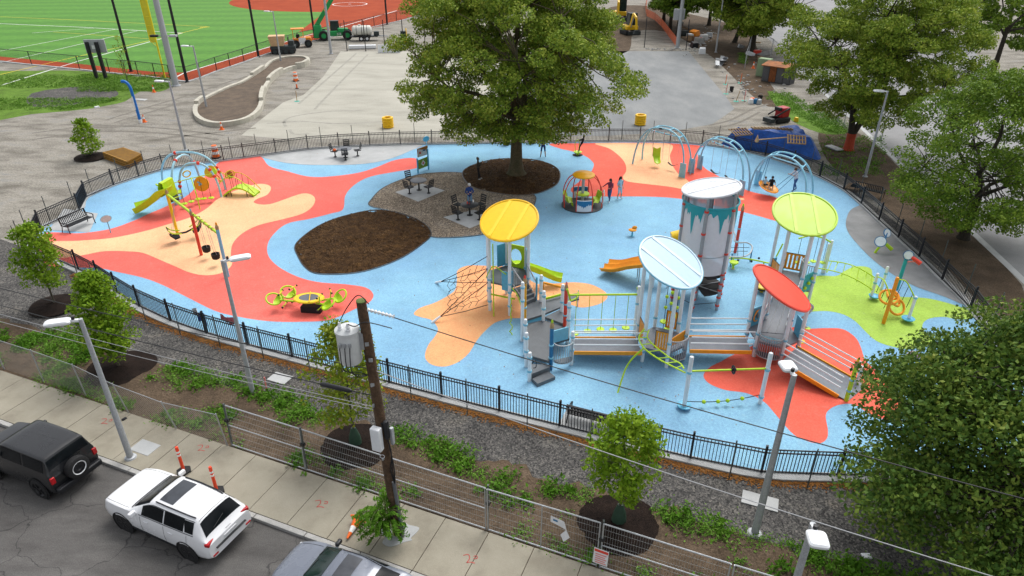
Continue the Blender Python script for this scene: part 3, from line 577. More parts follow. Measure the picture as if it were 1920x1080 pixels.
# ---------------- rope net climber
an = [G(823, 534), G(819, 604)]; hi = yc[0]
t = thing('rope_net', 'black rope spider net stretched from the yellow tower to two ground anchors', 'climbing net', an[1])
for a in an:
    d = (hi - a).normalized(); MB().cyl(a + Vector((0, 0, .02)) - d * .25, a + d * .2 + Vector((0, 0, .28)), .07, .06, 10).o('anchor', WHITE, t)
an2 = [a + (hi - a).normalized() * .18 + Vector((0, 0, .26)) for a in an]
H4 = [hi + Vector((-.05, 0, z)) for z in (3.0, 2.35, 1.6, .9, .35)]
for a, hs_ in ((an2[0], H4[:1] + H4[1:3]), (an2[1], H4[1:2] + H4[2:5:2])):
    for h in hs_: pt(t, 'rope', ROPE, [a, a.lerp(h, .5) - Vector((0, 0, .05)), h], .018, 5)
def netp(u, v):                                  # u from tower to anchors, v across
    a = an2[0].lerp(an2[1], v); top = H4[0].lerp(H4[4], v); p = top.lerp(a, u); p.z -= .25 * math.sin(math.pi * u) * math.sin(math.pi * v); return p
rnd = random.Random(3)
for i in range(1, 6):
    u = .08 + .145 * i; pts = [netp(u + (.05 if j % 2 else -.02), .06 + .88 * j / 7) for j in range(8)]; pt(t, 'rope', ROPE, pts, .012, 5)
for j in range(1, 7):
    pts = [netp(.03 + .15 * i + (.05 if (i + j) % 2 else 0), .06 + .88 * (j + (.25 if i % 2 else -.25)) / 7) for i in range(6)]; pt(t, 'rope', ROPE, pts, .011, 5)
# ---------------- stepped decks, landing and front steps
t = thing('stepped_deck', 'grey stepped deck with pencil posts at the front of the play structure', 'play deck', G(1015, 690))
MB().slab(GP([(997.7, 710), (1008, 719.5), (1041, 706), (1028, 695.5)], .19), .19).o('step', DECK, t, sm=False)
MB().slab(GP([(994, 682), (1030, 684), (1031.5, 688), (997, 701)], .38), .36).o('step', DECK, t, sm=False)
MD = .57
MB().slab(GP([(987.5, 608), (1019, 600), (1058, 611), (1063, 624), (1068, 634), (1036, 643), (1030, 677), (995.7, 667), (986.5, 642.6)], MD), .12).o('deck', RAMPM if 0 else mat('main_deck_grey', (.11, .12, .13), .55, .12, 4, fine=80), t, sm=False)
MB().slab(GP([(985.5, 573), (1006, 563), (1052, 553), (1052, 575), (1016, 590), (986.5, 599)], UD), .1).o('deck', DECK, t, sm=False)
MB().slab(GP([(1022, 594), (1053, 578.5), (1060, 602), (1057, 607)], .70), .12).o('deck', DECK, t, sm=False)
MB().plate([*GP([(988, 606), (1017, 599)], MD), *GP([(1017, 592), (988, 599)], UD - .1)][::1], .03).o('riser_panel', PBLUE, t, sm=False)
pencil(t, G(983, 634), 3.3, mat('pencil_orange', (.88, .42, .01), .4, .06), RED); pencil(t, G(1032.3, 693.5), 2.55, DBLUE, LIME); p_ = G(1058.8, 611, MD); pencil(t, p_, topz(p_, 527.5) - MD, RED, PINKP)
for bx, by, z0, ty in [(979, 640, 0, 528.5), (984.5, 665, 0, 598), (986.5, 688, 0, 623), (992.6, 715, 0, 660), (1014, 565, UD, 515), (1018.7, 601, MD, 545), (1053.7, 579.5, UD, 532.6), (1065, 624, MD, 565), (1071, 684.4, 0, 621)]:
    p = G(bx, by, z0); h = topz(p, ty); post(t, (p.x, p.y, 0), h, clamps=(h - .28, max(h - .95, .2)))
DP1 = G(1032.3, 693.5); DP2 = G(1071, 684.4); barrel(t, DP1 + Vector((.12, .05, 0)), DP2, .42, 1.32, .35)
wall(t, G(1036, 643, MD), G(1068, 634, MD), MD, MD + .62, PLBLUE, a=0, b=.9); pt(t, 'lime_rail', LIME, [G(1035, 637, MD + .1), G(1056, 628, MD + .2)], .035, 6)
a = G(1019, 530, 1.72); b = G(1052, 538, 1.75); MB().bar(a, b, .08, .1).o('arch_bar', ORG, t); MB().bar(a, a - Vector((.05, 0, .55)), .1, .08).o('arch_bar', ORG, t)
MB().bar(G(1023, 560, UD + .15), G(1053, 552, UD + .15), .06, .1).o('lime_rail', LIME, t)
pt(t, 'entry_handle', BLACK, smooth([G(995, 684, .75), G(1004, 676, 1.0), G(1005, 688, .72), G(1000, 690, .6)], 4, False), .018, 6)
# small lime-edged transfer platform to the right of the red pencil
MB().slab(GP([(1060, 552), (1086, 549), (1086, 560), (1062, 566)], 1.0), .08).o('side_platform', DECK, t, sm=False); pt(t, 'lime_rail', LIME, smooth([G(1063, 566, 1.05), G(1075, 562, 1.05), G(1083, 556, 1.1), G(1084, 547, 1.2)], 4, False), .03, 6)
for p in (G(1067, 583), G(1083, 575)): pc(t, 'platform_leg', STEEL, p, p + Vector((0, 0, .95)), .03)
# ---------------- ramp 1 and hanging pod bridge
r1f0, r1f1, r1b0, r1b1 = G(1075.5, 660, .55), G(1204, 661, .72), G(1074, 634.5, .55), G(1192, 634.5, .72)
t = thing('ramp_bridge', 'grey ramp with orange edges and white rails between stepped deck and light blue tower', 'ramp', (r1f0 + r1b1).xy.to_3d() / 2, 'play structure ramps')
ramp(t, r1f0, r1f1, r1b0, r1b1)
t = thing('pod_bridge', 'lime beam with five hanging lime disc steps behind the first ramp', 'pod bridge', G(1130, 632))
pL = G(1065, 622, MD); pR, hR = upto((1189, 628), 536); post(t, pR, hR, clamps=(hR - .9,)); bz = topz(pL, 553)
bl = Vector((*pL.xy, bz)); br = Vector((*pR.xy, topz(pR, 552))); pc(t, 'beam', LIME, bl, br, .05); pc(t, 'beam_arm', LIME, bl + Vector((-.12, 0, .3)), bl + Vector((.05, 0, -.3)), .04); pc(t, 'beam_arm', LIME, br + Vector((-.08, 0, .35)), br + Vector((.12, 0, -.25)), .04)
for i in range(5):
    p = bl.lerp(br, .1 + .19 * i); z = p.z; p.z = .42 + (.0, .05, .08, -.03, .02)[i]; pod(t, p, z, .19, rope=LIME, rr=.016)
# ---------------- light blue tower
LBc = Vector((6.55, 24.75, 0)); la = math.atan2(G(1204, 678).y - LBc.y, G(1204, 678).x - LBc.x); lc = hexc(LBc, 1.06, la)
t = thing('climbing_tower', 'play tower with round light blue roof between the two ramps', 'play tower', LBc)
LN = (.31, -.33, .89); LC = Vector((6.58, 24.9, 4.5)); tower_posts(t, lc, LC, LN, (.55, 1.25))
roof(t, LC, LN, 1.47, mat('roof_pale_blue', (.50, .68, .80), .35, .05), mat('roof_white_rib', (.64, .76, .84), .35, .03), 2, R(-33), mat('roof_white_line', (.74, .82, .88), .35, .03))
M_ = nrm_mat(LN); MB().lathe([(1.475, -.03), (1.49, .02), (1.475, .045), (1.44, .03)], LC, 48, M_, cap=False).o('roof_edge', PLBLUE, t)
LD = .76; MB().slab([Vector((*p.xy, LD)) for p in lc], .1).o('deck', RAMPM, t, sm=False)
for i, a, b in ((0, .42, .96), (5, .15, .95), (3, .1, .55)):
    p, q = lc[i], lc[(i + 1) % 6]; slat_panel(t, p.lerp(q, a), p.lerp(q, b), LD + .1, LD + .98)
barrel(t, lc[1].lerp(lc[2], .05), lc[1].lerp(lc[2], .98), .38, 1.35, .32); MB().plate([lc[1].lerp(lc[2], .1) + Vector((0, .1, 1.0)), lc[1].lerp(lc[2], .9) + Vector((0, .1, 1.0)), lc[1].lerp(lc[2], .9) + Vector((0, .1, 1.5)), lc[1].lerp(lc[2], .1) + Vector((0, .1, 1.35))], .04).o('play_panel', ORG, t, sm=False)
lz = 1.75; o_ = smooth(GP([(1208, 617), (1198, 633), (1208, 653), (1233, 672), (1257, 685), (1285, 699)], lz), 6, False); i_ = smooth(GP([(1217, 619), (1214, 633), (1229, 650), (1255, 670), (1276, 682), (1282, 691)], lz), 6, False)
# ---------------- lime curved ladder running from that tower to the overhead rail
t = thing('curved_ladder', 'lime curved overhead ladder in front of the light blue tower', 'overhead ladder', G(1158, 737))
pt(t, 'ladder_rail', LIME, o_, .032, 8); pt(t, 'ladder_rail', LIME, i_, .028, 8)
for i in range(2, 29, 4): pt(t, 'rung', LIME, [o_[i], i_[min(i, len(i_) - 1)]], .02, 6)
pt(t, 'support_leg', LIME, smooth([G(1207, 653, lz), G(1186, 672, 1.25), G(1172, 694, .72), G(1158, 737)], 6, False), .036, 8)
# pod climber behind the tower
t = thing('pod_climber', 'lime balls and discs on hanging ropes behind the light blue tower', 'pod climber', G(1238, 640))
pa = G(1238, 640); pt(t, 'top_arm', LIME, smooth([pa + Vector((-.2, -.35, 3.3)), pa + Vector((0, 0, 3.5)), pa + Vector((.7, .1, 3.4))], 5, False), .035, 8)
for k, (dx, dy, zs, ds) in enumerate([(.05, 0, (2.35, 1.8), (1.05,)), (.3, .1, (2.5, 1.95, 1.5), (.6,)), (.6, .15, (2.9, 2.2, 1.7), (1.25,))]):
    q = pa + Vector((dx, dy, 0)); pc(t, 'hanging_rope', ROPE, q + Vector((0, 0, .1)), q + Vector((0, 0, 3.42)), .014, n=5)
    for z in zs: MB().ball(q + Vector((0, 0, z)), .085, 10).o('climbing_ball', LIME, t)
    for z in ds: MB().lathe([(1e-6, -.05), (.19, 0), (.17, .04), (1e-6, .05)], q + Vector((0, 0, z)), 14).o('pod', LIME, t)
# ---------------- overhead rail with roller, ball rope
t = thing('overhead_rail', 'two white posts joined by lime rail with black roller wheel and ball rope', 'track ride', G(1355, 760))
q1, h1 = upto((1282, 766), 668); q2, h2 = upto((1424.5, 757), 661); post(t, q1, h1, r=.085, clamps=(topz(q1, 698),)); post(t, q2, h2, r=.085, clamps=(topz(q2, 693), .35))
ra = Vector((*q1.xy, topz(q1, 696))); rb = Vector((*q2.xy, topz(q2, 691))); pc(t, 'rail', LIME, ra, rb, .04)
md_ = ra.lerp(rb, .56); dr = (rb - ra).normalized(); wl_ = MB().tube([md_ + Vector((0, math.cos(x), math.sin(x))) * .15 for x in [i * math.pi / 9 for i in range(18)]], .035, 6, True).o('roller_wheel', BLACK, t); MB().cyl(md_ - dr * .09, md_ + dr * .09, .07).o('roller_hub', BLACK, wl_)
MB().lathe([(.09, .1), (.26, .13), (.28, .19), (.24, .2), (.09, .14)], q1, 20).o('base_dish', PBLUE, t)
rp = [q1.lerp(q2, i / 16) + Vector((0, 0, .36 - .16 * math.sin(math.pi * i / 16) + .1 * i / 16)) for i in range(17)]; rpo = pt(t, 'ball_rope', ROPE, rp, .016, 6)
for i in (4, 7, 9, 12): MB().ball(rp[i], .085, 12).o('rope_ball', LIME, rpo)
# ---------------- ramp 2, red-roofed tower, ramp 3 and back bridge
RDc = Vector((11.6, 25.1, 0)); fl_ = G(1413.7, 668.5); ra_ = math.atan2(fl_.y - RDc.y, fl_.x - RDc.x); rc = hexc(RDc, 1.1, ra_)
r2f0, r2f1, r2b0, r2b1 = G(1293, 657, .74), G(1409, 659, .82), G(1291, 632, .74), G(1398, 633, .82)
t = thing('ramp_bridge', 'grey ramp with orange edges between the light blue tower and red tower', 'ramp', (r2f0 + r2b1).xy.to_3d() / 2, 'play structure ramps'); ramp(t, r2f0, r2f1, r2b0, r2b1)
t = thing('climbing_tower', 'low play tower with tilted round red roof and barrel shaped bar panel', 'play tower', RDc)
RN = (.46, -.12, .88); RCc = Vector((11.43, 24.95, 3.25)); tower_posts(t, rc, RCc, RN, (.5, 1.2)); roof(t, RCc, RN, 1.44, mat('roof_red', (.76, .085, .05), .4, .06, 3), mat('roof_red_edge', (.76, .045, .03), .35, .05), 0)
RDK = .84; MB().slab([Vector((*p.xy, RDK)) for p in rc], .1).o('deck', RAMPM, t, sm=False)
MOT = mat('mottled_blue_top', (.05, .25, .36), .5, .2, 14, c2=(.35, .62, .72)); barrel(t, rc[0].lerp(rc[1], .03), rc[0].lerp(rc[1], .97), .32, 1.3, .42, MOT, 17)
GEAR = mat('panel_gear', (.30, .33, .35), .4, .2)
pp, pq = rc[5], rc[4]; wp = wall(t, pp, pq, RDK, RDK + .95, PBLUE, a=.08, b=.92); mid = pp.lerp(pq, .5); MB().tube([mid + Vector((math.cos(x) * .28 * du.x, math.cos(x) * .28, RDK + .5 + math.sin(x) * .28)) + Vector((-.05, -.05, 0)) for x in [i * math.pi / 10 for i in range(20)]], .03, 6, True).o('panel_wheel', ORG, wp); MB().ball(mid + Vector((-.06, -.06, RDK + .5)), .16, 12, (.3, 1, 1)).o('panel_gear', GEAR, wp)
wall(t, rc[2], rc[3], RDK, RDK + .9, PBLUE, a=.1, b=.6)
r3f0, r3f1, r3b0, r3b1 = G(1465, 678, .78), G(1572, 742, .12), G(1494, 651, .78), G(1606, 714, .12)
t = thing('ramp_bridge', 'entry ramp with orange edges sloping down beside the lime pencil post', 'ramp', (r3f1 + r3b1).xy.to_3d() / 2, 'play structure ramps'); ramp(t, r3f0, r3f1, r3b0, r3b1, (.4, .66, .92))
p_ = G(1586, 752); pencil(t, p_, topz(p_, 671), LIME, YEL); MB().slab([r3f1, G(1590, 752, .05), G(1625, 722, .05), r3b1], .04).o('ramp_toe', RAMPM, t, sm=False)
p_ = G(1606, 722); post(t, p_, topz(p_, 686), clamps=(.7,))
t = thing('grey_bridge', 'wide grey panel bridge rising behind the red roofed tower', 'bridge', G(1450, 610))
ba, bb, bc_, bd = G(1424, 622, .86), G(1470, 626, .86), G(1494, 556, 1.15), G(1450, 556, 1.15)
MB().slab([ba, bb, bc_, bd], .08).o('bridge_deck', RAMPM, t, sm=False)
for k in range(1, 3): pc(t, 'deck_joint', STEEL, ba.lerp(bb, k / 3) + Vector((0, 0, .005)), bd.lerp(bc_, k / 3) + Vector((0, 0, .005)), .012, n=4)
for p, q in ((ba, bd), (bb, bc_)):
    for z in (.45, .85): pc(t, 'bridge_rail', WHITE, p + Vector((0, 0, z)), q + Vector((0, 0, z)), .022, n=6)
    for f in (.12, .88): r_ = p.lerp(q, f); pc(t, 'bridge_leg', STEEL, (r_.x, r_.y, 0), (r_.x, r_.y, r_.z + .88), .03)
# ---------------- green-roofed tower
GRc = Vector((13.95, 29.7, 0)); gc = hexc(GRc, 1.05, R(35))
t = thing('climbing_tower', 'tall play tower with round lime green roof at the back right', 'play tower', GRc)
GN = (-.04, -.36, .93); GC = Vector((13.95, 29.75, 4.62)); tower_posts(t, gc, GC, GN, (1.2, 1.7)); roof(t, GC, GN, 1.5, mat('roof_lime', (.40, .62, .008), .4, .08, 2), mat('roof_lime_rib', (.47, .68, .03), .4, .04), 2, R(80))
GD = 1.12; MB().slab([Vector((*p.xy, GD)) for p in gc], .1).o('deck', RAMPM, t, sm=False)
slat_panel(t, gc[0].lerp(gc[1], .05), gc[0].lerp(gc[1], .95), GD + .1, GD + 1.0); slat_panel(t, gc[2].lerp(gc[3], .1), gc[2].lerp(gc[3], .9), GD + .1, GD + 1.0); barrel(t, gc[0].lerp(gc[5], .02), gc[0].lerp(gc[5], .98), GD - .5, GD + .9, .4)
wp = wall(t, gc[5], gc[4], GD - .3, GD + .7, TEAL, a=.2, b=.95)
for k in range(3): MB().ball(gc[5].lerp(gc[4], .3 + .22 * k) + Vector((.05, -.06, GD + .4 - .2 * k)), .09, 10).o('panel_button', LIME, wp)
wall(t, gc[1], gc[2], GD, GD + .9, PBLUE, a=.6, b=.95)
# hanging steps behind it
t = thing('pod_bridge', 'lime arched beam with four hanging disc steps behind the green roofed tower', 'pod bridge', G(1500, 515))
s0 = G(1482, 515); s1, hs1 = upto((1545, 512), 450); post(t, s1, hs1); aa = s0 + Vector((0, 0, topz(s0, 447))); ab = Vector((*s1.xy, topz(s1, 455))); ar = smooth([aa, aa.lerp(ab, .35) + Vector((0, 0, .25)), aa.lerp(ab, .7) + Vector((0, 0, .2)), ab], 6, False); pt(t, 'beam', LIME, ar, .045)
for f, z in ((.15, .75), (.4, .7), (.6, .75), (.85, .65)):
    p = ar[int(f * (len(ar) - 1))]; pod(t, (p.x, p.y, z), p.z, .17)
b0, hb0 = upto((1466, 507), 440); pt(t, 'support_leg', LIME, smooth([G(1449, 514), G(1452, 490, .8), G(1468, 457, 1.75)], 5, False), .04)
# ---------------- loop ladder, orange loops, seats on the green patch
t = thing('loop_ladder', 'lime horizontal loop ladder arching over the green patch to white posts', 'loop ladder', G(1632, 561))
p1, h1 = upto((1632, 561), 512); p2, h2 = upto((1652, 543), 499.5); post(t, p1, h1, r=.07, clamps=(.95,)); post(t, p2, h2, r=.07, clamps=(.95,))
u0 = G(1553, 489, 1.25); u1 = G(1641, 521, 1.0); v0 = G(1534, 503, 1.35); v1 = G(1636, 543, .95)
ru = [u0.lerp(u1, i / 14) + Vector((0, 0, .22 * math.sin(math.pi * i / 14))) for i in range(15)]; rv = [v0.lerp(v1, i / 14) + Vector((0, 0, .22 * math.sin(math.pi * i / 14))) for i in range(15)]
pt(t, 'rail', LIME, ru, .03); pt(t, 'rail', LIME, rv, .03)
for i in range(1, 14, 2): a, b = ru[i], rv[min(i + 1, 14)]; c = a.lerp(b, .5) - Vector((0, 0, .35 if i % 4 == 1 else -.25)); pt(t, 'loop_rung', LIME, smooth([a, a.lerp(c, .8) - Vector((0, 0, .1)), c, b.lerp(c, .8) - Vector((0, 0, .1)), b], 3, False), .018, 6)
p3 = G(1541, 512); pc(t, 'post', WHITE, p3, p3 + Vector((0, 0, 1.75)), .06)
def dish(par, p, r=.27, z=.22, nm='dish_seat'): return MB().lathe([(.05, z - .14), (r * .8, z - .06), (r, z + .02), (r * .94, z + .03), (r * .6, z - .03), (1e-6, z - .05)], (p.x, p.y, 0), 20).o(nm, PBLUE, par)
dish(t, p1 + Vector((.12, -.05, 0)))
t = thing('loop_climber', 'orange post with three orange loops and lime arcs on the green patch', 'loop climber', G(1656, 607))
po, ho = upto((1656, 607), 520); MB().lathe([(.085, 0), (.085, ho - .05), (.06, ho)], po, 10).o('post', ORG, t)
def loop(px_, py_, z, rad, ax): 
    c = G(px_, py_, z); ax = Vector(ax).normalized(); M = nrm_mat(ax); MB().tube([c + M @ Vector((math.cos(x) * rad, math.sin(x) * rad * .92, 0)) for x in [i * math.pi / 14 for i in range(28)]], .06, 8, True).o('loop', ORG, t)
loop(1667, 557, .95, .42, (-.2, -.5, .8)); loop(1675, 560, .85, .42, (.5, -.4, .75)); loop(1681, 575, .55, .42, (.2, -.8, .6))
p4, h4 = upto((1702, 602), 555); post(t, p4, h4, r=.07, clamps=(h4 - .1,)); dish(t, p4 + Vector((-.1, -.12, 0)), .3)
top = po + Vector((0, 0, ho - .1)); a1 = smooth([p1 + Vector((0, 0, h1 - .2)), G(1657, 525, 1.65), G(1666, 545, 1.35), G(1671, 562, 1.0)], 5, False); pt(t, 'arc', LIME, a1, .03); a2 = smooth([top, G(1698, 527, 2.0), G(1708, 543, 1.65), p4 + Vector((0, 0, h4 - .15))], 5, False); pt(t, 'arc', LIME, a2, .03)
for arc in (a1, a2):
    for i in (4, 8, 12): p = arc[i]; pc(t, 'hanging_rope', ROPE, (p.x - .1, p.y, p.z - .75), p, .014, n=5)
t = thing('talk_post', 'teal post with round drum head and red speaking tube on the grey pad', 'talk tube', G(1681, 542))
p5, h5 = upto((1681, 543), 486); MB().lathe([(.09, 0), (.09, h5)], p5, 10).o('post', TEAL, t); hd_ = p5 + Vector((.06, 0, h5 + .22)); M_ = nrm_mat((-.5, -.8, .35)); hh = MB().lathe([(.2, -.05), (.23, 0), (.2, .05), (1e-6, .06)], hd_, 18, M_).o('drum_head', WHITE, t); MB().lathe([(.2, -.06), (.25, -.05), (.25, .05), (.225, .055)], hd_, 18, M_, cap=False).o('drum_rim', DBLUE, hh)
MB().cyl(hd_ + Vector((.12, -.1, -.05)), hd_ + Vector((.5, -.35, -.3)), .09, .12, 12).o('speaking_tube', RED, t); pt(t, 'tube_bracket', PINKP, [p5 + Vector((0, 0, h5 - .15)), hd_ + Vector((.3, -.22, -.25))], .03, 6)
t = thing('dish_sculpture', 'lime stand with two blue rimmed white listening dishes on the grey pad', 'listening dish', G(1640, 475))
lb = G(1640, 475); pt(t, 'stand', LIME, smooth([lb, lb + Vector((.2, .05, .4)), lb + Vector((.5, .1, .62))], 5, False), .07, 8); MB().cyl(lb + Vector((.42, .0, .65)), lb + Vector((.85, -.1, .3)), .09, .11, 12).o('horn', LIME, t)
for (x, y, z, r_, n_) in ((1651, 453, .95, .3, (-.45, -.75, .5)), (1663, 437, 1.3, .24, (.3, -.8, .5))):
    c = G(x, y, z); M_ = nrm_mat(n_); o = MB().lathe([(1e-6, -.02), (r_ * .85, 0), (r_, .04)], c, 20, M_).o('dish', WHITE, t); MB().lathe([(r_ * .95, -.03), (r_ * 1.06, 0), (r_ * 1.03, .05), (r_ * .92, .045)], c, 20, M_, cap=False).o('dish_rim', DBLUE, o)
pt(t, 'neck', DBLUE, [G(1651, 453, .95), G(1660, 447, 1.1), G(1663, 437, 1.3)], .05, 8)
t = thing('swaying_pole', 'curved grey balance pole standing at the edge of the red patch', 'balance pole', G(1505, 620)); pt(t, 'pole', LAMPG, smooth([G(1514, 616), G(1501, 600, .3), G(1513, 590, .6), G(1524, 577, .9), G(1519, 570, 1.3)][::1], 6, False), .055, 8)
MB().lathe([(.14, .0), (.14, .03), (.06, .05)], G(1514, 616), 14).o('base_plate', LIME, t)
for x, y, lb in ((1501, 641, 'small orange stepping disc set beside the entry ramp'), (1390, 374, 'small peach stepping disc on the red patch by the drum tower')):
    tag(MB().lathe([(.2, .028), (.19, .05), (1e-6, .06)], G(x, y), 18).o('stepping_disc', YEL if x > 1400 else RB_PEACH), lb, 'stepping disc', 'stepping discs')
# ---------------- drum tower with printed mesh walls
DT = Vector((9.3, 29.5, 0)); DRr = 1.27; da = R(-112); dc = hexc(DT, DRr, da)
t = thing('drum_tower', 'tall grey drum tower of mesh walls with teal paint drips and white roof', 'play tower', DT)
DN = (-.16, .03, .99); DCn = Vector((9.26, 29.55, 6.0)); GPOST = mat('post_grey', (.36, .38, .41), .4, .1, metal=.3)
for p in dc:
    o = post(t, p, 6.0 - (DN[0] * (p.x - DCn.x) + DN[1] * (p.y - DCn.y)) / DN[2] - .04, GPOST, .075, False)
    for c in (.3, .75, 1.15, 1.5, 2.0, 3.1, 4.2, 5.3): MB().lathe([(.08, c - .045), (.108, c - .04), (.108, c + .04), (.08, c + .045)], (p.x, p.y, 0), 12, cap=False).o('clamp', RED, o)
roof(t, DCn, DN, 1.36, mat('roof_white', (.60, .63, .67), .3, .03), mat('roof_white_seam', (.74, .76, .79), .35, .03), 1, R(14))
MESHW = mat('mesh_sheet_pale', (.80, .79, .83), .95, .04, 5, alpha=.86, spec=.03); MESHT = mat('mesh_print_teal', (.02, .36, .42), .5, .06, 5, alpha=.96)
for i in range(6):
    a0 = da + i * math.pi / 3 + .07; a1 = a0 + math.pi / 3 - .14
    rows = [[DT + Vector((math.cos(a0 + (a1 - a0) * k / 10) * (DRr * .985), math.sin(a0 + (a1 - a0) * k / 10) * (DRr * .985), z)) for k in range(11)] for z in (2.02, 2.5, 3.6, 4.6, 5.42)]
    sh = MB().grid(rows).o('mesh_wall', MESHW, t)
    rnd = random.Random(40 + i); K = 26; m = MB(); T_, B_ = [], []; ph = rnd.uniform(0, 6); main = rnd.randint(7, 19)
    for k in range(K + 1):
        a = a0 + (a1 - a0) * k / K; rr = DRr * 1.0; low = .3 + .1 * math.sin(k * .9 + ph) + .16 * max(0, math.sin(k * 2.1 + ph)) ** 4 + (.75 * math.exp(-((k - main) / 1.6) ** 2)) + .25 * math.exp(-((k - main) / 4.5) ** 2) + (.5 * math.exp(-((k - (main + 9) % K) / .9) ** 2))
        T_.append(DT + Vector((math.cos(a) * rr, math.sin(a) * rr, 5.44))); B_.append(DT + Vector((math.cos(a) * rr, math.sin(a) * rr, 5.44 - low)))
    m.strip(T_, B_); m.o('paint_drip', MESHT, sh)
MB().tube([DT + Vector((math.cos(x) * 1.3, math.sin(x) * 1.3, 5.46)) for x in [i * math.pi / 20 for i in range(40)]], .045, 8, True).o('top_ring', TEAL, t)
MB().tube([DT + Vector((math.cos(x) * 1.27, math.sin(x) * 1.27, 3.0)) for x in [i * math.pi / 20 for i in range(40)]], .02, 6, True).o('mid_ring', GPOST, t)
NETB = mat('black_belt_net', (.02, .02, .022), .8, .25, 9)
for z, sl in ((1.85, .1), (.95, .14)):
    n_ = 24; o = MB().lathe([(1e-6, z - sl), (DRr * .55, z - sl * .6), (DRr * .93, z), (DRr * .93, z - .05), (DRr * .5, z - sl * .7 - .06), (1e-6, z - sl - .06)], DT, n_, a0=da + .4, a1=da + 4.9).o('net_floor', NETB, t)
    for i in range(6): MB().cyl(DT + Vector((0, 0, z - sl + .04)), dc[i] + Vector((0, 0, z + .06)), .022, n=6).o('net_strap', GPOST, o)
for z in (.45, 1.25, 1.55):
    for i in range(6): pt(t, 'rope', ROPE, [dc[i] + Vector((0, 0, z)), dc[(i + 1) % 6] + Vector((0, 0, z))], .014, 5)
pc(t, 'center_post', GPOST, DT, DT + Vector((0, 0, 5.9)), .07)
MB().lathe([(.36, 0), (.36, .55), (.3, .6)], DT + Vector((-1.35, .9, 3.0)), 16, Matrix.Rotation(R(75), 3, 'Y')).o('slide_mouth', YEL, t)
# red pencil and curved rope fence beside the drum
t = thing('pencil_post', 'tall red pencil post standing beside the grey drum tower', 'pencil post', G(1378, 474)); p_ = G(1378, 474); pencil(t, p_, topz(p_, 381), RED, LIME, .09)
t = thing('curved_rope_rail', 'curved grey rail with small rope grid behind the drum tower', 'rope rail', G(1392, 488))
cr = smooth([G(1376, 434, 1.2), G(1379, 443, 1.15), G(1377, 451, 1.1), G(1385, 455, 1.05), G(1400, 455, 1.0), G(1410, 462, .95), G(1406, 475, .85), G(1390, 482, .8), G(1368, 481, .8)], 5, False); pt(t, 'rail', LAMPG, cr, .04)
for a, b in (((1370, 464), (1405, 464)), ((1370, 471), (1402, 471)), ((1384, 457), (1383, 479)), ((1394, 457), (1394, 480))): pt(t, 'rope', ROPE, [G(*a, .95), G(*b, .9)], .014, 5)
p_ = G(1406, 491); pc(t, 'leg', DBLUE, p_, p_ + Vector((0, 0, .9)), .035); p_ = G(1369, 500); pc(t, 'leg', DBLUE, p_, p_ + Vector((0, 0, .8)), .035)
t = thing('balance_beam', 'long lime balance bar with black knobs behind the red roofed tower', 'balance bar', G(1405, 505))
ba_ = smooth([G(1367, 484, .5), G(1400, 485, .5), G(1445, 494, .5)], 6, False); pt(t, 'beam', LIME, ba_, .045)
for x, y, z in ((1384, 488, .4), (1409, 490, .4), (1423, 484, .62)): MB().ball(G(x, y, z), .07, 8).o('knob', BLACK, t)
for f in (2, 10): p = ba_[f]; pc(t, 'leg', LIME, (p.x, p.y, 0), p, .035)
t = thing('mushroom_step', 'single lime stepping stool beside the drum tower', 'step stool', G(1374, 505)); MB().lathe([(.06, 0), (.06, .25), (.25, .42), (.24, .47), (1e-6, .49)], G(1374, 505), 18).o('stool', LIME, t); MB().lathe([(.12, .02), (.12, .04), (.05, .06)], G(1374, 505), 14).o('base_plate', LAMPG, t)
t = thing('spring_seat', 'small yellow stool with black foot behind the red roofed tower', 'step stool', G(1428, 548)); MB().lathe([(.1, 0), (.1, .2), (.3, .3), (.32, .38), (1e-6, .42)], G(1428, 548), 18).o('stool', YEL, t); MB().lathe([(.33, .22), (.3, .28), (.12, .2)], G(1428, 548), 18).o('foot', BLACK, t)
t = thing('bird_rocker', 'small orange bird shaped seat on a blue stem in the open blue area', 'spring rocker', G(1185, 443))
p_ = G(1185, 443); pc(t, 'stem', PBLUE, p_, p_ + Vector((0, 0, .35)), .06, .045); MB().lathe([(.16, .02), (.16, .04)], p_, 14).o('base_plate', PBLUE, t); MB().ball(p_ + Vector((0, 0, .42)), .26, 12, (1, .8, .32)).o('seat', ORG, t); MB().ball(p_ + Vector((.12, .05, .55)), .15, 10, (1.1, .6, .8)).o('backrest', ORG, t)
# ---------------- double orange slide
t = thing('orange_slide', 'orange double chute slide lying left of the light blue roof', 'slide', G(1135, 512))
sA, sB = G(1134, 500, .32), G(1222, 492, 1.25); ch = [sA, sA.lerp(sB, .3) + Vector((0, 0, -.12)), sA.lerp(sB, .6) + Vector((0, 0, -.02)), sB]; chute(t, ch, 1.25, .2, ORG, lips=2)
for f in (.12, .75):
    p = sA.lerp(sB, f); pc(t, 'leg', STEEL, (p.x, p.y - .2, 0), (p.x, p.y - .2, p.z - .12), .03); pc(t, 'leg', STEEL, (p.x, p.y + .25, 0), (p.x, p.y + .25, p.z - .12), .03)
MB().slab([sB + Vector((0, -.5, 0)), sB + Vector((.9, -.5, 0)), sB + Vector((.9, .5, 0)), sB + Vector((0, .5, 0))], .08).o('slide_platform', DECK, t, sm=False)
for dx, dy in ((.1, -.45), (.85, -.45), (.1, .45), (.85, .45)): pc(t, 'post', WHITE, (sB.x + dx, sB.y + dy, 0), (sB.x + dx, sB.y + dy, 1.2), .05)
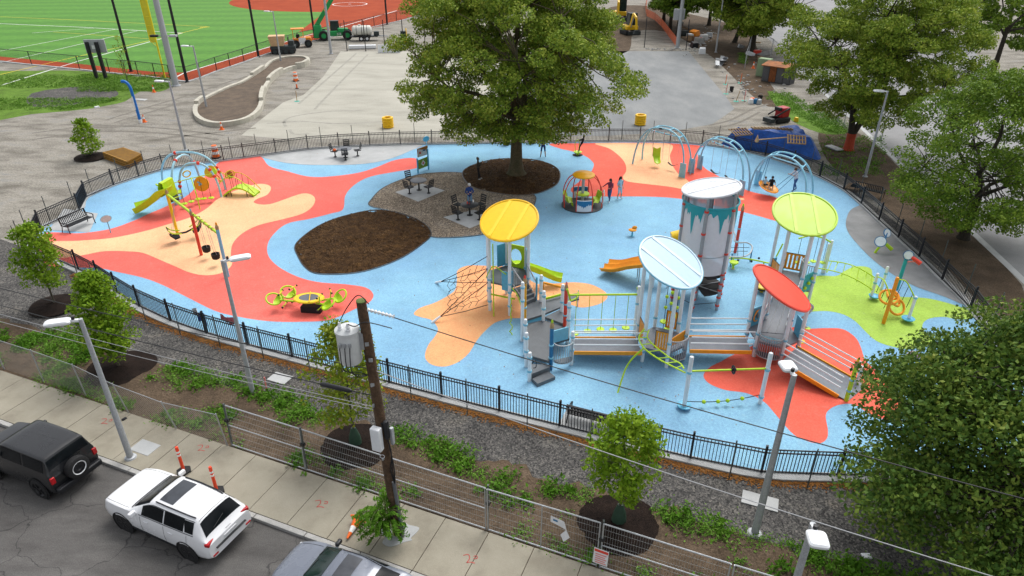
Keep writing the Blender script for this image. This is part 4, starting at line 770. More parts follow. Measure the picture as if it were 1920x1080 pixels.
# ---------------- dome spinner
DM = G(1091.5, 386); DR2 = 1.36
t = thing('dome_spinner', 'domed spinner cabin with orange disc top and red ribs near two girls', 'spinner', DM)
MB().lathe([(DR2 * 1.02, .02), (DR2 * 1.03, .08), (DR2, .1), (1e-6, .11)], DM, 36).o('turntable', mat('spinner_floor', (.05, .052, .06), .6, .15), t); MB().lathe([(.72, 2.12), (.74, 2.2), (.6, 2.3), (1e-6, 2.36)], DM, 32).o('top_disc', mat('spinner_top_orange', (.88, .42, .01), .4, .08), t)
for i in range(8):
    a = math.pi / 8 + i * math.pi / 4; e = Vector((math.cos(a), math.sin(a), 0)); pt(t, 'rib', RED, smooth([DM + e * DR2 * .98 + Vector((0, 0, .1)), DM + e * DR2 * 1.0 + Vector((0, 0, .8)), DM + e * DR2 * .93 + Vector((0, 0, 1.35)), DM + e * DR2 * .72 + Vector((0, 0, 1.9)), DM + e * .6 + Vector((0, 0, 2.18))], 5, False), .035, 6)
pc(t, 'column', LAMPG, DM, DM + Vector((0, 0, 2.2)), .1); MB().lathe([(.1, .78), (.45, .84), (.45, .9), (.1, .92)], DM, 16).o('hand_wheel', LIME, t)
PNLW = mat('panel_pale', (.70, .72, .76), .5, .06)
for i in (5, 1):                                  # printed panels front and back
    a0, a1 = math.pi / 8 + i * math.pi / 4 + .03, math.pi / 8 + (i + 1) * math.pi / 4 - .03
    f = lambda a, z, s=1.0: DM + Vector((math.cos(a) * DR2 * s, math.sin(a) * DR2 * s, z)); pn = MB().grid([[f(a0 + (a1 - a0) * k / 6, z) for k in range(7)] for z in (.12, .86)]).o('panel', PNLW, t)
    K = 18; MB().strip([f(a0 + (a1 - a0) * k / K, .86, 1.006 if i == 5 else .992) for k in range(K + 1)], [f(a0 + (a1 - a0) * k / K, .86 - .2 - .16 * abs(math.sin(k * 1.35)) - .16 * math.exp(-((k - 8) / 3) ** 2), 1.006 if i == 5 else .992) for k in range(K + 1)]).o('paint_drip', DBLUE, pn)
    pt(t, 'panel_cap', WHITE, [f(a0 + (a1 - a0) * k / 6, .87) for k in range(7)], .025, 6)
for i in (3, 7):
    a0, a1 = math.pi / 8 + i * math.pi / 4 - .2, math.pi / 8 + (i + 1) * math.pi / 4 + .2
    MB().grid([[DM + Vector((math.cos(a0 + (a1 - a0) * k / 8) * r_, math.sin(a0 + (a1 - a0) * k / 8) * r_, z)) for k in range(9)] for r_, z in ((DR2 * .55, .12), (DR2 * .6, .42), (DR2 * .85, .46), (DR2 * .95, .9), (DR2 * .98, .9))]).o('bench_seat', LIME, t)
pt(t, 'grab_hoop', WHITE, smooth([DM + Vector((1.38, -.2, .3)), DM + Vector((1.42, -.2, .9)), DM + Vector((1.38, -.05, 1.15)), DM + Vector((1.36, .1, .9))], 4, False), .03, 6)
# ---------------- arch swings
SWB = mat('arch_blue', (.26, .59, .75), .4, .08)
def arch_path(p, q, h, n=22): return [p.lerp(q, .5) + (p - q) * .5 * math.copysign(abs(math.cos(math.pi * i / n)) ** .8, math.cos(math.pi * i / n)) + Vector((0, 0, h * math.sin(math.pi * i / n) ** .8)) for i in range(n + 1)]
ARCH = [((1186, 308), (1278, 333), (1204, 299), (1295, 324), 3.15, 'first'), ((1294, 327), (1388, 366), (1311, 317), (1404, 354), 3.1, 'mid'), ((1404, 358), (1504, 398), (1419, 347), (1521, 380), 3.0, 'last')]
AL = {'first': 'light blue arch swing frame over the peach patch near the far fence', 'mid': 'middle light blue arch swing frame behind the drum tower roof', 'last': 'light blue arch swing frame holding the orange saucer nearest the right'}
AR = {}
for f0, f1, b0, b1, h, k in ARCH:
    f0, f1, b0, b1 = (G(*p) for p in (f0, f1, b0, b1)); t = thing('arch_swing_frame', AL[k], 'swing frame', f0, 'light blue arch swing frames'); fa, bk = arch_path(f0, f1, h), arch_path(b0, b1, h)
    # the two arcs lean together towards the top
    fa = [p.lerp(q, .32 * (p.z / h)) for p, q in zip(fa, bk)]; bk = [q.lerp(p, .32 * (p.z / h)) for p, q in zip(fa, bk)]
    pt(t, 'arch_tube', SWB, fa, .065, 8); pt(t, 'arch_tube', SWB, bk, .065, 8)
    for i in (7, 9, 12, 15): pt(t, 'cross_bar', SWB, [fa[i], bk[i]], .045, 6)
    c0 = fa[8].lerp(bk[8], .5); c1 = fa[15].lerp(bk[15], .5); c1.z = c0.z = min(c0.z, c1.z) - .05; pt(t, 'swing_bar', SWB, [c0, c1], .05, 8); AR[k] = (c0, c1, fa, bk)
    for (pp_, arc) in ((f1, fa), (b0 if k != 'first' else b1, bk)):
        if k == 'last' and pp_ is f1: continue
        d = (f1 - f0).normalized(); c = pp_ + Vector((0, 0, .5)); w_ = MB().plate([c - d * .26 - Vector((0, 0, .5)), c + d * .26 - Vector((0, 0, .5)), c + d * .24 + Vector((0, 0, .6)), c - d * .24 + Vector((0, 0, .6))], .07).o('side_panel', SWB, t, sm=False)
        for j in range(3): MB().lathe([(.06, -.05), (.06, .05)], c + Vector((0, 0, -.2 + .25 * j)) + d * (.05 if j % 2 else -.05), 10, nrm_mat((d.y, -d.x, 0))).o('panel_bubble', PLBLUE, w_)
def belt_swing(c0, c1, f, g, zs, lbl, seat=RUBB):
    a, b = c0.lerp(c1, f), c0.lerp(c1, g); t = thing('belt_swing', lbl, 'swing', (a.x, a.y, 0), 'belt swings under the arches')
    for p in (a, b): pc(t, 'chain', STEEL, (p.x, p.y, zs), p, .011, n=5); MB().ball(p, .06, 8).o('hanger', RED, t)
    L = [Vector((*a.lerp(b, i / 8).xy, zs - .16 * math.sin(math.pi * i / 8))) for i in range(9)]; n = Vector((-(b - a).y, (b - a).x, 0)).normalized() * .09
    MB().grid([[p + n for p in L], [p - n for p in L], [p - n - Vector((0, 0, .02)) for p in L], [p + n - Vector((0, 0, .02)) for p in L], [p + n for p in L]]).o('seat', seat, t)
c0, c1, _, _ = AR['first']; belt_swing(c0, c1, .66, .98, .6, 'black belt swing beside the lime moulded swing')
a, b = c0.lerp(c1, .05), c0.lerp(c1, .42); t = thing('moulded_swing', 'lime moulded full-back swing seat under the first arch', 'swing', (a.x, a.y, 0))
for p in (a, b):
    pc(t, 'chain', STEEL, (p.x, p.y + .1, 1.25), p, .011, n=5); pc(t, 'chain', STEEL, (p.x, p.y - .2, .75), p, .011, n=5); MB().ball(p, .06, 8).o('hanger', RED, t)
mc = a.lerp(b, .5); ms = MB(); MB().grid([[Vector((mc.x + u * (.3 if v < 3 else .24), mc.y + y + .06 * u * u, z + .12 * u * u)) for u in (-1, -.6, 0, .6, 1)] for v, (y, z) in enumerate(((.22, 1.35), (.2, 1.0), (.12, .7), (-.25, .52), (-.55, .42), (-.55, .36), (-.2, .42), (.18, .6), (.27, 1.0), (.27, 1.35)))]).o('seat_shell', LIME, t); MB().box(mc + Vector((0, -.52, .42)), (.35, .1, .12)).o('foot_pad', RUBB, t)
c0, c1, _, _ = AR['mid']; belt_swing(c0, c1, .1, .42, .62, 'left belt swing under the middle arch, above the red patch'); belt_swing(c0, c1, .62, .95, .62, 'right belt swing under the middle arch, partly behind the white roof')
c0, c1, fa, bk = AR['last']; SDc = G(1440, 352, .62); t = thing('saucer_swing', 'orange saucer swing carrying two children under the last arch', 'swing', (SDc.x, SDc.y, 0)); M_ = nrm_mat((.28, -.2, .93))
MB().lathe([(1e-6, -.1), (.5, -.06), (.72, .04), (.74, .1), (.66, .12), (.5, .02), (1e-6, -.03)], SDc, 28, M_).o('saucer', ORG, t); MB().lathe([(1e-6, -.105), (.46, -.075), (.47, -.068)], SDc, 24, M_, cap=False).o('saucer_base', RED, t)
h0 = fa[7].lerp(bk[7], .5); h1 = fa[15].lerp(bk[15], .6)
for s_, hp in ((-1, h0), (1, h1)):
    for yy in (-.28, .28): pc(t, 'hanging_rope', DBLUE, SDc + M_ @ Vector((s_ * .62, yy, .1)), hp + Vector((0, yy * .4, 0)), .018, n=5)
# ---------------- left toddler climber
t = thing('toddler_climber', 'toddler climber with three blue arches, lime slide and arched lime bridge', 'play structure', G(370, 380))
AB = mat('arch_pale_blue', (.34, .62, .74), .4, .08); CLT = t
A_a = arch_path(G(308, 352), G(423, 356), topz(G(365, 354), 285)); A_b = arch_path(G(331, 385), G(379, 352), topz(G(352, 368), 293)); A_c = arch_path(G(342, 373), G(415.5, 370), topz(G(378, 371), 305))
for ar_ in (A_a, A_b, A_c): pt(t, 'arch', AB, ar_, .075, 8)
def knob(p): MB().ball(p, .13, 10).o('joint_knob', RED, t)
for ar_, idx in ((A_a, (9, 19, 18)), (A_b, (9, 3, 2, 17)), (A_c, (12, 3, 2, 16, 18))):
    for i in idx: knob(ar_[i])
chute(t, [G(312, 352, 1.75), G(308, 358, 1.6), G(296, 372, 1.1), G(280, 384, .65), G(266, 391, .4), G(254, 395, .3)], 1.08, .36, LIME)
hoodc = G(314, 358, 1.5); MB().grid([[hoodc + Vector((u * .1 + dx, u * .55, z)) for u in (-1, -.5, 0, .5, 1)] for dx, z in ((-.12, -.25), (-.2, .35), (-.05, .75), (.15, .7), (.2, .2), (.22, -.5))]).o('slide_hood', LIME, t)
MB().slab([G(316, 378, 1.1), G(336, 372, 1.1), G(330, 358, 1.1), G(312, 362, 1.1)], .1).o('deck', BLACK, t, sm=False)
for x, y in ((318, 388), (337, 382)): p = G(x, y); pc(t, 'deck_leg', LAMPG, p, p + Vector((0, 0, 1.1)), .05)
MB().slab(GP([(326, 364), (340, 361), (340, 355), (328, 357)], .75), .06).o('step_plate', LIME, t, sm=False)
for z in (.5, .8, 1.1, 1.35): pc(t, 'rung', LIME, G(325, 372, z), G(341, 366, z), .022, n=6)
BAR0, BAR1 = G(326, 344, 1.55), G(399, 327, 1.65)
pt(t, 'top_bar', LIME, smooth([G(326, 343, 1.5), G(352, 336, 1.5), G(378, 330, 1.55), G(398, 326, 1.6)], 5, False), .032)
for x, y in ((346, 382), (359, 378), (371, 373.5), (382, 372.5), (396, 371)):
    p = G(x, y, .35); pod(t, p, topz(p, 334 + (396 - x) * .1), .2, rr=.013)
p = G(375.4, 393); pt(t, 'slant_post', YEL if 0 else LIME, [p, Vector((p.x - .05, p.y + .05, 1.2)), G(358, 333, 1.85)], .035)
yg = mat('paint_mustard', (.62, .42, .01), .4, .1)
def disc_panel(x, y, z, r_, mt, n_, nm, th=.06): return MB().lathe([(1e-6, -th), (r_, -th), (r_ * 1.03, 0), (r_, th), (1e-6, th)], G(x, y, z), 26, nrm_mat(n_)).o(nm, mt, t)
o = disc_panel(378, 345, .95, .5, mat('panel_orange', (.85, .38, .01), .4, .06), (.1, -.95, .2), 'disc_panel')
for dx, dz in ((-.1, .1), (0, .05), (-.04, -.1), (.08, -.04)): MB().lathe([(1e-6, .072), (.06, .072), (.06, .05)], G(376, 343, 1.0) + Vector((dx, -.1, dz)), 10, nrm_mat((.1, -.95, .2))).o('panel_bubble', PLBLUE, o)
def ringp(x, y, z, r_, mt, n_): M = nrm_mat(n_); MB().tube([G(x, y, z) + M @ Vector((math.cos(a) * r_, math.sin(a) * r_ * 1.35, 0)) for a in [i * math.pi / 10 for i in range(20)]], .045, 6, True).o('ring_panel', mt, t)
ringp(350, 326, 1.65, .2, yg, (.8, -.6, .1)); ringp(431, 327, 1.3, .26, yg, (.8, -.6, .1)); disc_panel(431, 327, 1.3, .22, mat('panel_brown', (.34, .12, .03), .5, .1), (.8, -.6, .1), 'ring_face', .03)
disc_panel(395, 322, 1.45, .42, yg, (-.2, -.75, .6), 'drum_panel', .12); disc_panel(401, 322, 1.6, .2, LIME, (-.2, -.75, .6), 'drum_button', .08); pt(t, 'drum_leg', yg, smooth([G(404, 327, 1.2), G(411, 333, .9), G(412, 345, .3)], 4, False), .04)
bs0, bs1 = G(424, 362, .15), G(482, 362, .15); K = 12; wv = Vector((.12, .85, 0)); D0 = [bs0.lerp(bs1, i / K) + Vector((0, 0, .55 * math.sin(math.pi * i / K))) for i in range(K + 1)]
MB().grid([[p - wv * .5 for p in D0], [p + wv * .5 for p in D0], [p + wv * .5 - Vector((0, 0, .12)) for p in D0], [p - wv * .5 - Vector((0, 0, .12)) for p in D0], [p - wv * .5 for p in D0]]).o('bridge_deck', LIME, t)
for s_ in (-.52, .52):
    Rr = [bs0.lerp(bs1, -.02 + 1.06 * i / K) + wv * s_ + Vector((0, 0, .1 + 1.25 * math.sin(math.pi * (.22 + .78 * i / K)))) for i in range(K + 1)]; rl = pt(t, 'bridge_rail', LIME if s_ < 0 else yg, Rr, .03)
    for i in range(2, K, 2): pc(t, 'bridge_rope', ROPE, D0[i] + wv * s_, Rr[i], .016, n=5)
for i in (1, 3, 9, 11): pc(t, 'bridge_leg', BLACK, (*(D0[i] - wv * .4).xy, 0), D0[i] - wv * .4, .025)
pc(t, 'link_bar', LIME, A_c[18], D0[1] + wv * -.5 + Vector((0, 0, .85)), .028); pc(t, 'link_bar', LIME, A_a[19], G(432, 331, 1.3), .03)
# ---------------- swing set with coloured posts
t = thing('swing_frame', 'swing frame of yellow, red and blue pencil posts under a lime beam', 'swing frame', G(378, 479))
SW = []
for (x, y, ty, mt, tip) in ((333, 438.5, 351, YEL, LIME), (378, 479, 390, RED, LAMPG), (428, 519, 416, PLBLUE, ORG)):
    p = G(x, y); h = topz(p, ty); pencil(t, p, h, mt, tip, .09, False); SW.append(p)
bz = [2.55, 2.55, 2.55]; B0 = SW[0] + Vector((0, 0, 2.55)); B1 = SW[2] + Vector((0, 0, 2.55)); pc(t, 'beam', LIME, B0, B1, .075); bd = (B1 - B0).normalized()
for f in (.56, .62, .7, .76, .84, .9): q = B0.lerp(B1, f); MB().cyl(q - bd * .05, q + bd * .05, .095).o('hanger', mat('hanger_bronze', (.35, .25, .05), .4, .1), t)
for f, x, y, lb in ((.6, 387, 467, 'black bucket swing seat next to the red post'), (.75, 404.5, 480, 'black bucket swing seat next to the blue post')):
    c = G(x, y, .62); t = thing('bucket_swing', lb, 'swing', (c.x, c.y, 0), 'bucket swings'); MB().lathe([(.1, -.2), (.2, -.14), (.23, 0), (.23, .16), (.19, .16), (.19, 0), (.1, -.12)], c, 14).o('bucket_seat', RUBB, t)
    for s_ in (-.19, .19): pc(t, 'chain', STEEL, c + bd * s_ + Vector((0, 0, .15)), Vector((*(c + bd * s_).xy, 2.5)) if 0 else B0.lerp(B1, max(0, min(1, ((c + bd * s_) - B0).dot(bd) / (B1 - B0).length))), .011, n=5)
t = thing('tandem_swing', 'black and lime face-to-face tandem swing between yellow and red posts', 'swing', G(350, 450))
ta, tb = G(324, 440, .55), G(371, 424, .75); tm = ta.lerp(tb, .5)
pt(t, 'frame_bar', RUBB, [ta, tm - Vector((0, 0, .12)), tb], .06)
for e, s_ in ((ta, -1), (tb, 1)):
    d = (tb - ta).normalized() * s_; n = Vector((-d.y, d.x, 0))
    MB().grid([[e + n * u * .3 + d * o_ + Vector((0, 0, z + .05 * abs(u))) for u in (-1, -.5, 0, .5, 1)] for o_, z in ((-.35, -.2), (-.05, -.22), (.12, .05), (.2, .42), (.25, .42), (.17, 0), (-.05, -.3), (-.35, -.28))]).o('seat', RUBB, t)
    for u in (-1, 1): pt(t, 'seat_edge', LIME, smooth([e + n * u * .3 - d * .45 + Vector((0, 0, 0)), e + n * u * .32 + Vector((0, 0, .18)), e + n * u * .3 + d * .22 + Vector((0, 0, .45))], 4, False), .035, 6)
    for u in (-1, 1): pc(t, 'chain', STEEL, e + n * u * .28 + Vector((0, 0, .15)), B0.lerp(B1, .16 if s_ < 0 else .36), .011, n=5)
# ---------------- four-seat rocker
RK = G(583, 582); t = thing('group_rocker', 'lime four-seat rocker with yellow oval table on the red patch', 'rocker', RK)
MB().lathe([(1e-6, .66), (.62, .66), (.66, .7), (.62, .74), (.42, .75)], RK, 28, Matrix.Diagonal(Vector((1.15, .8, 1))), cap=False).o('table_ring', YEL, t); MB().lathe([(.43, .745), (.3, .735), (1e-6, .73)], RK, 24, Matrix.Diagonal(Vector((1.15, .8, 1))), cap=False).o('table_mesh', mat('rocker_mesh', (.12, .13, .15), .6, .1), t)
MB().box(RK + Vector((.1, -.1, .18)), (1.0, .45, .34), rz(-.12)).o('spring_box', RUBB, t, bevel=.03)
pc(t, 'table_bar', YEL, RK + Vector((-.05, .5, .77)), RK + Vector((.15, -.5, .77)), .025)
for (sx, sy, a, tilt) in ((-1.75, .05, R(175), .35), (-1.25, .75, R(150), .35), (1.05, -.45, R(-15), .55), (1.45, .35, R(25), .6)):
    c = RK + Vector((sx, sy, .62)); e = Vector((math.cos(a), math.sin(a), 0)); M = nrm_mat(Vector((0, -.35, .9)) - e * tilt)
    o = MB().tube([c + M @ Vector((math.cos(x) * .36, math.sin(x) * .34, 0)) for x in [i * math.pi / 12 for i in range(24)]], .045, 8, True).o('seat_ring', LIME, t)
    MB().lathe([(.34, 0), (.28, -.1), (.12, -.15), (1e-6, -.16)], c, 18, M, a0=math.atan2(*(M.transposed() @ (-e)).yx) - 1.35, a1=math.atan2(*(M.transposed() @ (-e)).yx) + 1.35).o('seat', LIME, o)
    pc(t, 'arm', LIME, c - e * .3 - Vector((0, 0, .05)), RK + Vector((sx * .35, sy * .35, .5)), .05)
    hb = c - e * .42 + Vector((0, 0, .38)); n = Vector((-e.y, e.x, 0)); o = pc(t, 'handle_post', LIME, c - e * .5 - Vector((0, 0, .08)), hb, .032); pc(o, 'handle_bar', YEL, hb - n * .22, hb + n * .22, .025)
    for s_ in (-.24, .24): MB().ball(hb + n * s_, .055, 8).o('grip', BLACK, o)
    fo = c - e * .5 - Vector((0, 0, .3)); o2 = pc(t, 'foot_bar', LIME, fo - n * .25, fo + n * .25, .025)
    for s_ in (-.27, .27): MB().ball(fo + n * s_, .055, 8).o('foot_peg', BLACK, o2)
# ---------------- activity panels, signs
t = thing('activity_panel', 'two game panels between blue posts by the pea gravel', 'play panel', G(790, 325))
for (x, y, ty) in ((784, 325, 297), (804, 318, 279)): p = G(x, y); post(t, p, topz(p, ty), PBLUE, .06, False)
for k, (xa, ya, xb, yb, z0, z1, mt) in enumerate(((784, 325, 804, 317, .28, 1.0, mat('panel_olive', (.20, .33, .03), .5, .1)), (785, 321, 804, 314, 1.08, 1.75, mat('panel_wood_brown', (.40, .17, .02), .5, .15)))):
    p, q = G(xa, ya), G(xb, yb); o = MB().plate([(*p.xy, z0), (*q.xy, z0), (*q.xy, z1), (*p.xy, z1)], .04).o('panel', mt, t, sm=False); nn = Vector((q.y - p.y, -(q.x - p.x), 0)).normalized(); nn = nn if nn.y < 0 else -nn
    W = lambda u, z: Vector((*(p.lerp(q, u) + nn * .026).xy, z0 + (z1 - z0) * z))
    if k == 0:
        MB().plate([W(.3, .5), W(.5, .2), W(.7, .5), W(.5, .85)], .01).o('printed_figure', PNLW, o, sm=False); MB().plate([W(.42, .5), W(.5, .35), W(.58, .5), W(.5, .68)], .018).o('printed_figure', mat('panel_red', (.6, .06, .05), .5), o, sm=False)
        for u, z, s_ in ((.12, .8, 1), (.14, .25, 1), (.85, .85, -1), (.88, .35, -1)):
            pt(o, 'printed_numeral', LIME, [W(u - .04, z + .07), W(u + .03, z + .05), W(u, z), W(u + .04, z - .04), W(u - .03, z - .08)], .018, 5)
    else: MB().plate([W(.04, .05), W(.9, .08), W(.78, .6), W(.04, .92)], .01).o('printed_figure', PNLW, o, sm=False); MB().plate([W(.45, .55), W(.75, .5), W(.65, .75)], .02).o('printed_figure', DBLUE, o, sm=False); MB().plate([W(.12, .35), W(.32, .3), W(.28, .55), W(.15, .6)], .02).o('printed_figure', mat('panel_red', (.6, .06, .05), .5), o, sm=False)
def lolly_sign(x, y, ty, r_, mt, lb, back=None):
    p = G(x, y); h = topz(p, ty); t = thing('round_sign', lb, 'sign', p); pc(t, 'post', PLBLUE, p, p + Vector((0, 0, h)), .035); M = nrm_mat((.6, -.78, .1)); c = p + Vector((0, -.05, h - r_ * .9)); o = MB().lathe([(1e-6, -.02), (r_, -.02), (r_, .02), (1e-6, .02)], c, 20, M @ Matrix.Diagonal(Vector((.8, 1.15, 1)))).o('sign_face', mt, t); MB().lathe([(r_, -.025), (r_ * 1.07, 0), (r_, .025)], c, 20, M @ Matrix.Diagonal(Vector((.8, 1.15, 1))), cap=False).o('sign_rim', PBLUE, o)
lolly_sign(208, 437, 403, .26, mat('sign_pale', (.52, .56, .6), .5), 'small round pale sign on a thin blue post near the left bench'); lolly_sign(800, 276, 255, .26, PBLUE, 'blue round sign on a post beyond the game panels')
p = G(1707, 684); t = thing('bubble_toy', 'pale pink ball toy on a short post beside the front right tree', 'ball toy', p); MB().ball(p + Vector((0, 0, .45)), .26, 16, (1, 1, .9)).o('ball', mat('ball_pink', (.55, .34, .45), .4, .2, 12), t); pc(t, 'stem', PLBLUE, p, p + Vector((0, 0, .3)), .05)
# ---------------- tables, seats, benches, bins
TABM = mat('table_mesh_black', (.03, .032, .037), .4, .15); TABG = mat('table_mesh_grey', (.13, .14, .16), .4, .15)
def table(p, lb, mt, cad=False):
    with At(p, 0):
        t = thing('picnic_table', lb, 'table', group='round picnic tables'); MB().lathe([(1e-6, .73), (.55, .73), (.58, .75), (.58, .77), (.55, .785), (1e-6, .785)], (0, 0, 0), 28).o('table_top', mt, t); pc(t, 'pedestal', BLACK, (0, 0, 0), (0, 0, .74), .06); MB().lathe([(.2, .035), (.2, .05), (.06, .08)], (0, 0, 0), 16).o('base_plate', BLACK, t)
def chair(p, face, lb):
    with At(M=Matrix.Translation(p) @ Matrix.Rotation(face, 4, 'Z') @ Matrix.Scale(1.18, 4)):                                # faces +x
        t = thing('metal_chair', lb, 'chair', group='black metal garden chairs')
        pc(t, 'pedestal', BLACK, (0, 0, 0), (0, 0, .44), .04); MB().lathe([(.12, .036), (.12, .05), (.04, .07)], (0, 0, 0), 12).o('base_plate', BLACK, t)
        f = MB().box((0, 0, .43), (.4, .4, .025)).o('seat_frame', BLACK, t, sm=False)
        for i in range(5): MB().box((-.16 + .08 * i, 0, .455), (.055, .42, .02)).o('seat_slat', BLACK, t, sm=False)
        M = Matrix.Rotation(R(-12), 3, 'Y')
        for s_ in (-.19, .19): pc(t, 'back_post', BLACK, (-.2, s_, .42), (-.3, s_, .92), .018, n=6)
        for i in range(4): MB().box((-.225 - .024 * i, 0, .56 + .11 * i), (.02, .4, .075), M).o('back_slat', BLACK, t, sm=False)
T1, T2, T3 = G(786, 357), G(881, 404), G(648, 296)
table(T1, 'round grey table on the concrete diamond at left', TABG); table(T2, 'round black table in front of the man in navy jacket', TABM); table(T3, 'round grey table on the wet pale pad by the far fence', TABG)
for P_, lst in ((T1, ((768, 348, 'chair behind the round table nearest the game panels'), (768, 364, 'chair on the near left of the table nearest the game panels'), (804, 363, 'chair on the right of the table nearest the game panels'))), (T2, ((859, 397, 'chair behind left of the black table by the man in navy'), (859, 413, 'chair at near left of the black table by the man in navy'), (901, 396, 'chair with a white plate, behind right of the black table'), (899, 413, 'chair at near right of the black table, partly under the yellow roof'))), (T3, ((629, 295, 'chair left of the far table, with an orange ball on its seat'), (653, 281.5, 'chair behind the far round table by the fence'), (648, 301, 'chair in front of the far round table'), (671, 293, 'chair right of the far round table')))):
    for x, y, lb in lst:
        p = G(x, y); d = P_ - p; 
        if d.length < .5: p = P_ + Vector((0, -.9, 0)); d = P_ - p
        if d.length > 1.15: p = P_ - d.normalized() * 1.1
        chair(p, math.atan2(d.y, d.x), 'black slatted metal ' + lb)
pb_ = G(629, 295); d_ = (T3 - pb_).normalized(); pb_ = pb_ if (T3 - pb_).length < 1.15 else T3 - d_ * 1.1
tag(MB().ball(pb_ + Vector((0, 0, .6)), .135, 16).o('orange_ball', mat('ball_orange', (.8, .14, .02), .6, .1)), 'orange ball lying on the left chair of the far table', 'ball')
for nm, x, y, r_, h_, mt, lb, ct in (('paper_plate', 889, 396, .13, .02, REFW, 'white paper plate lying on the chair behind the black table', 'plate'), ('red_cup', 876, 396, .045, .12, RED, 'small red cup standing on the black table', 'cup'), ('drink_bottle', 889, 391, .04, .2, REFW, 'small pale bottle standing on the black table', 'bottle'), ('red_cup', 881, 397, .03, .06, RED, 'tiny red lid lying in the middle of the black table', 'lid')):
    p = {'paper_plate': None}.get(nm, 1); c = T2 + Vector(((x - 881) * .028, (398 - y) * .05, .787)) if p else None
    if c is None:
        q = G(901, 396); d = (T2 - q).normalized(); q = T2 - d * 1.1 if (T2 - q).length > 1.15 else q; c = q + Vector((0, 0, .47))
    tag(MB().lathe([(r_ * .75, 0), (r_ * .8, h_ * .3), (r_, h_), (r_ * .9, h_), (r_ * .6, h_ * .5), (1e-6, h_ * .4)] if nm != 'drink_bottle' else [(r_, 0), (r_, h_ * .65), (r_ * .4, h_ * .8), (r_ * .4, h_), (1e-6, h_)], c, 14).o(nm, mt), lb, ct)
def bench(p, rot, lb, pad=None):
    with At(p, rot):
        t = thing('park_bench', lb, 'bench', group='black park benches')
        if pad: MB().box((0, 0, .05), (2.3, 1.0, .06)).o('bench_pad', CONCP, t, sm=False)
        for i in range(6): MB().box((0, -.22 + .085 * i, .45), (1.8, .06, .025)).o('seat_slat', BLACK, t, sm=False)
        for i in range(16): MB().box((-.85 + .1133 * i, .3 + .04, .72), (.045, .02, .5), Matrix.Rotation(R(-10), 3, 'X')).o('back_slat', BLACK, t, sm=False)
        for z in (.5, .95): pc(t, 'back_rail', BLACK, (-.92, .3 + (z - .5) * .17, z), (.92, .3 + (z - .5) * .17, z), .025, n=6)
        for s_ in (-.9, .9):
            pt(t, 'end_frame', BLACK, smooth([(s_, -.28, .03), (s_, -.24, .42), (s_, -.26, .64), (s_, .1, .68), (s_, .32, .66)], 4, False), .028, 6); pt(t, 'leg', BLACK, [(s_, .38, .03), (s_, .24, .42), (s_, .38, .97)], .028, 6)
bench(S(15.55, 8.45), KANG + math.pi, 'black metal bench with its back against the front fence', True)
bench(G(150, 428), R(70), 'black metal bench on the pad by the left fence')
bench(G(1612, 376) + Vector((1.0, .9, 0)), R(135), 'dark bench standing outside the right fence near the bare soil')
def bin_(p, lb):
    with At(p): t = thing('litter_bin', lb, 'bin', group='litter bins by the fence'); MB().lathe([(.24, .03), (.28, .75), (.31, .76), (.31, .84), (.26, .86)], (0, 0, 0), 18).o('bin_body', BLACK, t); MB().lathe([(.18, .845), (.15, .9), (1e-6, .91)], (0, 0, 0), 16).o('bin_lid', RUBB, t)
bin_(G(950, 272), 'black litter bin left of the big tree trunk'); bin_(G(998, 269), 'black litter bin right of the big tree trunk')
# ---------------- stand-up spinner by the far fence
p = G(1083, 291); t = thing('standing_spinner', 'small lime stand-up spinner with a child by the far fence', 'spinner', p); MB().lathe([(.1, .03), (.1, .2), (.33, .24), (.34, .3), (1e-6, .31)], p, 20).o('platform', LIME, t); pt(t, 'hand_loop', LIME, smooth([p + Vector((-.2, 0, .3)), p + Vector((-.24, 0, 1.0)), p + Vector((0, 0, 1.3)), p + Vector((.1, 0, 1.0)), p + Vector((.05, 0, .3))], 4, False), .03, 6)
MB().lathe([(.42, .025), (.42, .035)], p, 20).o('base_plate', RUBB, t)
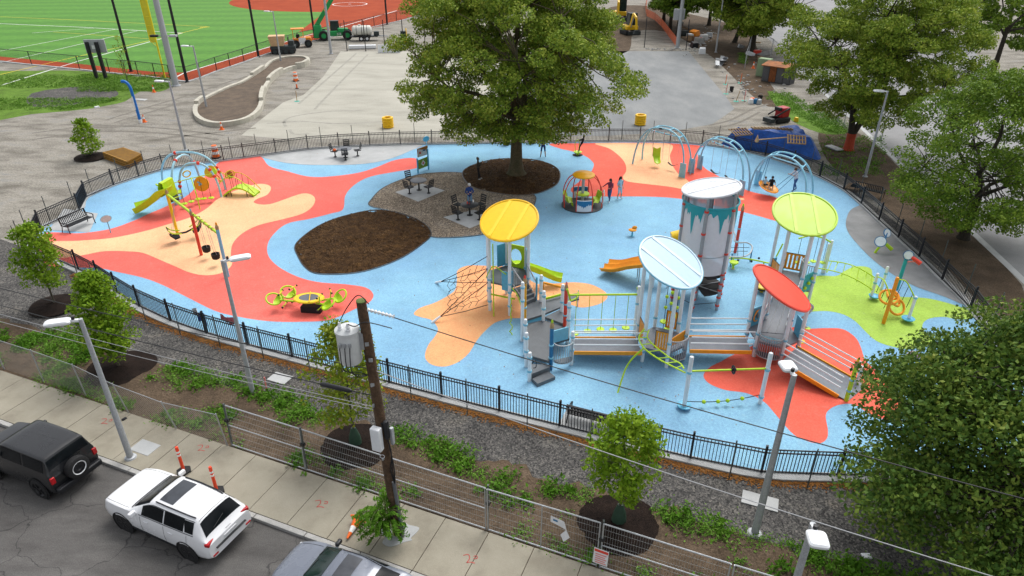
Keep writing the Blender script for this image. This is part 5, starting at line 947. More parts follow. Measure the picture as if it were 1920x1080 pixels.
# ================================================================ trees and plants
def leaf_obj(name, C, size, up, mt, parent=None, aspect=.6, kind=None, seed=0, fold=.25, droop=0.0, N0=None):
    """one small folded leaf blade per centre; each blade is its own island"""
    rg = np.random.default_rng(seed); n = len(C); C = np.asarray(C, float)
    sz = size * rg.uniform(.65, 1.35, n)
    nr = rg.normal(size=(n, 3)); nr /= np.linalg.norm(nr, axis=1)[:, None]; base = np.array([0, 0, up]) if N0 is None else N0 * up
    nr = nr + base; nr /= np.linalg.norm(nr, axis=1)[:, None]
    tg = rg.normal(size=(n, 3)); tg[:, 2] -= droop; tg -= nr * (tg * nr).sum(1)[:, None]; tg /= np.linalg.norm(tg, axis=1)[:, None]; bt = np.cross(nr, tg)
    v = np.empty((n, 4, 3)); h = sz[:, None]
    v[:, 0] = C - tg * h * .5; v[:, 1] = C + bt * h * aspect * .5 - nr * h * fold * .3 + tg * h * .05; v[:, 2] = C + tg * h * .5; v[:, 3] = C - bt * h * aspect * .5 - nr * h * fold * .3 + tg * h * .05
    off = np.array(OFF.get(parent, Vector((0, 0, 0)))); v -= off
    me = bpy.data.meshes.new(name); me.vertices.add(4 * n); me.vertices.foreach_set('co', v.ravel().astype(np.float32))
    me.loops.add(6 * n); idx = np.arange(n)[:, None] * 4; lp = np.concatenate([idx + 0, idx + 1, idx + 2, idx + 0, idx + 2, idx + 3], 1).ravel().astype(np.int32)
    me.loops.foreach_set('vertex_index', lp); me.polygons.add(2 * n); me.polygons.foreach_set('loop_start', (np.arange(2 * n) * 3).astype(np.int32)); me.polygons.foreach_set('loop_total', np.full(2 * n, 3, np.int32))
    me.materials.append(mt); me.update(calc_edges=True); me.validate()
    ob = bpy.data.objects.new(name, me); COL.objects.link(ob)
    if parent is not None: ob.parent = parent
    if kind: ob['kind'] = kind
    return ob
BARK = mat('bark_grey', (.10, .085, .062), .9, .3, 5, fine=18, bump=.8, bdist=.05)
BARKM = mat('bark_mossy', (.085, .085, .035), .9, .3, 2.5, fine=16, bump=.8, bdist=.05, c2=(.13, .10, .06))
BARKD = mat('bark_dark', (.045, .038, .028), .9, .3, 5, fine=18, bump=.8, bdist=.05)
L_LIND = leaf_mat('leaf_linden', [(.035, .075, .009), (.09, .165, .016), (.18, .27, .028), (.32, .40, .05), (.48, .50, .10)])
L_DARK = leaf_mat('leaf_dark', [(.035, .08, .009), (.085, .165, .016), (.17, .27, .028), (.29, .38, .05)])
L_NEAR = leaf_mat('leaf_near', [(.015, .045, .01), (.04, .095, .016), (.085, .16, .026), (.17, .25, .04), (.34, .37, .075)])
L_SAP = leaf_mat('leaf_sapling', [(.07, .16, .008), (.14, .27, .014), (.23, .37, .022), (.34, .46, .045)], .35)
L_SAPY = leaf_mat('leaf_sapling_yellow', [(.09, .16, .012), (.17, .26, .018), (.27, .34, .03), (.36, .34, .035)], .35)
L_WEED = leaf_mat('leaf_weed', [(.045, .12, .012), (.09, .2, .022), (.16, .31, .04), (.24, .38, .07)], .25)
L_FERN = leaf_mat('leaf_ailanthus', [(.04, .12, .01), (.09, .22, .016), (.16, .32, .03)], .35)
L_FALL = leaf_mat('leaf_fallen', [(.12, .045, .014), (.24, .095, .02), (.34, .15, .035), (.2, .1, .04)], .05)
def limb(m, p, q, r0, r1, rnd, k=5, wob=.06, n=7):
    p = Vector(p); q = Vector(q); L = (q - p).length; P = [p.lerp(q, i / k) + Vector((rnd.uniform(-1, 1), rnd.uniform(-1, 1), rnd.uniform(-.5, .5))) * L * wob * (0 if i in (0, k) else 1) for i in range(k + 1)]
    m.tube(P, [r0 + (r1 - r0) * i / k for i in range(k + 1)], n); return P
def tree(name, lab, base, trunk_h, trunk_r, env, nclump, leaves_per, lsize, lmat, bark, seed, clr=(.7, 1.3), forks=6, cat='tree', group=None, squash=.55, up=.9, lean=(0, 0), flare=1.6, twotrunk=False, painted=None, limbn=.5, droop=.3):
    """env: function(direction theta, 0..1 height) -> crown radius; crown spans env.z0 .. env.z1 about env.c"""
    rnd = random.Random(seed); rg = np.random.default_rng(seed); base = Vector(base); t = thing(name, lab, cat, base, group)
    c, z0, z1, rad = env; m = MB(); tops = []
    trunks = [(Vector((0, 0, 0)), Vector((lean[0], lean[1], trunk_h)))] if not twotrunk else [(Vector((-.06, 0, 1.35)), Vector((-.45, .1, trunk_h))), (Vector((.06, 0, 1.35)), Vector((1.1, -.1, trunk_h)))]
    if twotrunk: m.tube([base, base + Vector((0, 0, .25)), base + Vector((0, 0, .8)), base + Vector((0, 0, 1.5))], [trunk_r * 1.6, trunk_r * 1.25, trunk_r * 1.1, trunk_r * 1.15], 12)
    for a, b in trunks:
        P = [base + a.lerp(b, f) for f in (0, .06, .2, .5, 1)]; m.tube(P, [trunk_r * (flare if not twotrunk else .9), trunk_r * (1 + (flare - 1) * .4 if not twotrunk else .88), trunk_r * (1 if not twotrunk else .84), trunk_r * (.88 if not twotrunk else .75), trunk_r * (.75 if not twotrunk else .65)], 12)
    tk = m.o('trunk', bark, t); bo = MB(); tip = base + trunks[0][1]; ctr = Vector((base.x + c[0], base.y + c[1], 0)); hz = z1 - z0
    # clump centres spread through the crown, most of them near its surface
    CL = []
    for i in range(nclump):
        th = rnd.uniform(0, 2 * math.pi); h = rnd.random() ** .85; rr = rad(th, h); f = math.sqrt(rnd.uniform(.16, 1.0)) if rnd.random() < .8 else rnd.uniform(.2, .7)
        CL.append(Vector((ctr.x + math.cos(th) * rr * f, ctr.y + math.sin(th) * rr * f, z0 + hz * h)))
    limbs = []
    for k in range(forks):
        th = 2 * math.pi * k / forks + rnd.uniform(-.3, .3); h = rnd.uniform(.25, .8); rr = rad(th, h) * .62
        q = Vector((ctr.x + math.cos(th) * rr, ctr.y + math.sin(th) * rr, z0 + hz * h)); a = base + trunks[k % len(trunks)][1]
        P = limb(bo, a - Vector((0, 0, trunk_h * rnd.uniform(0, .12))), q, trunk_r * limbn, trunk_r * .13, rnd); limbs.append(P)
    P = limb(bo, tip - Vector((0, 0, .1)), Vector((ctr.x, ctr.y, z0 + hz * .85)), trunk_r * .7, trunk_r * .12, rnd); limbs.append(P)
    alln = [p for L in limbs for p in L[1:]]
    for q in CL:
        a = min(alln, key=lambda p: (p - q).length_squared + (4 if p.z > q.z else 0))
        if (a - q).length > .3: limb(bo, a, q, trunk_r * .13, trunk_r * .04, rnd, 3, .08, 5)
    bo.o('branches', bark, t, kind='stuff')
    pts = []; nrms = []
    for q in CL:
        s = rnd.uniform(*clr); n = int(leaves_per * s * s); d = rg.normal(size=(n, 3)); d /= np.linalg.norm(d, axis=1)[:, None]; r_ = rg.uniform(.25, 1, n) ** .5
        out = np.array([q.x - ctr.x, q.y - ctr.y, 0]); L = np.linalg.norm(out); out = out / L if L > .01 else out
        x = d * r_[:, None] * np.array([s, s, s * squash]); hx = (x * out).sum(1)
        x[:, 2] -= droop * np.maximum(hx, 0) ** 1.5
        pts.append(np.array(q) + x); nrms.append(d * .5 + out * .35 + np.array([0, 0, .65]))
    C = np.concatenate(pts); NN = np.concatenate(nrms); NN /= np.linalg.norm(NN, axis=1)[:, None]
    leaf_obj('crown', C, lsize, up, lmat, t, .62, seed=seed, droop=.5, N0=NN)
    if painted: MB().lathe([(trunk_r * 1.64, .0), (trunk_r * 1.3, .25), (trunk_r * 1.15, .8), (trunk_r * 1.19, 1.4), (trunk_r * 1.0, 1.42)], base, 14, cap=False).o('trunk_wrap', painted, tk)
    return t
def dome_r(rx, low=.35, pw=.5, lump=.12, ph=0.0, dirs=None):
    def f(th, h):
        a = (h - low) / (1 - low) if h > low else (low - h) / low
        v = rx * max(.05, 1 - abs(a) ** 2.2) ** pw * (1 + lump * math.sin(3 * th + ph + 5 * h) + lump * .6 * math.sin(5 * th - 7 * h))
        if dirs: v *= dirs(th, h)
        return v
    return f
bt = G(968, 329)
tree('linden_tree', 'large spreading green tree rising from the oval mulch bed mid playground', (bt.x, bt.y, .15), 4.4, .46, ((-.1, 0), 3.4, 14.5, dome_r(8.5, .42, .5, .045, 1.0, lambda th, h: (1.0 + .08 * (math.cos(th) < -.8 and h < .3)) * (1.0 if h < .4 else .93))), 340, 450, .175, L_LIND, BARKM, 11, (.75, 1.35), 9, flare=1.75)
t1 = G(1590, 281); REDP = mat('trunk_red_wrap', (.42, .06, .025), .8, .2)
tree('linden_tree', 'forked street tree with red wrapped trunk behind the tarp pile', t1, 3.9, .3, ((1.0, 0), 2.6, 13.5, dome_r(7.3, .42, .5, .1, 2.0)), 240, 430, .18, L_LIND, BARKD, 12, (.75, 1.3), 7, twotrunk=True, painted=REDP)
t2 = G(1806, 447); tree('linden_tree', 'dark leafy tree beyond the right fence beside the grey lamp', t2, 3.0, .26, ((0, 0), 1.1, 9.6, dome_r(5.2, .42, .5, .1, .5)), 160, 420, .15, L_DARK, BARKD, 13, (.65, 1.1), 6)
t3 = G(1408, 96); tree('linden_tree', 'far tree with thick trunk beside the chain-link fence corner', t3, 5.2, .5, ((0, 0), 2.8, 13, dome_r(8.0, .4, .5, .1, .2)), 170, 190, .34, L_LIND, BARKD, 14, (.9, 1.5), 6)
for i, (x, y, r_, lb) in enumerate(((1244, 40, 5, 'slim far tree left of the tall grey pole, behind the orange mesh'), (1256, 55, 4.5, 'far tree touching the orange mesh fence left of the tall pole'), (1270, 68, 4, 'far tree close to the tall grey pole with a box'), (1329, 48, 6, 'far tree above the pile of debris'), (1377, 80, 5, 'far leaning tree left of the thick trunk by the fence'))):
    tree('street_tree', lb, G(x, y), 5.0, .3, ((.4 if i == 4 else 0, 0), 3.4, 11, dome_r(r_ * 1.15, .4, .5, .1, i)), 75, 160, .38, L_DARK if i != 3 else L_LIND, BARKD, 20 + i, (.9, 1.5), 4, group='trees along the far street', lean=(1.2 if i == 4 else 0, 0))
for i, (x, y, r_) in enumerate(((1480, 22, 6), (1620, 30, 7), (1750, 80, 6), (1860, 140, 6))):
    tree('street_tree', ('far street tree at the top right edge, behind the forked tree', 'far street tree behind the crown of the forked tree', 'far street tree right of the forked tree', 'street tree at the far right beyond the pale road')[i], G(x, y), 5.0, .3, ((0, 0), 3.5, 12, dome_r(r_, .4, .5, .1, i)), 46, 130, .4, L_DARK, BARKD, 30 + i, (.9, 1.5), 4, group='trees along the far street')
tree('street_tree', 'large leafy tree in the near right corner beside the gravel strip', (14.25, 13.8, .05), 2.6, .24, ((0, 0), 1.2, 7.9, dome_r(4.6, .42, .48, .12, .8)), 330, 430, .135, L_NEAR, BARKD, 15, (.45, 1.15), 8, up=.7)
# saplings with mulch rings and watering bags
BAG = mat('watering_bag', (.035, .075, .05), .5, .2)
RINGS = []
def sapling(px, h, r_, lm, seed, lab, ring_r, n, z0=.9, bag=True, per=60, ls=.13, ringlab=None):
    p = G(*px) if not isinstance(px, Vector) else px
    if ring_r:
        RINGS.append((p, ring_r + .12))
        poly = [p + Vector((math.cos(a) * ring_r * (1 + .06 * math.sin(3 * a)), math.sin(a) * ring_r * (1 + .05 * math.cos(2 * a)), 0)) for a in [i * math.pi / 16 for i in range(32)]]
        struct(mound('mulch_ring', BMULCH, poly, .1, .16, .02, seed, 6).o('mulch_ring', BMULCH))
    t = tree('sapling', lab, p + Vector((0, 0, .1)), h * .45, .045, ((0, 0), z0, h, dome_r(r_, .35, .55, .15, seed)), n, per, ls, lm, BARK, seed, (.22, .42), 5, cat='young tree', group='young trees along the park', limbn=.55, squash=.8)
    if bag: MB().lathe([(.2, .1), (.24, .3), (.2, .6), (.09, .95), (.06, .95)], p, 14, Matrix.Diagonal(Vector((1, .8, 1)))).o('watering_bag', BAG, t)
sapling((1159, 986), 4.5, 1.15, L_SAP, 51, 'bright green young tree in the black mulch ring right of centre', 1.3, 130, 1.55, per=330, ls=.14)
sapling((668, 840), 5.3, 1.25, L_SAPY, 52, 'sparse yellow-green young tree behind the utility pole', 1.3, 190, 1.6, per=240, ls=.13)
sapling((226, 694), 4.6, 1.05, L_SAP, 53, 'dense young tree behind the chain-link fence at left', 1.4, 150, .9, bag=False, per=420, ls=.15)
sapling((172, 296), 3.1, 1.05, L_SAP, 54, 'leafy young tree outside the far left corner of the fence', 1.3, 70, .5, bag=False, per=300, ls=.18)
sapling((243, 165), 5.5, .7, L_SAPY, 55, 'thin young tree in the grass beside the scoreboard posts', 0, 40, 1.6, bag=False, per=60, ls=.18)
sapling((105, 575), 4.4, 1.0, L_SAP, 56, 'young tree at the left edge outside the fence', 1.2, 110, 1.2, bag=False, per=330, ls=.15)
# weeds on the soil strip
from mathutils import noise as mnoise
rg = np.random.default_rng(7); W = []
for k in range(5200):
    a = rg.uniform(-32, 36); b = rg.uniform(2.25, 5.35); v = mnoise.noise(Vector((a * .42, b * .8, 1.7))) + .5 * mnoise.noise(Vector((a * 1.3, b * 1.6, 4.2))) + (.28 if b > 4.6 else 0) + (.2 if b < 2.7 else 0)
    if v < .19 or any((S(a, b) - c_).length < r_ for c_, r_ in RINGS): continue
    s = rg.uniform(.08, .2) * (1.25 if v > .35 else 1); n = int(12 + 16 * s / .2); c = np.array(S(a, b, .1)); d = rg.normal(size=(n, 3)) * np.array([s, s, s * .45]); d[:, 2] = np.abs(d[:, 2]); W.append(c + d)
W2 = [w_ for i_, w_ in enumerate(W) if i_ % 5 == 0]; leaf_obj('tall_weeds', np.concatenate(W2) + np.array([.05, .05, .06]), .17, .6, L_FERN, None, .5, kind='stuff', seed=13)
leaf_obj('weeds', np.concatenate(W), .085, 1.0, L_WEED, None, .55, kind='stuff', seed=3)
G1 = []
for pxs, n in (((-40, 222, 142, 206), 1800), ((150, 320, 140, 200), 1500), ((1440, 1590, 172, 250), 1500), ((1540, 1660, 255, 330), 220), ((1385, 1400, 100, 120), 80)):
    for k in range(n):
        x = rg.uniform(*pxs[:2]); y = rg.uniform(*pxs[2:])
        if pxs[0] >= 1440 and pxs[1] == 1590 and abs((y - 172) - (x - 1440) * .52) > 17: continue
        if pxs[0] < 200 and not (y < 172 and x > 150 or y > 185 or x < 150 and y < 165) : continue
        if pxs[0] < 200 and x > 150 and y > 205 - (x - 150) * .25: continue
        p = G(x, y); s = .2; m_ = 9; d = rg.normal(size=(m_, 3)) * np.array([s, s, s * .5]); d[:, 2] = np.abs(d[:, 2]); G1.append(np.array(p) + d)
leaf_obj('grass_tufts', np.concatenate(G1), .2, .5, L_WEED, None, .35, kind='stuff', seed=4)
F = []
for k in range(9000):
    a = rg.uniform(-14, 26); i = min(range(len(FRONT)), key=lambda q: abs((FRONT[q] - KA).dot(KU) - a)); b0 = (FRONT[i] - KA).dot(KN) - .3
    j = i + 1 if (FRONT[i] - KA).dot(KU) > a else i - 1; j = max(0, min(len(FRONT) - 1, j)); ai, aj = (FRONT[i] - KA).dot(KU), (FRONT[j] - KA).dot(KU)
    if abs(aj - ai) > .1: f = (a - ai) / (aj - ai); b0 = ((FRONT[i] - KA).dot(KN) * (1 - f) + (FRONT[j] - KA).dot(KN) * f) - .3
    F.append(S(a, b0 - abs(rg.normal()) * .17, .02 + rg.uniform(0, .03)))
leaf_obj('leaf_litter', np.array([tuple(p) for p in F]), .085, 2.0, L_FALL, None, .6, kind='stuff', seed=5)
L_ = []
for k in range(700):
    x = rg.uniform(200, 1700); y = rg.uniform(285, 800) if rg.random() < .5 else rg.uniform(285, 400); p = G(x, y, .04); q = p - KA
    if q.dot(KN) > 8.2 and (x > 480 or y < 500): L_.append(tuple(p))
leaf_obj('blown_leaves', np.array(L_), .07, 2.5, L_FALL, None, .6, kind='stuff', seed=15)
rgm = np.random.default_rng(9); CH_ = []
for pl in (P_OVT, P_OVL):
    poly = smooth(GP(pl), 5); c = sum(poly, Vector()) / len(poly)
    for k in range(5200):
        p = poly[rgm.integers(len(poly))]; f = math.sqrt(rgm.uniform(0, .97)); q = c.lerp(p, f); CH_.append((q.x, q.y, .045 + .15 * (1 - f ** 1.5) + rgm.uniform(0, .02)))
L_CHIP = leaf_mat('bark_chip', [(.025, .012, .006), (.06, .031, .013), (.12, .064, .024), (.21, .12, .05)], .02)
leaf_obj('bark_chips', np.array(CH_), .13, 1.4, L_CHIP, None, .4, kind='stuff', seed=6)
# tree-of-heaven seedling at the foot of the pole
ab = G(724, 1008, .1); t = thing('leafy_seedling', 'bright green feathery seedling growing at the foot of the utility pole', 'shrub', ab); rnd = random.Random(8); C = []; m = MB()
for k in range(30):
    a = rnd.uniform(0, 6.28); e = Vector((math.cos(a), math.sin(a), 0)); h = rnd.uniform(.5, 1.9); L = rnd.uniform(.45, .8); st = ab + Vector((rnd.uniform(-.2, .2), rnd.uniform(-.15, .15), h * .75)); P = smooth([st, st + e * L * .5 + Vector((0, 0, .22)), st + e * L + Vector((0, 0, .05))], 6, False); m.tube(P, .009, 4)
    s_ = Vector((-e.y, e.x, 0))
    for p in P[2:]:
        for s in (-1, 1): C += [tuple(p + s_ * s * .09), tuple(p + s_ * s * .15 + e * .03)]
for k in range(4): m.tube([ab, ab + Vector((rnd.uniform(-.2, .2), rnd.uniform(-.2, .2), 1.4))], .018, 5)
m.o('stems', L_FERN if 0 else mat('stem_green', (.12, .16, .04), .6), t, kind='stuff'); leaf_obj('leaflets', np.array(C), .16, 1.2, L_FERN, t, .38, seed=8, kind='stuff')
# ================================================================ picket fence round the playground
t = thing('picket_fence', 'black metal picket fence all round the playground', 'fence', OUT[0]); PF = t
FP = []
for i, p in enumerate(OUT):
    q = OUT[(i + 1) % len(OUT)]; k = max(1, round((q - p).length / 2.6))
    for j in range(k): FP.append(p.lerp(q, j / k))
postm = MB(); rail_h = (.14, .98, 1.12); PK = []
dark = mat('fence_black', (.011, .012, .016), .5, .2)
for i, p in enumerate(FP):
    q = FP[(i + 1) % len(FP)]; d = (q - p).normalized(); L = (q - p).length
    MB().box((p.x, p.y, .65), (.08, .08, 1.3), rz(math.atan2(d.y, d.x))).o('post', dark, t, sm=False)
    for z in rail_h: MB().bar(p + d * .035 + Vector((0, 0, z)), q - d * .035 + Vector((0, 0, z)), .034, .042).o('rail', dark, t, sm=False)
    n = max(2, int(L / .115))
    for k in range(1, n): PK.append((p + d * L * k / n, math.atan2(d.y, d.x)))
PK.sort(key=lambda e: (e[0] - Vector((0, 0, CH))).length)
PK = [e for e in PK if e[0].x < 13.0] + [e for e in PK if e[0].x >= 13.0]
pm = None
for k, (p, a) in enumerate(PK[:300]):
    if pm is None:
        o = MB().box((0, 0, 0), (.024, .024, 1.06)).o('picket', dark, None, sm=False); pm = o.data; o.parent = t; OFF[o] = Vector()
    else:
        o = bpy.data.objects.new('picket', pm); COL.objects.link(o); o.parent = t
    o.location = Vector((p.x, p.y, .61)) - OFF[t]; o.rotation_euler = (0, 0, a)
m = MB()
for p, a in PK[300:]: m.box((p.x, p.y, .61), (.024, .024, 1.06), rz(a))
m.o('far_pickets', dark, t, sm=False, kind='stuff')
# ---------------- temporary chain-link outside it
WIREG = mesh_mat('chain_link_dark', (.05, .06, .06), .085, .0028); WIRES = mesh_mat('chain_link_steel', (.42, .43, .44), .075, .011)
OG = mat('post_olive_steel', (.10, .115, .11), .5, .2, metal=.4)
t = thing('chain_link_fence', 'thin chain-link fence with slim steel posts standing just outside the picket fence', 'fence', OUT[3])
Ao, Bo = ring(OUT, .55, .5); TP = []
for i, p in enumerate(Ao):
    q = Ao[(i + 1) % len(Ao)]
    for f in ((.45,) if (q - p).length < 3.4 else (.2, .7)): TP.append(p.lerp(q, f))
for i, p in enumerate(TP):
    MB().cyl((p.x, p.y, 0), (p.x, p.y, 1.72), .024, n=6).o('post', OG, t)
    q = TP[(i + 1) % len(TP)]
    if p.y > 32: continue
    ob = MB().grid([[Vector((*p.lerp(q, k / 4).xy, z)) for k in range(5)] for z in (.06, 1.55)]).o('wire_mesh', WIREG, t); uv_grid(ob, 5, 2, (q - p).length, 1.5)
# ---------------- site fence along the pavement
def site_panel(a0, a1, lean0, lean1, lb, h=1.78, stay=False):
    p0, p1 = S(a0, 2.22, .1), S(a1, 2.22, .1); u0 = p0 + KN * lean0 + Vector((0, 0, h)); u1 = p1 + KN * lean1 + Vector((0, 0, h)); t = thing('site_fence_panel', lb, 'fence panel', p0, 'wire site fence panels along the pavement')
    for a, b, nm in ((p0, u0, 'frame_post'), (p1, u1, 'frame_post'), (u0, u1, 'top_rail'), (p0.lerp(u0, .03), p1.lerp(u1, .03), 'bottom_rail')): pc(t, nm, STEEL, a, b, .024, n=7)
    if not stay: pc(t, 'middle_rail', STEEL, p0.lerp(u0, .52), p1.lerp(u1, .52), .02, n=7)
    else: pc(t, 'frame_stay', STEEL, p0.lerp(p1, .5), u0.lerp(u1, .5), .02, n=7)
    m = MB(); K = int((a1 - a0) / .075)
    for k in range(1, K): f = k / K; m.cyl(p0.lerp(p1, f), u0.lerp(u1, f), .0032, n=3, cap=False)
    for z in (.15, .29, .43, .6, .74, .88): m.cyl(p0.lerp(u0, z), p1.lerp(u1, z), .0045, n=3, cap=False)
    m.o('wire_infill', STEEL, t, sm=False, kind='stuff')
PNL = [(3.75, 7.0, .12, .1, 'leftmost wire site fence panel, next to the chain-link fence'), (7.05, 10.45, .1, .05, 'wire site fence panel in front of the sparse young tree'), (10.5, 13.9, .05, .02, 'wire site fence panel behind the utility pole foot'), (13.98, 17.5, .0, .05, 'wire site fence panel with a white paper caught on it'), (17.6, 21.1, .05, .02, 'wire site fence panel in front of the right young tree'), (21.2, 24.7, .02, .05, 'rightmost wire site fence panel below the grey lamp'), (24.8, 28.3, .02, .05, 'wire site fence panel under the near right tree')]
for i, (a0, a1, l0, l1, lb) in enumerate(PNL): site_panel(a0, a1, l0, l1, lb, stay=(i == 3))
for a in (3.72, 7.02, 13.94, 17.55):
    p = S(a, 2.22, .1); t = thing('fence_clamp_post', {3.72: 'grey steel post where chain-link and site fence meet', 7.02: 'grey steel post joining the panels left of the sparse young tree', 13.94: 'grey steel post joining panels right of the utility pole', 17.55: 'grey steel post joining panels above the small notice'}[a], 'fence post', p, 'site fence joining posts')
    MB().bar(p + KU * .03 + KN * .02, p + KU * .03 + KN * .1 + Vector((0, 0, 1.86)), .05, .07).o('post', OG, t, sm=False); MB().box(p + KU * .03 + Vector((0, 0, 1.15)) + KN * .06, (.14, .12, .12), rz(KANG)).o('clamp', BLACK, t, sm=False)
t = thing('chain_link_fence', 'old galvanised chain-link fence along the pavement at left', 'fence', S(-4, 2.25)); prev = None
for k in range(0, 13):
    a = 3.6 - k * 2.45; p = S(a, 2.28 - (.12 if k < 3 else 0), .08); ln = -.28 * math.exp(-((k - 1.3) / 1.5) ** 2); tp = p + KN * ln + Vector((0, 0, 1.62 - .14 * math.exp(-((k - 1) / 1.0) ** 2))); pc(t, 'post', STEEL, p, tp + Vector((0, 0, .04)), .026, n=7)
    if prev: ob = MB().grid([[a_.lerp(b_, f / 5) for f in range(6)] for a_, b_ in ((prev[0], p), (prev[0].lerp(prev[1], .5), p.lerp(tp, .5)), (prev[1], tp))]).o('wire_mesh', WIRES, t); uv_grid(ob, 6, 3, 2.45, 1.6); pc(t, 'top_wire', STEEL, prev[1], tp, .012, n=5)
    prev = (p, tp)
# papers and a notice on the fence
p = S(16.05, 2.14, .1); M_ = rz(KANG)
t = thing('torn_paper', 'white torn paper hanging on the wire site fence', 'paper', p); PAP = mat('paper_white', (.75, .76, .78), .7, .05); MB().plate([p + Vector((0, 0, 1.6)), p + KU * .42 + Vector((0, 0, 1.52)), p + KU * .5 + Vector((0, 0, 1.2)), p + KU * .3 + Vector((0, 0, 1.28)), p + Vector((0, 0, 1.36))], .004).o('sheet', PAP, t, sm=False); MB().plate([p + KU * .5 - KN * .03 + Vector((0, 0, 1.25)), p + KU * .62 - KN * .05 + Vector((0, 0, 1.0)), p + KU * .45 - KN * .08 + Vector((0, 0, .78)), p + KU * .33 - KN * .03 + Vector((0, 0, .98))], .004).o('flap', PAP, t, sm=False); MB().plate([p + KU * .08 - KN * .006 + Vector((0, 0, 1.51)), p + KU * .22 - KN * .006 + Vector((0, 0, 1.485)), p + KU * .22 - KN * .006 + Vector((0, 0, 1.42)), p + KU * .08 - KN * .006 + Vector((0, 0, 1.44))], .004).o('printed_block', DBLUE, t, sm=False)
p = S(17.62, 2.1, .1)
t = thing('notice_sign', 'small white notice with red heading low on the fence post', 'sign', p); MB().plate([p + KU * -.2 + Vector((0, 0, .92)), p + KU * .24 + Vector((0, 0, .9)), p + KU * .22 + Vector((0, 0, .28)), p + KU * -.22 + Vector((0, 0, .3))], .012).o('board', PAP, t, sm=False)
MB().plate([p + KU * -.18 - KN * .012 + Vector((0, 0, .9)), p + KU * .22 - KN * .012 + Vector((0, 0, .88)), p + KU * .22 - KN * .012 + Vector((0, 0, .78)), p + KU * -.18 - KN * .012 + Vector((0, 0, .8))], .004).o('red_heading', RED, t, sm=False)
for k in range(5): MB().plate([p + KU * -.15 - KN * .012 + Vector((0, 0, .72 - .085 * k)), p + KU * (.18 - .04 * (k % 2)) - KN * .012 + Vector((0, 0, .71 - .085 * k)), p + KU * (.18 - .04 * (k % 2)) - KN * .012 + Vector((0, 0, .675 - .085 * k)), p + KU * -.15 - KN * .012 + Vector((0, 0, .685 - .085 * k))], .003).o('text_line', PINKP, t, sm=False)
# ================================================================ lamps, poles, wires
def lamp(p, h, hd, lb, r=.1, arm=.55, tilt=.12, base=True, hl=.75, hw=.36):
    p = Vector(p); d = Vector((math.cos(hd), math.sin(hd), 0)); t = thing('street_lamp', lb, 'street lamp', p, 'grey street lamps'); z0 = p.z
    MB().lathe([(r, 0), (r * .62, h), (1e-6, h + .01)], p, 12).o('pole', LAMPG, t)
    if base: MB().lathe([(r * 1.7, .0), (r * 1.7, .05), (r * 1.1, .08)], p, 12).o('base_plate', LAMPG, t); MB().lathe([(r * 1.9, -.02), (r * 1.9, .015), (r, .02)], p, 12).o('footing', CONCP, t)
    top = p + Vector((0, 0, h - .06)); a = top + d * arm * .45 + Vector((0, 0, tilt * .4)); MB().bar(top - d * .05, a, .1, .09).o('arm', LAMPW, t, bevel=.01)
    c = top + d * (arm * .45 + hl / 2) + Vector((0, 0, tilt * .45)); x = (d + Vector((0, 0, tilt * .3))).normalized(); y = Vector((-d.y, d.x, 0)); M = Matrix((x, y, x.cross(y))).transposed()
    n = 10; pts = [Vector((math.copysign(abs(math.cos(k * math.pi / n)) ** .4, math.cos(k * math.pi / n)) * hl / 2, math.copysign(abs(math.sin(k * math.pi / n)) ** .4, math.sin(k * math.pi / n)) * hw / 2, 0)) for k in range(2 * n)]
    m = MB(); vs = []; fs = []
    for s, z in ((.9, -.05), (1, -.02), (1, .03), (.85, .07), (.0, .085)): vs += [c + M @ Vector((q.x * s, q.y * s, z)) for q in pts]
    K = 2 * n
    for i in range(4): fs += [(i * K + k, i * K + (k + 1) % K, (i + 1) * K + (k + 1) % K, (i + 1) * K + k) for k in range(K)]
    fs.append(tuple(range(K))[::-1]); hd_ = m.add(vs, fs).o('lamp_head', LAMPW, t); MB().lathe([(.05, -.04), (.05, .06), (1e-6, .07)], top + d * arm * .35 + Vector((0, 0, .12)), 8).o('photocell', BLACK, hd_)
    return t
lamp(G(245, 858, .12), 5.8, R(200), 'leaning grey street lamp pole on the pavement at left', .11)
lamp(G(475, 740), 6.1, R(20), 'grey street lamp in the gravel in front of the swing frame', .1)
lamp(G(1415, 1000), 6.15, R(95), 'grey street lamp standing in front of the red rubber patch', .12, arm=.35, hl=.46, hw=.44)
lamp(S(22.38, .42, .12), 5.7, R(-100), 'near right street lamp with white rounded head below the gravel', .11, arm=.4, hl=.46, hw=.42)
lamp(G(1622, 331), 6.3, R(180), 'grey street lamp beside the red wrapped tree', .1)
lamp(G(388, 205), 6.1, R(180), 'grey street lamp standing in the walled planter near its round end', .11, arm=.9); lamp(G(527, 118), 6.4, R(180), 'grey street lamp at the far end of the walled planter', .11, arm=.9); lamp(G(348, 281), 5.6, R(180), 'grey street lamp just behind the far left fence', .11, arm=.9)
lamp(G(1342, 98), 7, R(100), 'grey lamp pole among debris beyond the court', .13)
def tall_pole(p, h, mt, r0, r1, nm, lb, cat, grp=None):
    t = thing(nm, lb, cat, p, grp); MB().lathe([(r0, 0), (r1, h), (1e-6, h + .02)], p, 14).o('pole', mt, t); MB().lathe([(r0 * 1.5, .0), (r0 * 1.5, .08), (r0 * 1.05, .12)], p, 14).o('base_plate', mt, t); return t
p = G(330, 161); t = tall_pole(p, 17, LAMPG, .36, .26, 'floodlight_mast', 'thick grey floodlight mast at the field corner', 'mast')
for s in (-1, 1): q = p + Vector((s * .85, 0, topz(p, 67))); pc(t, 'bracket', LAMPG, p + Vector((0, 0, q.z)), q, .06); MB().box(q + Vector((s * .2, -.1, 0)), (.8, .5, .22), bm := None).o('floodlight', BLACK if s < 0 else LAMPG, t, bevel=.03)
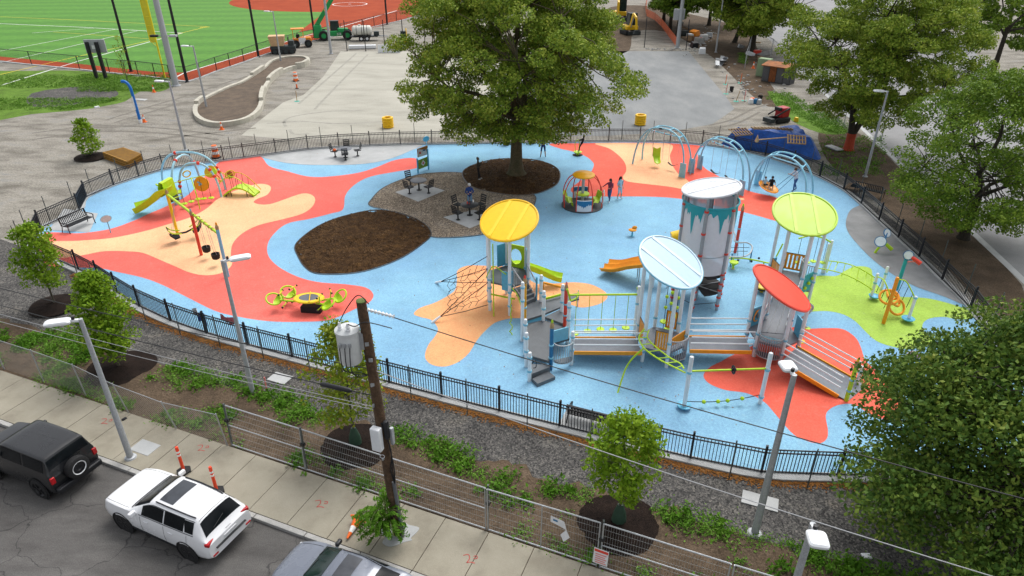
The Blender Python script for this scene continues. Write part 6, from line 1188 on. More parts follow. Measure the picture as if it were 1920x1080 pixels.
tall_pole(G(621, 101), 14, LAMPG, .19, .13, 'tall_pole', 'slim tall grey pole in front of the green telehandler', 'pole')
t = tall_pole(G(1270, 90), 15, LAMPG, .3, .2, 'tall_pole', 'tall grey pole with a box behind the right of the court', 'pole'); MB().box(G(1270, 90) + Vector((-.2, .35, 4.6)), (1.6, .25, 1.5)).o('pole_box', LAMPG, t, bevel=.02)
for x, y, lb in ((246, 134, 'black netting pole left of the yellow foul pole'), (351, 154, 'black netting pole at the field fence corner'), (485, 107, 'black netting pole left of the small dumper'), (590, 70, 'black netting pole behind the telehandler boom'), (726, 46, 'black netting pole right of the pitching circle')): tall_pole(G(x, y), 14, dark, .17, .12, 'netting_pole', lb, 'pole', 'black netting poles of the field')
for x, y, lb in ((651, 96, 'first black court post right of the tall pole'), (686, 96, 'second black court post, in front of the tank trailer'), (722, 95, 'black court post in front of the white boards'), (757, 94, 'black court post by the big tree crown left edge'), (1208, 89, 'black court post right of the big tree, by the excavator'), (1286, 94, 'black court post right of the tall grey pole')): tall_pole(G(x, y), 4.2, dark, .06, .06, 'court_post', lb, 'post', 'black court fence posts')
# foul pole
p = G(310, 148); t = thing('foul_pole', 'bright yellow foul pole with mesh wing on the field edge', 'foul pole', p); FY = mat('foul_yellow', (.85, .72, .02), .5, .05); pc(t, 'pole', FY, p, p + Vector((0, 0, 14)), .1); ob = MB().box(p + Vector((-.4, .05, 8.9)), (.66, .04, 9.5)).o('mesh_wing', mat('foul_mesh', (.80, .70, .04), .6, .05, alpha=.8), t)
for z in range(5, 14): pc(t, 'wing_bar', FY, p + Vector((-.72, 0, z)), p + Vector((0, 0, z)), .025, n=6)
pc(t, 'wing_edge', FY, p + Vector((-.73, 0, 4.4)), p + Vector((-.73, 0, 13.7)), .035, n=6); pc(t, 'wing_edge', FY, p + Vector((-.73, 0, 4.4)), p + Vector((-.05, 0, 3.7)), .035, n=6)
# scoreboard seen from behind
p = G(182, 148); q = G(199, 148); t = thing('scoreboard', 'small grey scoreboard on two black posts in the grass, seen from behind', 'scoreboard', p)
for s in (p, q): MB().box(s + Vector((0, 0, 2.1)), (.32, .32, 4.2)).o('post', dark, t)
MB().box((p + q) / 2 + Vector((.2, .3, 3.7)), (2.3, .2, 1.5), rz(.1)).o('board', LAMPG, t, bevel=.02); MB().box((p + q) / 2 + Vector((.1, .16, 3.6)), (.5, .08, .4), rz(.1)).o('cable_box', LAMPW, t)
# field fence
FLINE = GP([(-260, 100), (-120, 107), (0, 116), (60, 122), (150, 131), (206, 137), (233, 140), (260, 142), (292, 146), (320, 150), (351, 154), (377, 146), (407, 134), (432, 126), (458, 117), (485, 107), (511, 98.5), (560, 84), (600, 74.5), (640, 65.5), (680, 56), (702, 50.5), (726, 45), (744, 41), (780, 32), (820, 22)])
t = thing('field_fence', 'black chain-link fence round the sports field', 'fence', FLINE[10]); WIREB = mesh_mat('chain_link_black', (.02, .02, .02), .09, .009, True, .2)
for i, a in enumerate(FLINE):
    pc(t, 'post', dark, a, a + Vector((0, 0, 1.75)), .05, n=7)
    if i + 1 < len(FLINE): b = FLINE[i + 1]; pc(t, 'top_rail', dark, a + Vector((0, 0, 1.72)), b + Vector((0, 0, 1.72)), .035, n=6); ob = MB().grid([[a.lerp(b, k / 3) + Vector((0, 0, z)) for k in range(4)] for z in (.04, 1.7)]).o('wire_mesh', WIREB, t); uv_grid(ob, 4, 2, (b - a).length, 1.66); MB().bar(a + Vector((0, 0, .05)), b + Vector((0, 0, .05)), .3, .12).o('fence_footing', CONCP, t, sm=False)
# ---------------- utility pole
UB = G(748, 1000, .1); UT = G(677, 565, 8.4); UW = mat('pole_wood', (.085, .05, .028), .9, .35, 3, fine=14, bump=.8, bdist=.04); t = thing('utility_pole', 'weathered brown utility pole with transformer and boxes beside the pavement', 'utility pole', UB)
def up(z): return UB.lerp(UT, (z - .1) / 8.3)
MB().tube([up(z) for z in (.05, 2, 4, 6, 8.0, 8.4)], [.175, .165, .155, .145, .135, .125], 14).o('pole', UW, t); MB().lathe([(.128, 0), (.13, .03), (1e-6, .045)], UT, 14).o('pole_cap', mat('moss_cap', (.12, .16, .05), .9, .3, 12), t)
TRG = mat('transformer_grey', (.62, .64, .64), .4, .08, 6); tc = up(7.15) + Vector((-.48, -.08, 0)); tr = MB().lathe([(1e-6, -.52), (.28, -.52), (.3, -.48), (.3, .4), (.325, .42), (.325, .48), (.2, .56), (1e-6, .58)], tc, 24).o('transformer', TRG, t)
MB().box(tc + Vector((.3, .03, .1)), (.22, .12, .5)).o('hanger_bracket', STEEL, tr)
for k, (dx, dy) in enumerate(((-.14, -.12), (.08, -.18))): MB().lathe([(.04, 0), (.065, .05), (.04, .08), (.065, .13), (.04, .16), (.03, .24), (1e-6, .25)], tc + Vector((dx, dy, .52)), 10).o('bushing', LAMPW, tr)
for k in range(3): MB().lathe([(.035, -.06), (.05, 0), (.035, .06)], tc + Vector((-.16 + .13 * k, -.3, .15)), 8).o('terminal', STEEL, tr); pt(t, 'lead_wire', BLACK, smooth([tc + Vector((-.16 + .13 * k, -.34, .1)), tc + Vector((-.1 + .1 * k, -.45, -.5)), tc + Vector((.2, -.2, -.75 - .08 * k)), up(6.2) + Vector((-.1, -.12, 0))], 5, False), .014, 5)
pt(t, 'lead_wire', BLACK, smooth([tc + Vector((-.14, -.12, .75)), tc + Vector((.1, 0, 1.15)), UT + Vector((-.05, 0, .18)), UT + Vector((.2, -.05, -.05))], 6, False), .014, 5); pt(t, 'lead_wire', BLACK, smooth([tc + Vector((.08, -.18, .75)), tc + Vector((.3, -.3, .75)), up(7.9) + Vector((.1, -.2, 0)), up(7.75) + Vector((.75, -.25, 0))], 6, False), .014, 5)
i0 = up(8.15) + Vector((.15, 0, 0)); i1 = i0 + KU * .75 - Vector((0, 0, .03)); ins = MB().tube([i0.lerp(i1, k / 14) for k in range(15)], [.02 if k % 2 else .055 for k in range(15)], 10).o('insulator', LAMPW, t)
for z, dz in ((5.0, .32),): pass
wb_ = MB().box(up(4.1) + Vector((-.12, -.24, 0)), (.3, .2, .8), rz(KANG)).o('equipment_box', LAMPW, t, bevel=.03); MB().box(up(4.15) + Vector((.16, -.14, .2)), (.12, .14, .62), rz(KANG)).o('meter_box', BLACK, t, bevel=.02); MB().box(up(3.95) + Vector((.27, -.05, .1)), (.1, .12, .6), rz(KANG)).o('meter_box', LAMPG, t, bevel=.02)
pt(t, 'conduit', mat('conduit_grey', (.13, .135, .15), .5, .15), [up(.1) + Vector((.15, -.14, 0)), up(2.4) + Vector((.13, -.13, 0))], .06, 8)
for k in range(3): pt(t, 'riser_cable', BLACK, smooth([up(4.6) + Vector((.05 + .05 * k, -.16, 0)), up(3.6) + Vector((.2, -.15 - .02 * k, 0)), up(2.9) + Vector((.12 + .05 * k, -.19, 0)), up(2.3) + Vector((.16, -.16, 0))], 5, False), .018, 5)
for k, z in enumerate((6.7, 7.2, 5.9, 3.3, 5.2)): MB().box(up(z) + Vector((.04 - .03 * k, -.15, 0)), (.1, .04, .1), rz(.3 * k)).o('pole_tag', STEEL, t, sm=False)
pt(t, 'coiled_wire', LAMPW, [up(3.45) + Vector((-.05 + .07 * math.cos(a * .9), -.24, .07 * math.sin(a * .9))) for a in range(20)], .008, 4)
struct(MB().prism(smooth([UB + Vector((math.cos(a) * (.55 + .12 * math.sin(5 * a)), math.sin(a) * (.48 + .1 * math.cos(3 * a)), 0)) for a in [i * math.pi / 8 for i in range(16)]], 3), .1, .135).o('concrete_collar', CONCP, sm=False))
def wire(z0, a1, z1, sag, r, lb, mt=BLACK, b1=1.1, off=(0, 0, 0)):
    p = up(z0) + Vector(off); q = S(a1, b1, z1); o = MB().tube([p.lerp(q, k / 24) - Vector((0, 0, sag * 4 * (k / 24) * (1 - k / 24))) for k in range(25)], r, 5).o('overhead_wire', mt); tag(o, lb, 'wire', 'overhead wires on the utility pole'); return o
wire(8.1, 52, 8.1, .95, .013, 'black power line leaving the pole top to the right over the playground', off=(.85, -.3, 0))
GW = mat('wire_grey', (.35, .36, .37), .5, .1)
wire(6.3, 52, 6.2, 1.25, .013, 'bundled cable running right from the pole across the right young tree', GW); wire(6.3, -34, 6.6, .9, .014, 'topmost cable running left from the pole past the middle lamp'); wire(5.4, -34, 5.8, .8, .016, 'black cable with thick splice case running left from the pole'); wire(5.0, -34, 5.2, .75, .009, 'thin pale wire running left from the pole', GW); wire(4.9, -34, 4.9, .95, .009, 'lowest thin pale wire running left from the pole', GW)
p = up(5.4); q = S(-34, 1.1, 5.8); f = lambda k: p.lerp(q, k) - Vector((0, 0, .8 * 4 * k * (1 - k))); tag(MB().tube([f(.018), f(.02), f(.04), f(.042)], [.03, .075, .075, .03], 10).o('splice_case', BLACK), 'thick black splice case hanging on the cable left of the utility pole', 'splice case')
# ================================================================ vehicles
def car(loc, heading, lb, cat, ST, paint, spec):
    with At(M=Matrix.Translation(loc) @ Matrix.Rotation(heading, 4, 'Z') @ Matrix.Scale(.935, 4)):
        t = thing('parked_car', lb, cat, group='cars parked along the kerb'); X = [s[0] for s in ST]
        def cr(p0, p1, p2, p3, f): return .5 * (2 * p1 + (p2 - p0) * f + (2 * p0 - 5 * p1 + 4 * p2 - p3) * f * f + (3 * p1 - p0 - 3 * p2 + p3) * f ** 3)
        def stn(s):
            i = min(int(s), len(ST) - 2); f = s - i; g = lambda k: ST[max(0, min(len(ST) - 1, k))]
            return [cr(a, b, c, d, f) * .55 + (b + (c - b) * f) * .45 for a, b, c, d in zip(g(i - 1), g(i), g(i + 1), g(i + 2))]
        def sec(s):
            x, w, zb, zm, wb, zbt, w5, z5, z7 = stn(s)
            H = [(0, zb), (w * .8, zb), (w * .97, zb + .1), (w, zm), (wb, zbt), (w5, z5), (w5 * .72, z5 + (z7 - z5) * .75), (0, z7)]; return x, H
        def P(s, v):                                   # v 0..14: left bottom centre over the roof to right bottom
            x, H = sec(s); v = max(0, min(14, v)); m = v if v <= 7 else 14 - v; i = min(int(m), 6); f = m - i; g = lambda k: H[max(0, min(7, k))] if k <= 7 else (-H[14 - k][0], H[14 - k][1])
            q = [cr(*(g(k)[j] for k in (i - 1, i, i + 1, i + 2)), f) * .4 + (g(i)[j] + (g(i + 1)[j] - g(i)[j]) * f) * .6 for j in (0, 1)]
            return Vector((x, q[0] if v <= 7 else -q[0], q[1]))
        NS = len(ST) - 1; rows = [[P(NS * i / (NS * 5), v / 3) for v in range(43)] for i in range(NS * 5 + 1)]
        m = MB().grid(rows); k = len(rows[0]); n = len(m.v); m.f += [tuple(range(k)), tuple(n - k + i for i in range(k))[::-1]]; body = m.o('body', paint, t)
        def patch_(s0, s1, v0, v1, mt, nm, off=.008, par=None, k=8, trim=0):
            R_ = []
            for i in range(k + 1):
                r_ = []
                for j in range(k + 1):
                    v = v0 + (v1 - v0) * j / k; s = s0 + (s1 - s0) * i / k + (trim * (j / k) if trim else 0)
                    a = P(s, v); du_ = P(s + .05, v) - P(s - .05 if s > .05 else 0, v); dv = P(s, v + .08) - P(s, v - .08); nn = du_.cross(dv); nn = nn.normalized() if nn.length > 1e-9 else Vector((0, 0, 1))
                    nn = nn if nn.dot(a - Vector((a.x, 0, .6))) > 0 else -nn; r_.append(a + nn * off)
                R_.append(r_)
            return MB().grid(R_).o(nm, mt, par or t)
        for (s0, s1, v0, v1, mt, nm, tr) in spec['patches']: patch_(s0, s1, v0, v1, mt, nm, .009, trim=tr)
        r = spec['r']
        for wx in spec['axles']:
            for sy in (-1, 1):
                y = spec['wy'] * sy; M = Matrix.Rotation(R(90) * -sy, 3, 'X')
                MB().lathe([(1e-6, .0), (r * 1.18, 0), (r * 1.2, .015), (r * 1.12, .02)], (wx, spec['aw'] * sy, r * 1.02), 28, M, cap=False).o('wheel_arch', RUBB, t)
                w_ = thing_part(t, 'wheel', (wx, y, r)); 
                MB().lathe([(r * .62, -.21), (r * .95, -.22), (r, -.19), (r, -.03), (r * .96, 0), (r * .7, .01), (r * .66, -.02)], (wx, y, r), 28, M, cap=False).o('tyre', TYRE, w_)
                MB().lathe([(1e-6, -.02), (r * .16, -.015), (r * .2, -.05), (r * .6, -.045), (r * .67, -.01), (r * .69, -.02)], (wx, y, r), 24, M, cap=False).o('rim', spec['rim'], w_)
                for q in range(5):
                    a = q * 2 * math.pi / 5; c = Vector((wx, y - sy * .02, r)); e = M @ Vector((math.cos(a), math.sin(a), 0)); MB().bar(c + e * r * .15, c + e * r * .64, .05, .05).o('spoke', spec['rim'], w_, sm=False)
        for fn in spec['extra']: fn(t, P, patch_)
        return t
def thing_part(par, name, loc):
    e = bpy.data.objects.new(name, None); COL.objects.link(e); e.parent = par; e.empty_display_size = .1; OFF[e] = OFF[par].copy(); return e
def text_part(par, txt, size, loc, rot, mt, name):
    cu = bpy.data.curves.new(name, 'FONT'); cu.body = txt; cu.size = size; cu.extrude = .002; cu.align_x = 'CENTER'; cu.align_y = 'CENTER'; cu.materials.append(mt)
    tmp = bpy.data.objects.new('tmp', cu); COL.objects.link(tmp); me = bpy.data.meshes.new_from_object(tmp.evaluated_get(bpy.context.evaluated_depsgraph_get())); bpy.data.objects.remove(tmp); me.materials.clear(); me.materials.append(mt)
    o = bpy.data.objects.new(name, me); COL.objects.link(o); M = T[-1] @ (Matrix.Translation(Vector(loc)) @ rot.to_4x4()); me.transform(Matrix.Translation(-OFF[par]) @ M); o.parent = par; OFF[o] = OFF[par]; return o
CWHITE = mat('car_white', (.80, .81, .83), .25, .02, 2, coat=.6); CGREY = mat('car_silver_grey', (.17, .19, .235), .28, .05, 2, coat=.6, metal=.1); CBLK = mat('car_black', (.012, .013, .015), .3, .1, 2, coat=.4); TAIL = mat('tail_light', (.45, .01, .015), .2, .15, 10); HEADL = mat('head_light', (.6, .63, .66), .15, .1); GLASSG = mat('green_glass', (.014, .03, .028), .1, .3, 2.5, spec=.4); RIMB = mat('rim_black', (.02, .02, .022), .35, .2); SUNR = mat('sunroof_glass', (.04, .045, .055), .1, .3, 3, spec=.7)
SUV = [(2.42, .70, .45, .66, .62, .84, .55, .87, .89), (2.28, .90, .30, .70, .82, .97, .74, 1.0, 1.03), (1.7, .965, .28, .76, .90, 1.07, .80, 1.1, 1.14), (1.02, .965, .28, .78, .91, 1.12, .80, 1.15, 1.19), (.08, .965, .28, .78, .91, 1.13, .66, 1.61, 1.70), (-.6, .965, .28, .79, .91, 1.15, .67, 1.66, 1.75), (-1.5, .965, .28, .8, .90, 1.18, .65, 1.65, 1.74), (-1.92, .96, .3, .8, .89, 1.19, .62, 1.60, 1.69), (-2.28, .94, .36, .8, .86, 1.12, .76, 1.13, 1.17), (-2.42, .88, .42, .74, .80, .98, .70, 1.0, 1.02)]
def suv_extra(t, P, pat):
    for s in (1, -1):
        v = 6.0 if s > 0 else 8.0; pt(t, 'roof_rail', BLACK, [P(4.25 + 2.4 * k / 8, 5.35 if s > 0 else 8.65) + Vector((0, 0, .03)) for k in range(9)], .022, 6)
        mb = P(3.35, 4.1 if s > 0 else 9.9); MB().box(mb + Vector((0, s * .12, .06)), (.12, .24, .17)).o('door_mirror', CWHITE, t, bevel=.03)
        for sx in (.25, -.85): MB().box((sx, s * .955, .97), (.2, .03, .04)).o('door_handle', CWHITE, t, bevel=.01)
        MB().box((.0, s * .955, .42), (2.0, .03, .07)).o('side_trim', BLACK, t, sm=False)
        for (a, b, z0, z1) in ((-2.33, -2.05, .95, 1.1),): MB().box((-2.31, s * .72, 1.02), (.16, .34, .13), rz(s * .25)).o('tail_light', TAIL, t, bevel=.02)
        MB().box((2.2, s * .72, .82), (.2, .3, .12), rz(-s * .4)).o('head_light', HEADL, t, bevel=.03)
        MB().box((-2.42, s * .7, .52), (.05, .2, .05)).o('reflector', TAIL, t, sm=False)
    MB().box((-2.40, 0, .735), (.16, 1.25, .04), Matrix.Rotation(R(-8), 3, 'Y')).o('bumper_step', BLACK, t, bevel=.01); MB().box((-2.435, 0, .88), (.02, .5, .12), Matrix.Rotation(R(-12), 3, 'Y')).o('number_plate', LAMPW, t, sm=False)
    Mr = Matrix(((0, -.35, -.94), (-1, 0, 0), (0, .94, -.35))); text_part(t, 'Jeep', .14, (-2.385, 0, 1.06), Mr, BLACK, 'tailgate_badge')
    pt(t, 'wiper', BLACK, [P(7.75, 6.3) + Vector((-.03, 0, .02)), P(7.55, 7.2) + Vector((-.03, 0, .03))], .012, 5)
    for s in (1, -1):
        for q in (3.55, 4.93, 6.0): pt(t, 'door_seam', RUBB, [P(q + (.12 * k / 6 if q > 5.5 else 0), (2.3 + 1.8 * k / 6) if s > 0 else 14 - (2.3 + 1.8 * k / 6)) for k in range(7)], .007, 4)
        pt(t, 'window_trim', BLACK, [P(3.5 + 3.3 * k / 12, 4.06 if s > 0 else 9.94) + Vector((0, s * .004, 0)) for k in range(13)], .012, 4); pt(t, 'window_trim', BLACK, [P(3.62 + 3.1 * k / 12, 4.92 if s > 0 else 9.08) + Vector((0, s * .004, 0)) for k in range(13)], .012, 4)
        pt(t, 'sill_cladding', RUBB, [P(2.6 + 3.6 * k / 8, 1.9 if s > 0 else 12.1) for k in range(9)], .035, 5); pt(t, 'bonnet_seam', RUBB, [P(.9 + 2.0 * k / 8, 5.0 if s > 0 else 9.0) + Vector((0, 0, .002)) for k in range(9)], .006, 4)
    pt(t, 'cowl', BLACK, [P(3.08, 5.0 + 4.0 * k / 10) + Vector((0, 0, .006)) for k in range(11)], .03, 5)
    pt(t, 'roof_seam', BLACK, [P(7.0, 5.2 + 3.6 * k / 10) + Vector((0, 0, .004)) for k in range(11)], .007, 4)
sv = dict(r=.385, axles=(1.47, -1.445), wy=.965, aw=.962, rim=RIMB, extra=[suv_extra], patches=[(3.15, 3.9, 5.15, 8.85, GLASSD, 'windscreen', 0), (3.62, 4.9, 4.12, 4.88, GLASSD, 'side_window', .0), (4.98, 5.9, 4.12, 4.9, GLASSD, 'side_window', 0), (5.98, 6.75, 4.15, 4.85, GLASSD, 'side_window', -.1), (3.62, 4.9, 9.12, 9.88, GLASSD, 'side_window', 0), (4.98, 5.9, 9.12, 9.88, GLASSD, 'side_window', 0), (5.98, 6.75, 9.15, 9.85, GLASSD, 'side_window', 0), (7.12, 7.86, 5.1, 8.9, GLASSD, 'rear_window', 0), (4.3, 5.15, 5.95, 8.05, SUNR, 'sunroof', 0)])
car(S(4.78, -1.2), KANG + math.pi - R(2), 'white sport utility car parked along the kerb, seen from behind', 'car', SUV, CWHITE, sv)
SED = [(2.02, .66, .3, .5, .58, .62, .5, .66, .68), (1.86, .84, .2, .55, .78, .72, .7, .76, .79), (1.4, .91, .18, .6, .85, .86, .74, .9, .93), (.95, .915, .18, .62, .86, .93, .76, .96, 1.0), (.1, .915, .18, .62, .86, .96, .60, 1.34, 1.42), (-.6, .915, .18, .63, .86, .98, .61, 1.37, 1.45), (-1.2, .91, .18, .64, .85, 1.0, .58, 1.28, 1.38), (-1.85, .9, .2, .64, .83, 1.02, .70, 1.04, 1.07), (-2.25, .84, .28, .62, .78, .96, .68, 1.0, 1.02), (-2.36, .78, .36, .6, .72, .86, .62, .9, .92)]
def sed_extra(t, P, pat):
    for s in (1, -1):
        mb = P(3.4, 4.05 if s > 0 else 9.95); MB().box(mb + Vector((0, s * .12, .05)), (.13, .24, .14)).o('door_mirror', CBLK, t, bevel=.03); MB().box((1.78, s * .66, .68), (.26, .28, .1), rz(-s * .5)).o('head_light', HEADL, t, bevel=.03); MB().box((-2.2, s * .66, .9), (.2, .34, .12), rz(s * .3)).o('tail_light', TAIL, t, bevel=.03)
        pt(t, 'roof_seam', CBLK, [P(4.0 + 2.9 * k / 10, 5.25 if s > 0 else 8.75) + Vector((0, 0, .006)) for k in range(11)], .016, 5)
        pt(t, 'bonnet_seam', CBLK, [P(1.2 + 1.7 * k / 8, 5.3 if s > 0 else 8.7) + Vector((0, 0, .004)) for k in range(9)], .007, 4)
    MB().box((2.03, 0, .45), (.04, .9, .22)).o('grille', BLACK, t, sm=False)
    for q in (6.2, 7.6): pt(t, 'wiper', BLACK, [P(3.1, q) + Vector((0, 0, .03)), P(3.22, q + 1.1) + Vector((0, 0, .03))], .012, 5)
sd_ = dict(r=.33, axles=(1.2, -1.4), wy=.91, aw=.908, rim=CHROME, extra=[sed_extra], patches=[(3.1, 3.93, 5.15, 8.85, GLASSG, 'windscreen', 0), (3.65, 4.9, 4.12, 4.88, GLASSD, 'side_window', 0), (5.0, 6.2, 4.12, 4.88, GLASSD, 'side_window', 0), (3.65, 4.9, 9.12, 9.88, GLASSD, 'side_window', 0), (5.0, 6.2, 9.12, 9.88, GLASSD, 'side_window', 0), (6.1, 6.9, 5.2, 8.8, GLASSD, 'rear_window', 0), (4.35, 5.1, 5.9, 8.1, SUNR, 'sunroof', 0)])
car(S(11.0, -1.42), KANG + math.pi, 'silver grey saloon car parked at the bottom edge beside the orange cone', 'car', SED, CGREY, sd_)
OFFR = [(2.1, .72, .5, .7, .66, .98, .6, 1.0, 1.02), (1.95, .86, .38, .75, .8, 1.1, .74, 1.12, 1.14), (1.4, .93, .36, .78, .88, 1.16, .8, 1.18, 1.2), (.95, .93, .36, .8, .88, 1.2, .8, 1.22, 1.24), (.45, .93, .36, .8, .88, 1.22, .74, 1.74, 1.79), (-.4, .93, .36, .8, .88, 1.22, .75, 1.78, 1.83), (-1.3, .93, .36, .8, .88, 1.22, .75, 1.77, 1.82), (-1.8, .93, .36, .8, .88, 1.22, .74, 1.72, 1.77), (-1.98, .92, .38, .8, .88, 1.2, .8, 1.24, 1.28), (-2.05, .88, .42, .78, .84, 1.0, .78, 1.05, 1.08)]
def off_extra(t, P, pat):
    M = Matrix.Rotation(R(-90), 3, 'Y'); c = (-2.2, .0, 1.0); w_ = thing_part(t, 'spare_wheel', c); MB().lathe([(.24, -.13), (.38, -.14), (.41, -.1), (.41, .1), (.37, .13), (.26, .13)], c, 28, M, cap=False).o('tyre', TYRE, w_); MB().lathe([(1e-6, .05), (.1, .06), (.12, .09), (.23, .085), (.26, .11), (.27, .1)], c, 24, M, cap=False).o('rim', BLACK, w_); MB().lathe([(.225, .115), (.25, .135), (.275, .115)], c, 28, M, cap=False).o('rim_ring', LAMPW, w_)
    for s in (1, -1): MB().box((-2.05, s * .82, 1.0), (.08, .16, .26)).o('tail_light', TAIL, t, bevel=.02); MB().box(P(3.5, 4.1 if s > 0 else 9.9) + Vector((0, s * .12, .05)), (.13, .22, .17)).o('door_mirror', CBLK, t, bevel=.03)
    MB().box((-2.15, 0, .55), (.2, 1.7, .22)).o('rear_bumper', BLACK, t, bevel=.04); MB().box((2.12, 0, .58), (.25, 1.75, .22)).o('front_bumper', BLACK, t, bevel=.04)
of_ = dict(r=.41, axles=(1.3, -1.25), wy=.97, aw=.932, rim=RIMB, extra=[off_extra], patches=[(3.1, 3.95, 5.2, 8.8, GLASSD, 'windscreen', 0), (4.1, 5.3, 4.12, 4.9, GLASSD, 'side_window', 0), (5.4, 6.9, 4.12, 4.9, GLASSD, 'side_window', 0), (4.1, 5.3, 9.1, 9.88, GLASSD, 'side_window', 0), (5.4, 6.9, 9.1, 9.88, GLASSD, 'side_window', 0), (7.15, 7.8, 5.2, 8.8, GLASSD, 'rear_window', 0)])
car(S(-1.55, -1.2), KANG + math.pi, 'black off-road car with spare wheel on its back, at the left edge', 'car', OFFR, CBLK, of_)
# ================================================================ cones, delineators, barrels
def cone(p, lb, h=.72, tip=None):
    M = tip or Matrix.Identity(3); t = thing('traffic_cone', lb, 'traffic cone', p, 'orange traffic cones'); MB().box(p + M @ Vector((0, 0, .02)), (.38, .38, .04), M).o('base', CONEO, t, sm=False); pr = lambda z: .15 - .12 * z / h
    MB().lathe([(pr(0), .04), (pr(h * .45), h * .45)], p, 16, M, cap=False).o('cone_body', CONEO, t); MB().lathe([(pr(h * .45), h * .45), (pr(h * .72), h * .72)], p, 16, M, cap=False).o('reflective_band', REFW, t); MB().lathe([(pr(h * .72), h * .72), (pr(h), h), (1e-6, h)], p, 16, M, cap=False).o('cone_tip', CONEO, t)
cone(S(10.05, .95, .3), 'traffic cone tipped over on the pavement beside the grey saloon', .75, Matrix.Rotation(R(100), 3, 'Y').to_3x3() if 0 else nrm_mat((-KN.x + .1, -KN.y, -.12)))
cone(G(416, 243), 'small orange cone in front of the planter wall'); cone(G(271, 229), 'orange and white cone at the foot of the blue pole'); cone(G(289, 173), 'orange and white cone at the grass edge by the field', .8); cone(G(1412, 128), 'orange and white cone behind the green cabinet', .85)
def delin(p, lb):
    t = thing('delineator_post', lb, 'delineator', p, 'orange delineator posts on the pavement'); MB().lathe([(.26, 0), (.25, .06), (.12, .1)], p, 6).o('base', RUBB, t); ORD = mat('delineator_red_orange', (.85, .07, .02), .45, .06); zs = (.06, .72, .8, .86, .94, 1.08)
    for k in range(5): MB().lathe([(.055, zs[k]), (.055, zs[k + 1])], p, 14, cap=False).o('post' if k % 2 == 0 else 'reflective_band', ORD if k % 2 == 0 else REFW, t)
    MB().lathe([(.055, 1.08), (.045, 1.12), (1e-6, 1.13)], p, 14).o('post_cap', ORD, t)
delin(G(345, 884, .12), 'orange delineator behind the white car, left one'); delin(G(407, 922, .12), 'orange delineator behind the white car, right one')
def barrel_(p, lb, h=1.0):
    t = thing('traffic_barrel', lb, 'traffic barrel', p, 'orange and white traffic barrels'); MB().lathe([(.38, 0), (.38, .08), (.29, .1)], p, 20).o('base_ring', RUBB, t)
    for k in range(4): r0 = .29 - .02 * k; MB().lathe([(r0, .1 + k * .22), (r0 - .015, .1 + (k + 1) * .22)], p, 20, cap=False).o('barrel_band', CONEO if k % 2 == 0 else REFW, t)
    MB().lathe([(.21, .98), (.2, 1.02), (1e-6, 1.03)], p, 20).o('barrel_lid', CONEO, t)
barrel_(G(555, 152), 'traffic barrel beside the far planter wall'); barrel_(G(399, 303) + Vector((-.1, 1.0, 0)), 'traffic barrel just outside the far left fence'); p = G(557, 166); t = thing('delineator_post', 'short orange and white delineator below the far barrel', 'delineator', p); MB().lathe([(.2, 0), (.2, .05), (.08, .07)], p, 10).o('base', RUBB, t); MB().lathe([(.09, .05), (.08, .5)], p, 12).o('post', CONEO, t); MB().lathe([(.081, .5), (.078, .75)], p, 12).o('reflective_band', REFW, t); MB().lathe([(.078, .75), (.07, .95)], p, 12).o('post_cap', CONEO, t)
def rings(p, lb):
    t = thing('ring_stack', lb, 'ring stack', p, 'stacks of yellow rings on the court'); YR = mat('ring_yellow', (.9, .54, .01), .5, .06)
    for k in range(5): MB().tube([p + Vector((math.cos(a) * (.42 + .01 * (k % 2)), math.sin(a) * .42, .11 + .19 * k)) for a in [i * math.pi / 12 for i in range(24)]], .105, 8, True).o('ring', YR, t)
rings(G(728, 239), 'stack of yellow rings at the left on the stone dust court'); rings(G(1200, 234), 'stack of yellow rings at the right of the big tree')
p = G(264, 231); t = thing('blue_post', 'tall bright blue curved post beside a cone on the bare ground', 'post', p); BP = mat('post_bright_blue', (.01, .16, .55), .4, .08); MB().tube(smooth([p, p + Vector((-.05, 0, 2.6)), p + Vector((-.12, 0, 3.4)), p + Vector((-.4, 0, 3.8)), p + Vector((-.75, 0, 3.85))], 6, False), .13, 10).o('post', BP, t); MB().lathe([(.14, 0), (.15, .35), (.13, .36)], p, 10).o('post_foot', LAMPW, t); MB().box(p + Vector((-.08, -.13, 1.9)), (.1, .02, 1.2)).o('white_lettering_strip', LAMPW, t, sm=False)
